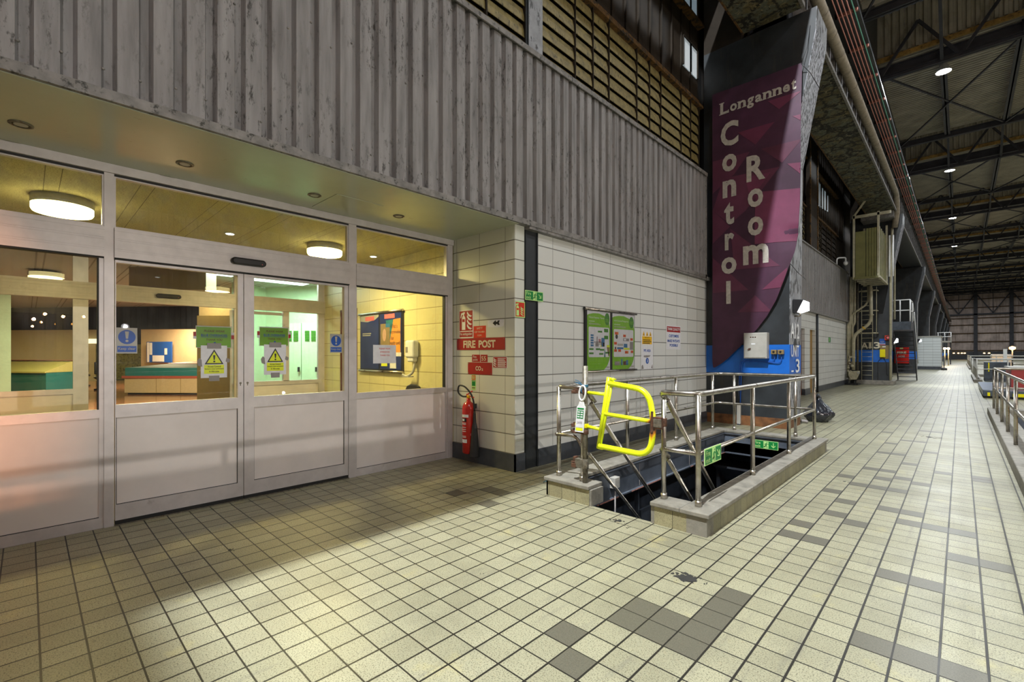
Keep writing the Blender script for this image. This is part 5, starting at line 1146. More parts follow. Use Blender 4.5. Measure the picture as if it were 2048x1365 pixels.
# posters and signs on the long block wall (X = -3.8)
root = thing('poster_case', (-3.79, 6.08, 1.12), 'double poster case with two lime green power station posters on the block wall', 'notice board')
mb = MB(); mb.box(-3.799, -3.775, 5.39, 6.76, 1.15, 2.03, 'black'); mb.build('backing', root)
for z in (2.035, 1.145):
    MB().tube([(-3.765, 5.36, z), (-3.765, 6.80, z)], 0.018, 'steel', 14).tube([(-3.765, 5.355, z), (-3.765, 5.365, z)], 0.021, 'black', 14).build('clamp_rail', root)
MB().box(-3.776, -3.766, 5.385, 5.43, 1.15, 2.03, 'black').box(-3.776, -3.766, 6.035, 6.085, 1.15, 2.03, 'black').build('side_bar', root)
for (a0, a1, kind) in ((5.435, 6.03, 0), (6.09, 6.745, 1)):
    f = Face('x+', -3.775); b0, b1 = 1.165, 2.012; A = lambda x: a0 + (a1 - a0) * x; B = lambda y: b0 + (b1 - b0) * y
    f.rect(a0, b0, a1, b1, 'paper', 0.003)
    pts = [(0, 0), (0.72, 0), (0.86, 0.06), (0.96, 0.16), (1.0, 0.26), (1.0, 0.72), (0.96, 0.80), (0.88, 0.87), (0.74, 0.93), (0.5, 0.965), (0.25, 0.96), (0.08, 0.94), (0, 0.92)]
    f.poly([(A(x), B(y)) for x, y in pts], 'lime', 0.004)
    f.disc(A(0.86), B(0.88 if kind == 0 else 0.86), 0.11 * (a1 - a0), 'dgreen', 0.0055, 0.09); f.lines(A(0.78), B(0.83), A(0.95), B(0.89), 3, 'lime', 0.0065, 0.4)
    f.text('Pollution Prevention - Thermal' if kind == 0 else 'Oil & Chemical Management', A(0.07), B(0.875 if kind == 0 else 0.85), A(0.72), B(0.905 if kind == 0 else 0.885), 'paper', 0.0055)
    f.lines(A(0.07), B(0.82 if kind == 0 else 0.80), A(0.35), B(0.835 if kind == 0 else 0.815), 1, 'paper', 0.0055); f.lines(A(0.07), B(0.77 if kind == 0 else 0.75), A(0.62), B(0.80 if kind == 0 else 0.78), 2, 'lgrey', 0.0055)
    y0, y1 = (0.22, 0.73) if kind == 0 else (0.22, 0.72)
    f.poly([(A(0.08), B(y0)), (A(0.93), B(y0)), (A(0.95), B(y0 + 0.02)), (A(0.95), B(y1 - 0.02)), (A(0.93), B(y1)), (A(0.08), B(y1)), (A(0.06), B(y1 - 0.02)), (A(0.06), B(y0 + 0.02))], 'paper', 0.0055)
    def blk(x0, v0, x1, v1, mt, d=0.007): f.poly([(A(x0), B(v0)), (A(x1), B(v0)), (A(x1), B(v1)), (A(x0), B(v1))], mt, d)
    if kind == 0:
        for (x, v) in ((0.45, 0.64), (0.72, 0.65), (0.72, 0.53), (0.08, 0.34), (0.36, 0.34), (0.54, 0.33), (0.08, 0.27), (0.5, 0.26), (0.78, 0.28)): blk(x, v, x + 0.18, v + (0.06 if v > 0.5 and x > 0.6 else 0.03), 'dgreen')
        for i in range(5): blk(0.14, 0.405 + i * 0.042, 0.26, 0.435 + i * 0.042, 'pblue')
        blk(0.14, 0.40, 0.26, 0.405, 'grey'); blk(0.28, 0.47, 0.60, 0.48, 'black'); blk(0.40, 0.44, 0.42, 0.57, 'brown'); blk(0.34, 0.40, 0.48, 0.46, 'grey'); blk(0.48, 0.43, 0.62, 0.48, 'lgrey'); blk(0.60, 0.40, 0.74, 0.55, 'pblue'); blk(0.66, 0.40, 0.73, 0.47, 'amber'); blk(0.56, 0.40, 0.62, 0.42, 'syel')
        for i in range(3): blk(0.48 + i * 0.035, 0.48, 0.50 + i * 0.035, 0.53, 'red')
        f.poly([(A(0.84), B(0.39)), (A(0.97), B(0.39)), (A(0.95), B(0.24)), (A(0.91), B(0.24))], 'woodbrown', 0.007); f.poly([(A(0.72), B(0.22)), (A(0.75), B(0.39)), (A(0.78), B(0.22))], 'teal', 0.007); blk(0.84, 0.39, 0.96, 0.43, 'syel')
    else:
        for (x, v) in ((0.10, 0.62), (0.47, 0.58), (0.80, 0.52), (0.07, 0.44), (0.07, 0.31), (0.25, 0.31), (0.55, 0.28), (0.82, 0.29)): blk(x, v, x + (0.16 if x in (0.55, 0.10) else 0.12), v + 0.05, 'orange'); blk(x + 0.01, v + 0.01, x + 0.11, v + 0.04, 'redlt', 0.008)
        f.disc(A(0.18), B(0.585), 0.035, 'black', 0.007); blk(0.47, 0.51, 0.74, 0.56, 'grey'); blk(0.5, 0.52, 0.6, 0.55, 'paper', 0.008); blk(0.20, 0.36, 0.48, 0.395, 'pblue'); blk(0.5, 0.39, 0.66, 0.46, 'pblue'); blk(0.5, 0.35, 0.76, 0.385, 'syel'); blk(0.78, 0.35, 0.94, 0.50, 'grey'); blk(0.22, 0.42, 0.46, 0.46, 'lgrey'); blk(0.10, 0.36, 0.16, 0.40, 'black')
        blk(0.10, 0.07, 0.32, 0.14, 'grey'); blk(0.38, 0.07, 0.44, 0.18, 'pblue'); blk(0.48, 0.07, 0.6, 0.14, 'brown'); blk(0.6, 0.07, 0.7, 0.16, 'pblue')
    blk(0.82, 0.03, 0.97, 0.055, 'lgrey', 0.0055)
    po = f.build('poster', root)
    MB().box(-3.7655, -3.765, a0, a1, b0, b1, 'clear').build('cover_sheet', po)
f = Face('x+', -3.80); f.rect(7.02, 1.14, 7.42, 1.82, 'paper', 0.003)
for i in range(3):
    cx = 7.10 + i * 0.115; f.poly([(cx - 0.042, 1.70), (cx + 0.042, 1.70), (cx, 1.775)], 'amber', 0.0045); f.poly([(cx - 0.01, 1.705), (cx + 0.01, 1.705), (cx, 1.745)], 'black', 0.006)
f.poly([(7.05, 1.56), (7.38, 1.56), (7.38, 1.69), (7.05, 1.69)], 'amber', 0.0045); f.text('Be Aware', 7.14, 1.662, 7.29, 1.68, 'black', 0.006); f.lines(7.07, 1.57, 7.37, 1.652, 3, 'black', 0.006, 0.45)
f.text('PPE AREA', 7.10, 1.43, 7.34, 1.475, 'sblue', 0.0045, 0.02); f.disc(7.22, 1.28, 0.052, 'sblue', 0.0055, 0.05); f.text('3', 7.20, 1.255, 7.24, 1.305, 'paper', 0.007, 0.02)
f.poly([(7.10, 1.345), (7.20, 1.335), (7.30, 1.35), (7.34, 1.372), (7.20, 1.375), (7.10, 1.37)], 'grey', 0.0042)
f.poly([(7.025, 1.145), (7.10, 1.15), (7.07, 1.22), (7.03, 1.20)], 'grey', 0.0042); f.poly([(7.36, 1.16), (7.41, 1.145), (7.40, 1.22)], 'grey', 0.0042)
done(f, 'tall torn white sign with yellow warning triangles and PPE AREA 3', nm='safety_sign')
f = Face('x+', -3.80); f.rect(7.93, 1.479, 8.515, 1.916, 'paper', 0.003); f.poly([(7.95, 1.795), (8.495, 1.795), (8.495, 1.895), (7.95, 1.895)], 'red', 0.0045); f.text('THINK QUALITY!', 7.97, 1.815, 8.475, 1.875, 'paper', 0.006, 0.02)
f.text('CUSTOMERS', 8.02, 1.70, 8.43, 1.75, 'sblue', 0.0045, 0.03); f.text('MAKE PAYDAYS', 7.97, 1.61, 8.47, 1.66, 'sblue', 0.0045, 0.03); f.text('POSSIBLE', 8.06, 1.53, 8.39, 1.58, 'sblue', 0.0045, 0.03)
done(f, 'white THINK QUALITY CUSTOMERS MAKE PAYDAYS POSSIBLE sign near the black column', nm='slogan_sign')
f = Face('x+', -3.80); f.rect(22.1, 1.86, 22.5, 2.06, 'green', 0.004); f.poly([(22.2, 1.89), (22.3, 1.89), (22.3, 2.03), (22.2, 2.03)], 'lum', 0.006)
done(f, 'tiny green exit sign on the farther block wall', nm='fire_exit_sign')

# notices stuck on the sliding doors
XG = -4.981
def on_glass(nm, label, cat='notice'):
    pass
def keep_clear(y0, z0, y1, z1, x, label):
    f = Face('x+', x); f.rect(y0, z0, y1, z1, 'lgrey', 0.002); w_ = y1 - y0
    f.disc((y0 + y1) / 2, z0 + (z1 - z0) * 0.64, w_ * 0.42, 'sblue', 0.0035, w_ * 0.40 + 0.005)
    cy = (y0 + y1) / 2; cz = z0 + (z1 - z0) * 0.66
    f.poly([(cy - 0.013, cz + 0.042), (cy + 0.013, cz + 0.042), (cy + 0.007, cz - 0.018), (cy - 0.007, cz - 0.018)], 'lgrey', 0.005); f.disc(cy, cz - 0.036, 0.010, 'lgrey', 0.005)
    f.poly([(y0 + 0.006, z0 + 0.012), (y1 - 0.006, z0 + 0.012), (y1 - 0.006, z0 + 0.062), (y0 + 0.006, z0 + 0.062)], 'sblue', 0.0035); f.text('Keep clear', y0 + 0.012, z0 + 0.024, y1 - 0.012, z0 + 0.052, 'lgrey', 0.005, 0.01)
    o = f.build('keep_clear_sticker'); tag(o, label, 'sticker')
keep_clear(0.505, 1.402, 0.640, 1.615, XG, 'blue Keep clear sticker at the left edge of the left sliding door')
keep_clear(2.30, 1.410, 2.435, 1.618, XG, 'blue Keep clear sticker at the right edge of the right sliding door')
def green_notice(y0, z0, y1, z1, label):
    f = Face('x+', XG); f.rect(y0, z0, y1, z1, 'paper', 0.002); f.poly([(y0 + 0.004, z0 + 0.004), (y1 - 0.004, z0 + 0.004), (y1 - 0.004, z1 - 0.008), (y0 + 0.004, z1 - 0.008)], 'lime', 0.003)
    w_ = y1 - y0; h_ = z1 - z0; q = lambda a, b, c, d: (y0 + w_ * a, z0 + h_ * b, y0 + w_ * c, z0 + h_ * d)
    f.text('PLEASE WEAR', *q(0.22, 0.72, 0.80, 0.82), 'brown', 0.0045, 0.012, 0.2); f.text('BLUE OVERSHOES', *q(0.14, 0.52, 0.88, 0.63), 'sblue', 0.0045, 0.02); f.rect(*[q(0.14, 0.48, 0.88, 0.495)[i] for i in (0, 1, 2, 3)], 'sblue', 0.0045, 0.003); f.text('THANK YOU', *q(0.28, 0.32, 0.74, 0.42), 'brown', 0.0045, 0.012, 0.2); f.disc(y0 + w_ * 0.52, z0 + h_ * 0.22, 0.009, 'sblue', 0.0045)
    o = f.build('overshoe_notice'); tag(o, label, 'notice')
    MB().box(XG + 0.0055, XG + 0.006, y0 - 0.01, y1 + 0.01, z0 - 0.005, z1 + 0.005, 'clear').build('plastic_wallet', o)
    for (a, tp) in ((y0 - 0.022, 0), (y1 - 0.003, 1)):
        f = Face('x+', XG); f.rect(a, z0 + 0.08, a + 0.025, z0 + 0.145, 'paper', 0.0075, 0.0065); f.poly([(a + 0.001, z0 + (0.105 if tp == 0 else 0.082)), (a + 0.024, z0 + (0.105 if tp == 0 else 0.082)), (a + 0.024, z0 + (0.144 if tp == 0 else 0.12)), (a + 0.001, z0 + (0.144 if tp == 0 else 0.12))], 'red', 0.009); f.build('red_sticker', o)
green_notice(1.055, 1.455, 1.34, 1.655, 'green PLEASE WEAR BLUE OVERSHOES notice on the left sliding door')
green_notice(1.585, 1.478, 1.86, 1.668, 'green PLEASE WEAR BLUE OVERSHOES notice on the right sliding door')
def access_notice(y0, z0, y1, z1, label, lean=0.0):
    f = Face('x+', XG + 0.008); f.poly([(y0, z0 + lean), (y1, z0 + lean * 0.0), (y1 - lean * 0.5, z1), (y0 + 0.0, z1 - 0.0)], 'paper', 0.002)
    cy = (y0 + y1) / 2; w_ = y1 - y0; h_ = z1 - z0
    f.poly([(cy - w_ * 0.36, z0 + h_ * 0.42), (cy + w_ * 0.36, z0 + h_ * 0.42), (cy, z0 + h_ * 0.88)], 'black', 0.0035); f.poly([(cy - w_ * 0.28, z0 + h_ * 0.455), (cy + w_ * 0.28, z0 + h_ * 0.455), (cy, z0 + h_ * 0.81)], 'syel', 0.005)
    f.poly([(cy - 0.009, z0 + h_ * 0.70), (cy + 0.009, z0 + h_ * 0.70), (cy + 0.004, z0 + h_ * 0.55), (cy - 0.004, z0 + h_ * 0.55)], 'black', 0.0065); f.disc(cy, z0 + h_ * 0.505, 0.008, 'black', 0.0065)
    f.poly([(y0 + w_ * 0.12, z0 + h_ * 0.13), (y1 - w_ * 0.12, z0 + h_ * 0.13), (y1 - w_ * 0.12, z0 + h_ * 0.40), (y0 + w_ * 0.12, z0 + h_ * 0.40)], 'syel', 0.0035)
    for i, (t, k) in enumerate((('Access Control', 0.25), ('System now activated', 0.36), ('in this area', 0.19))): f.text(t, cy - w_ * k, z0 + h_ * (0.325 - 0.075 * i), cy + w_ * k, z0 + h_ * (0.375 - 0.075 * i), 'black', 0.005, 0.01)
    o = f.build('access_notice'); tag(o, label, 'notice')
    f = Face('x+', XG + 0.012); f.rect(cy - w_ * 0.27, z1 - 0.028, cy + w_ * 0.27, z1 + 0.022, 'grey', 0.001); f.build('tape', o)
    f = Face('x+', XG + 0.012); f.rect(cy - w_ * 0.20, z0 - 0.03, cy + w_ * 0.20, z0 + 0.02, 'grey', 0.001); f.build('tape', o)
    f = Face('x+', XG + 0.012); f.poly([(y0 + 0.01, z0 + h_ * 0.35), (y0 - 0.022, z0 + h_ * 0.38), (y0 - 0.03, z0 + h_ * 0.52), (y0 - 0.012, z0 + h_ * 0.62), (y0 + 0.005, z0 + h_ * 0.56)], 'grey', 0.001); f.build('tape', o)
    f = Face('x+', XG + 0.012); f.poly([(y1 - 0.012, z0 + h_ * 0.50), (y1 + 0.015, z0 + h_ * 0.46), (y1 + 0.026, z0 + h_ * 0.56), (y1 - 0.004, z0 + h_ * 0.62)], 'grey', 0.001)
    f.build('tape', o)
access_notice(1.092, 1.178, 1.302, 1.476, 'white notice with yellow warning triangle taped to the left sliding door')
access_notice(1.625, 1.190, 1.835, 1.492, 'white notice with yellow warning triangle taped to the right sliding door')
f = Face('x+', -4.991); f.rect(2.825, 1.285, 3.132, 1.505, 'paper', 0.002)
for t, a, b, z in (('PLEASE WEAR', 2.905, 3.055, 1.452), ('OVERSHOES', 2.915, 3.045, 1.412), ('THANK YOU', 2.915, 3.045, 1.372)): f.text(t, a, z, b, z + 0.019, 'pinkl', 0.0035, 0.01)
done(f, 'white paper lettered PLEASE WEAR OVERSHOES THANK YOU on the right window', 'notice', 'overshoe_notice')

# things on the yellow foyer wall
root = thing('poster_case', (-6.8, 3.98, 1.1), 'double poster case with dark blue posters on the yellow foyer wall', 'notice board')
mb = MB(); mb.box(-7.45, -6.14, 3.975, 3.998, 1.13, 2.06, 'black'); mb.build('backing', root)
for z in (2.07, 1.115): MB().tube([(-7.48, 3.965, z), (-6.12, 3.965, z)], 0.018, 'steel', 14).build('clamp_rail', root)
f = Face('y-', 3.975); f.rect(-7.43, 1.15, -6.84, 2.04, 'dblue', 0.003); f.poly([(-7.43, 1.95), (-7.2, 1.93), (-6.95, 1.96), (-6.84, 2.01), (-6.84, 2.04), (-7.43, 2.04)], 'lgrey', 0.004); f.rect(-7.27, 1.95, -6.98, 2.02, 'pinkl', 0.006); f.lines(-7.36, 1.70, -7.05, 1.76, 2, 'lgrey', 0.005); f.build('poster', root)
f = Face('y-', 3.975); f.rect(-6.80, 1.15, -6.18, 2.04, 'dblue', 0.003); f.poly([(-6.62, 1.93), (-6.20, 1.95), (-6.20, 1.38), (-6.45, 1.38)], 'orange', 0.004); f.poly([(-6.62, 1.93), (-6.40, 1.94), (-6.50, 1.60)], 'teal', 0.005)
f.text("Who's", -6.50, 1.80, -6.28, 1.87, 'black', 0.006); f.text('responsible', -6.52, 1.70, -6.20, 1.77, 'black', 0.006); f.text('for', -6.46, 1.62, -6.38, 1.68, 'black', 0.006); f.text('health and', -6.50, 1.54, -6.22, 1.60, 'black', 0.006); f.rect(-6.66, 1.96, -6.36, 2.03, 'pinkl', 0.006)
f.rect(-6.78, 1.50, -6.50, 1.88, 'woodbrown', 0.006, 0.003); f.disc(-6.66, 1.70, 0.055, 'skin', 0.0075, 0.10); f.rect(-6.62, 1.82, -6.50, 1.88, 'pblue', 0.0075, 0.005); f.rect(-6.76, 1.20, -6.58, 1.28, 'syel', 0.005); f.rect(-6.50, 1.17, -6.32, 1.30, 'paper', 0.005); f.rect(-6.32, 1.36, -6.18, 1.42, 'paper', 0.005); f.build('poster', root)
f = Face('y-', 3.998)
root = thing('soap_dispenser', (-5.85, 3.95, 1.08), 'white wall mounted soap dispenser with drip tray on the yellow foyer wall', 'dispenser')
MB().box(-5.96, -5.74, 3.89, 3.998, 1.34, 1.60, 'white').build('body', root, 0.03, 4); MB().box(-5.93, -5.77, 3.91, 3.99, 1.28, 1.35, 'white').build('nozzle', root, 0.02, 3)
MB().tube(bend([(-5.79, 3.96, 1.30), (-5.80, 3.93, 1.12), (-5.88, 3.87, 1.06), (-5.95, 3.85, 1.09)], 0.05), 0.018, 'lgrey', 10).box(-5.97, -5.80, 3.84, 3.94, 1.055, 1.07, 'lgrey').build('drip_tray', root)
MB().box(-5.93, -5.88, 3.884, 3.892, 1.42, 1.50, 'grey').build('window', root)
root = thing('foyer_chair', (-5.35, 3.42, 0), 'black chair standing behind the low panel of the right window', 'chair')
MB().box(-5.58, -5.14, 3.22, 3.62, 0.43, 0.50, 'black').build('seat', root, 0.03); 
mb = MB(); mb.prism([(-5.55 + 0.0, 0.62), (-5.17, 0.62), (-5.16, 0.88), (-5.22, 0.96), (-5.30, 0.985), (-5.42, 0.985), (-5.50, 0.96), (-5.56, 0.88)], 1, 3.62, 3.66, 'black'); mb.build('backrest', root, 0.015)
for (x, y) in ((-5.55, 3.25), (-5.17, 3.25), (-5.55, 3.6), (-5.17, 3.6)): MB().tube([(x, y, 0), (x, y, 0.62 if y > 3.5 else 0.44)], 0.012, 'galv', 8).build('leg', root)

# ================================================================== BANNER on the A12 column
BY = 9.66
left_x = -3.63
right = [(6.62, -2.05), (5.5, -2.06), (4.8, -2.065), (4.16, -2.08), (3.62, -2.11), (3.27, -2.17), (3.04, -2.25), (2.74, -2.35), (2.40, -2.48), (2.11, -2.64), (1.87, -2.82), (1.57, -3.09), (1.28, -3.37), (1.15, -3.54), (1.12, -3.60)]
def bx(z):
    if z >= right[0][0]: return right[0][1]
    for (z0, x0), (z1, x1) in zip(right, right[1:]):
        if z1 <= z <= z0: return x0 + (x1 - x0) * (z0 - z) / (z0 - z1)
    return right[-1][1]
def by(x, z):      # how far the cloth hangs off the column
    t = (x - left_x) / 1.58
    e = max(0.0, 1.0 - (bx(z) - x) / 0.35)
    w_ = 0.5 + 0.5 * math.sin(z * 2.1 + t * 3)
    return BY - 0.035 - 0.05 * t * w_ - 0.03 * math.sin(t * math.pi) * math.cos(z * 1.3) + 0.05 * e * e * (1 if z < 3.6 else 0)
class BannerFace(Face):
    def __init__(s): s.pl = 'b'; s.mb = MB()
    def P(s, a, b, d): return (a, by(min(a, bx(b)), b) - d, b)
def clip_poly(pts): return [(min(x, bx(z) - 0.002), z) for x, z in pts]
def dense(pts, n=6):
    out = []
    for i in range(len(pts)):
        (x0, z0), (x1, z1) = pts[i], pts[(i + 1) % len(pts)]
        for k in range(n): out.append((x0 + (x1 - x0) * k / n, z0 + (z1 - z0) * k / n))
    return out
mb = MB(); NZ, NX = 90, 20; vs = []
for i in range(NZ + 1):
    z = 1.12 + (6.62 - 1.12) * i / NZ; xr_ = bx(z)
    for j in range(NX + 1):
        x = left_x + (xr_ - left_x) * j / NX; vs.append((x, by(x, z), z + (0.03 * (1 - j / NX) if i == NZ else 0)))
nv = len(vs); vs2 = vs + [(x, y + 0.003, z) for x, y, z in vs]
fs = []
for i in range(NZ):
    for j in range(NX):
        a = i * (NX + 1) + j; q = (a, a + 1, a + NX + 2, a + NX + 1); fs.append(q); fs.append(tuple(nv + k for k in q[::-1]))
mb.add(vs2, fs, 'banner', True)
BAN = mb.build('hanging_banner')
tag(BAN, 'tall plum banner lettered Longannet Control Room hanging on the black column', 'banner')
def on_banner(tris, mat, nm, d):
    for k, q in enumerate(tris): on_banner1([q], mat, 'printed_triangle', d + 0.0003 * k)
def on_banner1(tris, mat, nm, d):
    """triangulated patches that follow the cloth"""
    bm = bmesh.new()
    for pts in tris:
        vsb = [bm.verts.new((x, 0, z)) for x, z in pts]
        try: bm.faces.new(vsb)
        except Exception: pass
    bmesh.ops.triangulate(bm, faces=bm.faces)
    for _ in range(3): bmesh.ops.subdivide_edges(bm, edges=bm.edges, cuts=1, use_grid_fill=True)
    bmesh.ops.triangulate(bm, faces=bm.faces)
    mb = MB(); vv = []
    for v in bm.verts:
        x = min(v.co.x, bx(v.co.z) - 0.003); vv.append((x, by(x, v.co.z) - d, v.co.z))
    bm.verts.index_update(); mb.add(vv, [tuple(v.index for v in f.verts) for f in bm.faces], mat, True); bm.free()
    return mb.build(nm, BAN)
RXX = -2.04
on_banner([[(-3.62, 5.29), (-2.91, 5.27), (-3.20, 4.92), (-3.62, 4.64)], [(-3.41, 4.89), (-2.40, 4.84), (-2.99, 4.16), (-3.28, 3.96), (-3.62, 4.30)], [(-2.71, 5.26), (RXX, 5.23), (-2.36, 4.90)], [(-3.62, 4.30), (-3.28, 3.91), (-3.62, 3.63)], [(-3.28, 3.87), (-2.40, 3.02), (-3.20, 3.05)], [(-3.62, 3.34), (-2.95, 2.63), (-3.62, 2.63)], [(-3.15, 2.21), (-2.83, 2.52), (-2.55, 2.19)]], 'banner3', 'printed_triangles', 0.003)
on_banner([[(-3.13, 5.71), (-2.48, 5.69), (-2.81, 5.37)], [(-2.60, 6.12), (RXX, 6.11), (-2.41, 5.90)], [(-2.19, 5.69), (RXX, 5.68), (RXX, 5.55)], [(-2.28, 4.86), (RXX, 4.82), (RXX, 4.59)], [(-2.81, 4.47), (-2.06, 4.37), (-2.09, 3.44), (-2.83, 3.49), (-2.83, 3.87)], [(-2.71, 2.61), (-2.29, 2.98), (-2.31, 2.63)], [(-3.0, 4.80), (-2.55, 4.78), (-2.9, 4.35)]], 'banner2', 'printed_triangles', 0.0045)
f = BannerFace()
for (t, x0, z0, x1, z1) in (('C', -3.46, 5.50, -3.12, 5.99), ('o', -3.43, 5.00, -3.15, 5.34), ('n', -3.42, 4.49, -3.16, 4.83), ('t', -3.39, 3.95, -3.20, 4.39), ('r', -3.38, 3.45, -3.20, 3.78), ('o', -3.45, 2.98, -3.16, 3.31), ('l', -3.36, 2.39, -3.275, 2.84), ('R', -2.97, 4.69, -2.64, 5.18), ('o', -2.95, 4.19, -2.68, 4.54), ('o', -2.95, 3.65, -2.68, 4.01), ('m', -3.04, 3.11, -2.59, 3.48)):
    f.text(t, x0, z0, x1, z1, 'bannertext', 0.012, 0.035)
# serifed name along the top
wd = {'L': 0.19, 'o': 0.15, 'n': 0.165, 'g': 0.145, 'a': 0.14, 'e': 0.135, 't': 0.10}; x = -3.48
zb, xh, ch = 6.17, 0.145, 0.235
for c_i in 'Longannet':
    w_ = wd[c_i]; z0 = zb - (0.065 if c_i == 'g' else 0); z1 = zb + (ch if c_i == 'L' else 0.195 if c_i == 't' else xh)
    f.text(c_i, x + 0.01, z0, x + w_ - 0.012, z1, 'bannertext', 0.012, 0.03)
    def serif(a, b, z, hh=0.016): f.poly([(x + a, z), (x + b, z), (x + b, z + hh), (x + a, z + hh)], 'bannertext', 0.0125)
    if c_i == 'L': serif(-0.01, 0.075, zb); serif(-0.01, 0.085, zb + ch - 0.016); serif(w_ - 0.03, w_ - 0.012, zb, 0.06)
    if c_i == 'n': serif(-0.004, 0.065, zb); serif(0.085, w_ - 0.0, zb); serif(-0.006, 0.03, zb + xh - 0.016)
    if c_i == 'a': serif(w_ - 0.035, w_ + 0.004, zb)
    x += w_
zz = f.mb.v; f.build('banner_lettering', BAN)
MB().tube([(-2.06, BY - 0.05, 6.60), (-1.95, BY + 0.1, 6.45), (-1.84, BY + 0.3, 6.2)], 0.006, 'black', 6).tube([(-2.24, BY - 0.02, 3.04), (-2.20, BY + 0.35, 2.92), (-2.19, BY + 0.9, 2.86)], 0.006, 'black', 6).tube([(-2.06, BY - 0.05, 6.60), (-1.98, BY + 0.02, 6.9), (-1.95, BY + 0.09, 7.3)], 0.005, 'black', 6).build('tie_cord', BAN)

# electrical box, sockets and conduits on the A12 column
root = thing('control_box', (-2.82, 9.68, 1.31), 'grey steel electrical cabinet with three buttons on the blue banded column', 'electrical box')
MB().box(-3.02, -2.615, 9.58, 9.745, 1.31, 1.80, 'lgrey').build('cabinet', root, 0.008); DR = MB().box(-3.005, -2.635, 9.57, 9.582, 1.325, 1.785, 'lgrey').build('door', root, 0.006)
mb = MB()
for i in range(3): mb.lathe((-2.89 + 0.04 * i, 9.571, 1.715), [(0.012, 0), (0.010, 0.012)], 'rustmetal', 12, (0, -1, 0)); mb.box(-2.905 + 0.04 * i, -2.875 + 0.04 * i, 9.566, 9.570, 1.688, 1.694, 'white')
mb.build('button', DR)
mb = MB(); mb.lathe((-2.915, 9.571, 1.49), [(0.018, 0), (0.014, 0.025)], 'rustmetal', 12, (0, -1, 0)); mb.obox((-2.94, 9.55, 1.478), (-2.885, 9.55, 1.505), 0.012, 0.012, 'rustmetal'); mb.build('latch', DR)
MB().box(-2.88, -2.81, 9.566, 9.570, 1.575, 1.60, 'white').build('name_plate', DR)
for i, x in enumerate((-2.57, -2.455)):
    r2 = MB().box(x, x + 0.095, 9.66, 9.745, 1.39, 1.475, 'woodbrown').build('socket_box', bevel=0.008); tag(r2, ['small brown socket box nearest the grey cabinet on the blue band', 'small brown socket box farther from the grey cabinet on the blue band'][i], 'socket')
    MB().lathe((x + 0.047, 9.66, 1.435), [(0.02, 0), (0.016, 0.012)], 'black', 14, (0, -1, 0)).build('socket_cover', r2)
mb = MB()
mb.tube(bend([(-2.52, 9.72, 1.39), (-2.52, 9.72, 1.26), (-3.10, 9.72, 1.245), (-3.14, 9.72, 0.0)], 0.08), 0.008, 'sblue', 8); mb.tube(bend([(-2.405, 9.72, 1.39), (-2.405, 9.72, 1.225), (-3.13, 9.72, 1.275), (-3.175, 9.72, 0.0)], 0.09), 0.008, 'sblue', 8)
o = mb.build('conduit'); tag(o, 'pair of thin conduits looping below the sockets down the blue banded column', 'conduit')
mb = MB(); mb.box(-3.19, -3.12, 9.70, 9.745, 0.02, 0.42, 'lgrey'); mb.tube([(-3.155, 9.70, 0.42), (-3.155, 9.70, 0.95)], 0.012, 'colface', 8); o = mb.build('conduit_cover'); tag(o, 'grey conduit cover at the foot of the blue banded column', 'cable cover')

def flood(x, y, z, label, p, ang=0):
    root = thing('flood_light', (x, y, z), label, 'floodlight')
    mb = MB(); mb.prism([(x - 0.02, z - 0.13), (x - 0.02, z + 0.13), (x + 0.15, z + 0.11), (x + 0.04, z - 0.13)], 1, y - 0.16, y + 0.16, 'black'); HS = mb.build('housing', root, 0.006)
    mb = MB(); mb.prism([(x + 0.05, z - 0.12), (x + 0.148, z + 0.095), (x + 0.18, z + 0.075), (x + 0.18, z - 0.08)], 1, y - 0.155, y + 0.155, 'floodlens'); mb.build('lens', HS)
    mb = MB(); mb.tube([(x - 0.03, y, z - 0.18), (x + 0.06, y, z - 0.18)], 0.015, 'galv', 8); mb.tube([(x + 0.06, y, z - 0.18), (x + 0.06, y, z - 0.12)], 0.015, 'galv', 8); mb.build('bracket', root)
    if p: area('flood_light_beam', (x + 0.22, y, z - 0.05), p, (0.9, 0.95, 1.0), 0.2, aim((x + 0.16, y, z - 0.05), (x + 3.0, y, z - 1.8)), spread=math.radians(120))
flood(-2.235, 10.05, 2.29, 'black floodlight with a glaring lens on the side of the A12 column', 22)
flood(-2.235, 27.3, 2.0, 'small glaring floodlight on the hall side of the A13 column', 45)
flood(-2.235, 44.6, 2.35, 'distant glaring floodlight near the white block kiosk', 50)

# black bin bag at the foot of the column
bm = bmesh.new(); bmesh.ops.create_icosphere(bm, subdivisions=4, radius=1.0)
rr = random.Random(4)
from mathutils import noise as mn
for v in bm.verts:
    p = v.co.copy(); q = mn.noise(p * 2.2) * 0.16 + mn.noise(p * 6) * 0.07 + abs(mn.noise(Vector((p.x * 9, p.y * 9, p.z * 3)))) * 0.06
    p *= 1 + q; z = p.z
    rad = 1.0 if z < -0.2 else max(0.30, 1.0 - (z + 0.2) * 0.75)
    v.co = Vector((p.x * 0.27 * rad, p.y * 0.24 * rad, max(-0.23, z * 0.30) + 0.23))
me = bpy.data.meshes.new('bin_bag'); bm.to_mesh(me); bm.free(); me.materials.append(M['bag'])
o = bpy.data.objects.new('bin_bag', me); C.objects.link(o); o.location = (-2.12, 11.35, 0.0); o.rotation_euler = (0, 0, 0.4); tag(o, 'full black plastic bin bag slumped on the floor behind the blue banded column', 'bin bag')
for p in me.polygons: p.use_smooth = True
MB().tube([(-2.14, 11.33, 0.46), (-2.16, 11.30, 0.52), (-2.10, 11.28, 0.56)], 0.02, 'bag', 8, rr=[0.025, 0.02, 0.035]).build('knot', o)
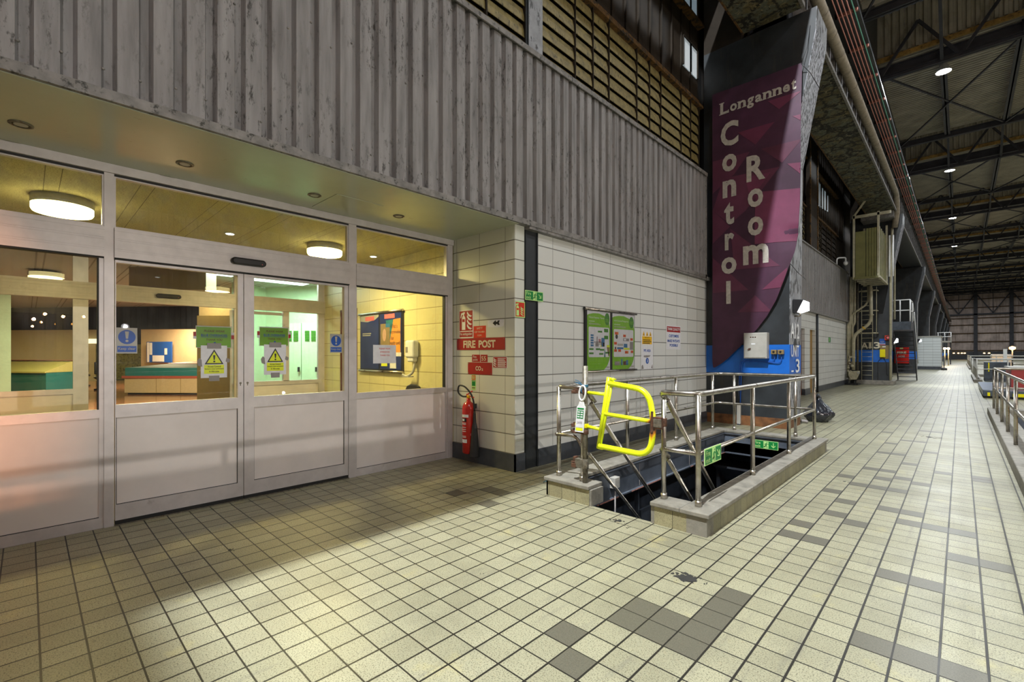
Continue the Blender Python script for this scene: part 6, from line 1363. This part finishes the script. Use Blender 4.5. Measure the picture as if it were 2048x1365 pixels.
mb = MB(); mb.tube(bend([(-2.40, 10.85, 0.03), (-2.28, 10.82, 0.05), (-2.22, 10.86, 0.03)], 0.05), 0.03, 'grey', 8); o = mb.build('crumpled_rag'); tag(o, 'crumpled grey rag on the floor between column and bin bag', 'rag')

# CCTV dome on the far cladding
root = thing('camera_dome', (-3.6, 24.0, 5.2), 'white dome security camera on a curved arm above the farther cladding', 'security camera')
MB().tube(bend([(-3.78, 23.7, 5.12), (-3.78, 23.7, 5.45), (-3.5, 23.9, 5.45), (-3.5, 23.9, 5.3)], 0.12), 0.03, 'white', 10).build('arm', root)
MB().lathe((-3.5, 23.9, 5.30), [(0.04, 0), (0.09, -0.05), (0.09, -0.10), (0.06, -0.15), (0.02, -0.18)], 'white', 20).build('dome', root)

# ================================================================== THE LADDER COLUMN (A13): pipes, cage, ladder, alarm
def pipe(pts, r, label, mat='cream', nm='service_pipe', br=0.12, group=None):
    mb = MB(); mb.tube(bend(pts, br), r, mat, 12); o = mb.build(nm); tag(o, label, 'pipe', group); return o
def at_y(pts, y): return [(x, y, z) for x, z in pts]
p_ = pipe(at_y([(-3.63, 4.9), (-3.63, 2.89), (-3.72, 2.72), (-3.72, 0.30)], 26.0), 0.05, 'tall cream pipe nearest the farther block wall, running to the floor')
MB().lathe((-3.72, 26.0, 1.6), [(0.065, 0), (0.065, 0.05)], 'cream', 14).build('collar', p_)
pipe(at_y([(-3.52, 5.0), (-3.52, 2.82), (-3.60, 2.66), (-3.60, 1.29)], 26.3), 0.06, 'thick cream pipe set back behind the others beside the ladder column')
pipe(at_y([(-3.57, 4.9), (-3.60, 1.20)], 26.12), 0.035, 'straight slender cream pipe dropping to the valves')
p_ = pipe(at_y([(-2.90, 4.7), (-2.87, 2.93), (-2.97, 2.70), (-3.44, 2.28), (-3.50, 2.05), (-3.51, 0.66)], 25.95), 0.065, 'bent cream pipe crossing the ladder diagonally', br=0.2)
for z in (3.1, ): MB().lathe((-2.87, 25.95, z), [(0.10, 0), (0.10, 0.05)], 'cream', 14).build('flange', p_)
MB().lathe((-3.15, 25.95, 2.54), [(0.085, 0), (0.085, 0.04)], 'amber', 14, (0.75, 0, 0.66)).build('flange', p_)
pipe(at_y([(-2.99, 4.7), (-2.99, 3.76), (-3.09, 3.57), (-3.60, 3.19), (-3.66, 2.59), (-3.66, 1.17)], 26.06), 0.04, 'slimmer cream pipe swinging left above the diagonal one', br=0.18)
pipe(at_y([(-3.43, 4.9), (-3.43, 0.23)], 26.5), 0.045, 'grey upright pipe at the left edge of the ladder column', 'galv')
root = thing('valve_set', (-3.55, 25.95, 0), 'cluster of cream valves, elbows and flanges below the pipes', 'valves')
rr = random.Random(11)
for i, (x, z) in enumerate(((-3.60, 1.25), (-3.66, 1.1), (-3.50, 1.22), (-3.62, 0.95), (-3.70, 0.8), (-3.55, 0.85), (-3.66, 0.6), (-3.58, 0.45), (-3.62, 0.25))):
    mb = MB(); ax = ((1, 0, 0), (0, 0, 1), (0, -1, 0))[i % 3]
    mb.lathe((x, 25.93, z), [(0.03, -0.09), (0.03, -0.06), (0.065, -0.06), (0.065, -0.035), (0.045, -0.03), (0.045, 0.03), (0.065, 0.035), (0.065, 0.06), (0.03, 0.06), (0.03, 0.10)], 'cream', 14, ax); mb.build('valve', root)
mb = MB(); ring = [(-3.62 + 0.07 * math.cos(k * 0.524), 25.80, 0.98 + 0.07 * math.sin(k * 0.524)) for k in range(12)]; mb.tube(ring, 0.01, 'rustmetal', 6, closed=True); mb.build('hand_wheel', root)
root = thing('hopper_tank', (-3.45, 25.8, 0.1), 'cream funnel shaped tank on a short leg in front of the valves', 'tank')
mb = MB(); mb.prism([(-3.66, 0.60), (-3.26, 0.64), (-3.27, 0.52), (-3.38, 0.24), (-3.58, 0.23), (-3.66, 0.42)], 1, 25.65, 25.9, 'cream'); mb.build('tank_body', root, 0.02)
MB().lathe((-3.46, 25.78, 0), [(0.12, 0), (0.12, 0.03), (0.04, 0.04), (0.04, 0.24)], 'black', 14).build('foot', root)
MB().lathe((-3.29, 25.63, 0.55), [(0.05, 0), (0.05, 0.02)], 'lgrey', 14, (0, -1, 0)).build('cover_disc', root)
o = MB().box(-3.8, -3.3, 25.6, 26.35, 0, 0.06, 'black').build('drip_pan'); tag(o, 'black drip pan under the valves beside the farther block wall', 'pan')
root = thing('wall_ladder', (-3.08, 26.68, 0.2), 'cream vertical rung ladder with hoops on the A13 column', 'ladder')
for x in (-3.30, -2.90): MB().tube([(x, 26.66, 0.2), (x, 26.66, 4.4)], 0.016, 'cream', 8).build('stile', root)
z = 0.42
while z < 4.4:
    MB().tube([(-3.30, 26.66, z), (-2.90, 26.66, z)], 0.011, 'cream', 8).build('rung', root); z += 0.212
MB().tube([(-2.72, 26.3, 2.33), (-2.72, 26.3, 4.4)], 0.015, 'cream', 8).build('cage_bar', root)
for z in (2.33, 3.34, 4.25): MB().tube(bend([(-3.40, 26.75, z), (-3.38, 26.35, z), (-2.72, 26.3, z), (-2.70, 26.75, z)], 0.15), 0.03, 'cream', 8).build('hoop', root)
# khaki sheeted cage hanging under the girder
root = thing('lift_cage', (-2.8, 25.2, 4.47), 'khaki sheet metal cage on a cream frame high on the A13 column', 'cage')
x0, x1, y0, y1, z0, z1 = -3.19, -2.39, 23.7, 26.6, 4.47, 6.98
for (x, y) in ((x0, y0), (x1, y0), (x0, y1), (x1, y1)): MB().box(x - 0.035, x + 0.035, y - 0.035, y + 0.035, z0, z1 + 0.15, 'cream').build('corner_post', root)
MB().box(x0 - 0.05, x1 + 0.4, y0 - 0.035, y0 + 0.035, z1, z1 + 0.11, 'cream').build('top_beam', root)
for z in (z0,): 
    MB().box(x0, x1, y0 - 0.04, y0 + 0.03, z, z + 0.08, 'khaki').build('bottom_beam', root); MB().box(x1 - 0.03, x1 + 0.05, y0, y1, z, z + 0.08, 'cream').build('bottom_beam', root)
MB().box(x0 + 0.05, x0 + 0.39, y0, y0 + 0.02, z0 + 0.06, 6.42, 'khaki').build('sheet_panel', root)
mb = MB()
x = x0 + 0.41
while x < x1 - 0.05: mb.box(x, x + 0.05, y0 - 0.02, y0, z0 + 0.06, 6.50, 'khaki'); mb.box(x + 0.05, x + 0.09, y0, y0 + 0.02, z0 + 0.06, 6.50, 'khaki'); x += 0.09
mb.build('ribbed_panel', root)
mb = MB(); y = y0 + 0.1
while y < y1 - 0.5: mb.box(x1 - 0.0, x1 + 0.03, y, y + 0.22, z0 + 0.08, 6.55, 'khaki'); mb.box(x1 - 0.02, x1, y + 0.22, y + 0.5, z0 + 0.08, 6.55, 'cream'); y += 0.5
mb.build('side_sheets', root)
for k in range(5): MB().box(x0, x1, y0 + 0.1 + 0.6 * k, y0 + 0.16 + 0.6 * k, z0 - 0.03, z0 + 0.02, 'cream').build('floor_bar', root)
MB().obox((x0, y0, z1 + 0.1), (x0 + 0.4, y0 + 0.1, z1 + 0.75), 0.07, 0.07, 'cream').build('brace', root)
for k in range(2): MB().tube([(x1 + 0.14 + 0.12 * k, y1 - 0.5, z0 + 0.3), (x1 + 0.14 + 0.12 * k, y1 - 0.5, z0 + 2.1)], 0.035, 'white', 10).build('lamp_tube', root)
o = MB().box(-3.25, -2.1, 26.0, 26.79, 7.35, 7.62, 'cladtrim').build('column_bracket'); tag(o, 'grey steel bearing bracket on top of the A13 column', 'bracket')
# alarm, signs, phone box on the column face
r2 = MB().box(-2.47, -2.23, 26.68, 26.795, 2.01, 2.22, 'redlt').build('alarm_beacon', bevel=0.01); tag(r2, 'red square alarm beacon with a black ring on the A13 column', 'alarm')
mb = MB(); mb.lathe((-2.35, 26.68, 2.115), [(0.085, 0), (0.085, 0.015)], 'black', 24, (0, -1, 0)); mb.lathe((-2.35, 26.664, 2.115), [(0.055, 0), (0.05, 0.02)], 'pinkl', 24, (0, -1, 0)); mb.build('ring', r2)
f = Face('y-', 26.798); f.rect(-2.66, 1.79, -2.45, 2.08, 'sblue', 0.004); f.poly([(-2.655, 1.795), (-2.455, 1.795), (-2.455, 1.825), (-2.655, 1.825)], 'red', 0.0055); f.poly([(-2.655, 1.83), (-2.455, 1.83), (-2.455, 1.855), (-2.655, 1.855)], 'paper', 0.0055); f.lines(-2.63, 1.90, -2.50, 2.0, 2, 'lgrey', 0.0055, 0.3)
done(f, 'small blue and red sign on the A13 column', nm='instruction_sign')
root = MB().box(-2.64, -2.33, 26.76, 26.795, 1.17, 1.78, 'woodbrown').build('plywood_board'); tag(root, 'brown plywood board on the A13 column behind the yellow box', 'board')
MB().box(-2.56, -2.44, 26.756, 26.76, 1.69, 1.74, 'paper').build('paper_label', root)
root = MB().box(-2.64, -2.445, 26.60, 26.755, 1.24, 1.60, 'yellow').build('telephone_box', bevel=0.02); tag(root, 'bright yellow plastic phone box on the A13 column', 'phone box')
MB().box(-2.60, -2.58, 26.62, 26.7, 1.18, 1.24, 'black').box(-2.51, -2.49, 26.62, 26.7, 1.18, 1.24, 'black').build('cable_gland', root)
mb = MB(); mb.tube(bend([(-2.59, 26.75, 1.20), (-2.72, 26.78, 1.05), (-2.72, 26.78, 0.22), (-2.66, 26.78, 0.21)], 0.08), 0.010, 'black', 6); mb.tube(bend([(-2.50, 26.75, 1.20), (-2.42, 26.78, 1.0), (-2.41, 26.78, 0.46), (-2.35, 26.78, 0.41), (-2.18, 26.78, 0.38)], 0.05), 0.010, 'black', 6)
o = mb.build('phone_cable'); tag(o, 'black cables drooping from the yellow box down the A13 column', 'cable')
f = Face('x+', -2.275); f.rect(27.0, 1.11, 27.25, 1.48, 'lgrey', 0.006); f.poly([(27.02, 1.2), (27.2, 1.2), (27.2, 1.42), (27.02, 1.42)], 'sblue', 0.0075); done(f, 'small pale notice on the hall side of the A13 column', nm='notice')

# steel steps with a landing past the ladder column
root = thing('access_steps', (-2.05, 30.0, 0), 'open steel steps with a railed landing beyond the ladder column', 'steps')
for x in (-2.42, -1.66): MB().obox((x, 32.3, -0.0), (x, 29.6, 2.55), 0.04, 0.22, 'steel_dark').build('stringer', root)
for k in range(12):
    z = 0.2 + 0.205 * k; y = 32.15 - 0.217 * k
    MB().box(-2.40, -1.68, y - 0.11, y + 0.11, z - 0.03, z, 'steel_dark').build('tread', root)
MB().box(-2.44, -1.64, 27.9, 29.6, 2.50, 2.88, 'plat').build('landing', root)
for (x, y) in ((-1.68, 28.3), (-1.68, 29.5), (-2.4, 28.0), (-2.03, 28.0), (-1.68, 28.0)): MB().tube([(x, y, 2.88), (x, y, 3.88)], 0.022, 'white', 8).build('post', root)
for z in (3.88, 3.40): MB().tube(bend([(-2.42, 28.0, z), (-1.68, 28.0, z), (-1.68, 29.5, z), (-1.66, 29.8, z - 0.4)], 0.08), 0.022, 'white', 8).build('rail', root)
MB().tube([(-1.62, 29.6, 3.4), (-1.62, 32.3, 0.9)], 0.018, 'white', 8).build('hand_rail', root)
for k in range(3): pipe([(-2.40 + 0.09 * k, 27.95, 3.0), (-2.40 + 0.09 * k, 27.95, 7.4)], 0.035, ['pale pipe rising behind the landing, nearest the column', 'middle pale pipe rising behind the landing', 'pale pipe rising behind the landing, on the hall side'][k], 'cream')
f = Face('y-', 43.62); root = thing('fire_cabinet', (-3.07, 43.7, 0.7), 'red wall cabinet lettered FIRE seen through the open steps', 'cabinet')
MB().box(-3.47, -2.68, 43.62, 44.09, 0.71, 1.86, 'extred').build('cabinet', root)
f.text('FIRE', -3.33, 1.38, -2.82, 1.56, 'textcream', 0.006, 0.04); f.text('HOSE', -3.25, 1.15, -2.90, 1.28, 'lgrey', 0.006, 0.02); f.poly([(-3.18, 1.75), (-3.0, 1.75), (-3.0, 1.83), (-3.18, 1.83)], 'lum', 0.006); f.build('lettering', root)
# white block kiosk
root = thing('block_kiosk', (-2.4, 57.5, 0), 'white blockwork kiosk with a dark base standing in the walkway far beyond the steps', 'kiosk')
MB().box(-3.7, -1.27, 55.5, 59.6, 0.28, 2.90, 'white_block').build('blockwork', root)
MB().box(-3.71, -1.26, 55.49, 59.61, 0, 0.28, 'plinth').build('base', root); MB().box(-3.75, -1.22, 55.45, 59.65, 2.90, 2.97, 'lgrey').build('roof_edge', root)
mb = MB(); mb.lathe((-1.05, 54.6, 0), [(0.2, 0), (0.2, 0.15), (0.04, 0.2), (0.04, 1.1)], 'colface', 12); o = mb.build('stub_post'); tag(o, 'short dark post at the corner of the white kiosk', 'post')
for i, x in enumerate((-1.38, -1.08)):
    root = thing('yellow_lamp', (x, 75 + i, 0), ['left one of the paired amber lamps far down the walkway', 'right one of the paired amber lamps far down the walkway'][i], 'lamp')
    MB().tube([(x, 75 + i, 0), (x, 75 + i, 1.9)], 0.05, 'cream', 8).build('pole', root); MB().lathe((x, 75 + i, 1.9), [(0.06, 0), (0.14, 0.05), (0.12, 0.2), (0.03, 0.24)], 'amberglow', 12).build('globe', root)
    area('amber_light', (x, 74.7 + i, 2.2), 60, (1, 0.7, 0.35), 0.3)
root = thing('far_platform', (-1.6, 80, 2.2), 'distant white railed landing in front of the end wall', 'platform')
MB().box(-2.3, -0.9, 84, 86, 2.9, 3.1, 'lgrey').build('deck', root)
for x in (-2.2, -1.55, -0.95): MB().tube([(x, 84.1, 3.1), (x, 84.1, 4.2)], 0.04, 'white', 8).build('post', root)
for z in (4.2, 3.65): MB().tube([(-2.3, 84.1, z), (-0.9, 84.1, z)], 0.04, 'white', 8).build('rail', root)
for x in (-2.2, -1.0): MB().box(x - 0.06, x + 0.06, 84.5, 84.62, 0, 2.9, 'steel_dark').build('leg', root)

# ================================================================== RIGHT SIDE: kerbed openings, rails, platform
def kerb_run(x0, x1, y0, y1, hgt, label, wd=0.31, closed_far=True, mat='concrete'):
    root = thing('floor_kerb', (x0, (y0 + y1) / 2, 0), label, 'kerb')
    MB().box(x0, x0 + wd, y0, y1, 0, hgt, mat).build('coping', root, 0.01)
    MB().box(x0 + wd, x1, y1 - wd, y1, 0, hgt, mat).build('coping', root, 0.01)
    return root
kerb_run(0.44, 5.4, -3.5, 15.5, 0.15, 'grey concrete kerb at the right edge beneath the nearest hall railing')
mb = MB(); mb.box(0.70, 0.77, 4.2, 15.2, -0.35, 0.10, 'concrete'); mb.box(0.76, 5.0, 15.18, 15.26, -2.9, -0.01, 'pit'); mb.box(5.0, 5.1, 4.2, 15.2, -2.9, -0.01, 'pit'); mb.box(0.70, 0.76, 4.2, 15.2, -2.9, -0.36, 'pit'); mb.box(0.7, 5.1, 4.1, 4.2, -2.9, -0.19, 'pit'); mb.box(0.7, 5.1, 4.1, 15.2, -1.3, -1.2, 'woodbrown')
struct(mb, 'wall_pit')
def hall_rail(x, ys, xs_far, y_far, z0, label, top=1.06, mat='steel', y_near=None, r=0.024):
    root = thing('hall_railing', (x, sum(ys) / len(ys), z0), label, 'railing')
    zt, zm = z0 + (top - 0.15), z0 + (top - 0.15) * 0.52
    yn = y_near if y_near is not None else min(ys)
    for z in (zt, zm): MB().tube(bend([(x, yn, z), (x, y_far, z), (xs_far[-1] + 0.4, y_far, z)], 0.08), r if z == zt else r * 0.8, mat, 12).build('top_rail' if z == zt else 'mid_rail', root)
    for y in ys: MB().tube([(x, y, z0), (x, y, zt)], r * 0.9, mat, 12).build('post', root)
    for xx in xs_far: MB().tube([(xx, y_far, z0), (xx, y_far, zt)], r * 0.9, mat, 12).build('post', root)
    return root
hall_rail(0.54, [-2.9, -1.35, 0.18, 1.72, 3.25, 4.78, 6.3, 7.84, 9.38, 10.88, 12.38, 13.93, 15.30], [2.0, 3.5, 5.0], 15.34, 0.15, 'stainless hall railing nearest the viewpoint at the right edge', y_near=-3.3)
root = thing('steel_platform', (2.2, 22.5, 0), 'low dark steel platform with yellow edges at the right of the walkway', 'platform')
MB().box(0.50, 4.6, 21.0, 27.0, 0.06, 0.25, 'plat').build('deck', root, 0.01)
MB().box(0.60, 0.66, 20.985, 21.0, 0.07, 0.18, 'yellow').build('edge_marking', root); MB().box(1.15, 1.9, 20.985, 20.995, 0.07, 0.17, 'yellow').build('edge_marking', root)
MB().box(0.55, 4.5, 21.1, 26.9, 0, 0.06, 'navy').build('base', root); MB().box(0.5, 0.9, 21.2, 26.8, 0.25, 0.256, 'dullblue').build('walk_strip', root)
o = MB().box(3.0, 4.2, -4.0, 3.6, 0.0, 1.2, 'plat').build('machine_casing', bevel=0.05); tag(o, 'long low dark machine casing on the hall floor behind the kerb, out of view', 'machine')  # unseen block added to keep the hall flood off the lower facade
root = thing('red_tank', (2.3, 23.2, 0.25), 'dark red steel tank with a pale rim behind the nearest hall railing', 'tank')
MB().box(1.20, 4.2, 22.6, 25.2, 0.27, 0.90, 'tankred').build('tank_body', root); MB().box(1.16, 4.25, 22.55, 25.25, 0.90, 0.95, 'lgrey').build('rim', root)
kerb_run(0.44, 6.0, 31.8, 40.5, 0.15, 'pale kerb of the second hall opening beyond the steel platform')
hall_rail(0.56, [32.2, 34.0, 36.0, 38.0, 40.0], [1.6, 2.8, 4.2], 32.2, 0.15, 'white railing round the second hall opening', 1.12, 'lgrey', y_near=40.2, r=0.028)
hall_rail(0.60, [46.0, 48.5, 51.0], [1.9, 3.2, 5.0], 46.0, 0.0, 'white railing farther back at the third hall opening', 1.2, 'lgrey', y_near=52.0, r=0.03)
kerb_run(0.50, 7.0, 57.5, 86.0, 0.15, 'far kerb along the walkway by the distant railings', wd=0.5)
hall_rail(0.62, [58.0, 62.0, 66.0, 70.0, 75.0, 80.0, 86.0], [2.2, 4.4, 7.0], 58.0, 0.15, 'distant pale railing nearest the end wall', 1.2, 'lgrey', y_near=86.0, r=0.04)
o = MB().box(0.85, 1.75, 33.5, 34.6, 0.0, 0.98, 'plat').build('grey_cabinet', bevel=0.02); tag(o, 'dark grey cabinet standing inside the second hall railing', 'cabinet')
MB().box(0.98, 1.03, 33.47, 33.5, 0.5, 0.95, 'yellow').build('yellow_stripe', o)
o = MB().box(3.0, 4.6, 44.0, 45.5, 0, 1.35, 'bag').build('wrapped_machine', bevel=0.1); tag(o, 'bulky black wrapped machine beyond the white railings', 'machine')
o = MB().box(4.9, 6.8, 47.0, 49.0, 0, 1.7, 'mintwall').build('turbine_cover', bevel=0.25); tag(o, 'pale turquoise machine cover at the right edge beyond the railings', 'machine')
o = MB().box(2.0, 3.4, 62, 64, 0, 1.35, 'lgrey').build('plant_item', bevel=0.1); tag(o, 'grey machine among the distant railings', 'machine')
o = MB().box(2.25, 2.45, 50.0, 50.2, 0, 1.75, 'white').build('marker_post'); tag(o, 'white upright post standing among the distant railings', 'post')
for (x, y) in ((2.72, 30.0), ):
    root = thing('gantry_frame', (x, y, 0), 'grey steel gantry frame at the right edge of the walkway area', 'frame')
    for xx in (2.25, 3.1): MB().box(xx - 0.07, xx + 0.07, y - 0.07, y + 0.07, 0, 1.75, 'galv').build('leg', root)
    MB().box(2.0, 3.6, y - 0.1, y + 0.1, 1.75, 1.87, 'galv').build('crossbar', root)
f = Face('y-', 29.85); f.rect(2.75, 1.92, 3.05, 2.12, 'green', 0.01); done(f, 'small green sign on top of the grey gantry frame', nm='fire_exit_sign')
root = thing('sodium_lamp', (3.2, 60, 0), 'bright orange lamp glowing above the distant railings', 'lamp')
MB().tube([(3.25, 60, 0), (3.25, 60, 1.75)], 0.05, 'steel_dark', 8).build('pole', root); MB().lathe((3.25, 60, 1.75), [(0.08, 0), (0.2, 0.08), (0.2, 0.22), (0.05, 0.3)], 'sodlens', 14).build('globe', root)
area('sodium_glow', (3.25, 59.6, 1.9), 80, (1, 0.6, 0.25), 0.4, (math.radians(90), 0, 0))
# lamps out on the hall floor that show as reflections in the shop front
for i, p in enumerate(SODS):
    root = thing('sodium_flood', (p[0], p[1], p[2]), ['orange hall lamp reflected in the left window, out of view', 'second orange hall lamp, out of view', 'third orange hall lamp, out of view', 'fourth orange hall lamp, out of view'][i], 'lamp')
    MB().lathe(p, [(0.07, 0), (0.07, 0.05)], 'sodlens', 14, (-1, 0, 0)).build('lens', root); MB().tube([(p[0] + 0.1, p[1], 0), (p[0] + 0.1, p[1], p[2] + 0.1)], 0.04, 'galv', 8).build('pole', root)
for i, p in enumerate(((7.71, 4.55, 0.10), (6.28, 5.91, 0.10))):
    root = thing('work_lamp', (p[0], p[1], 0), ['small white work lamp on the hall floor, reflected low in the left door', 'small white work lamp on the hall floor, reflected low in the right door'][i], 'lamp')
    MB().lathe(p, [(0.045, 0), (0.045, 0.03)], 'lens', 14, (-1, 0, 0.2)).build('lens', root); MB().box(p[0] + 0.01, p[0] + 0.1, p[1] - 0.06, p[1] + 0.06, 0, 0.17, 'black').build('body', root)
root = thing('hall_flood', (16.8, 3.0, 2.6), 'white hall floodlight on a pole, out of view', 'floodlight')
MB().lathe((16.72, 3.0, 2.6), [(0.14, 0), (0.14, 0.06)], 'floodlens', 14, (-1, 0, 0)).build('lens', root); MB().tube([(16.85, 3.0, 0), (16.85, 3.0, 2.7)], 0.04, 'galv', 8).build('pole', root)
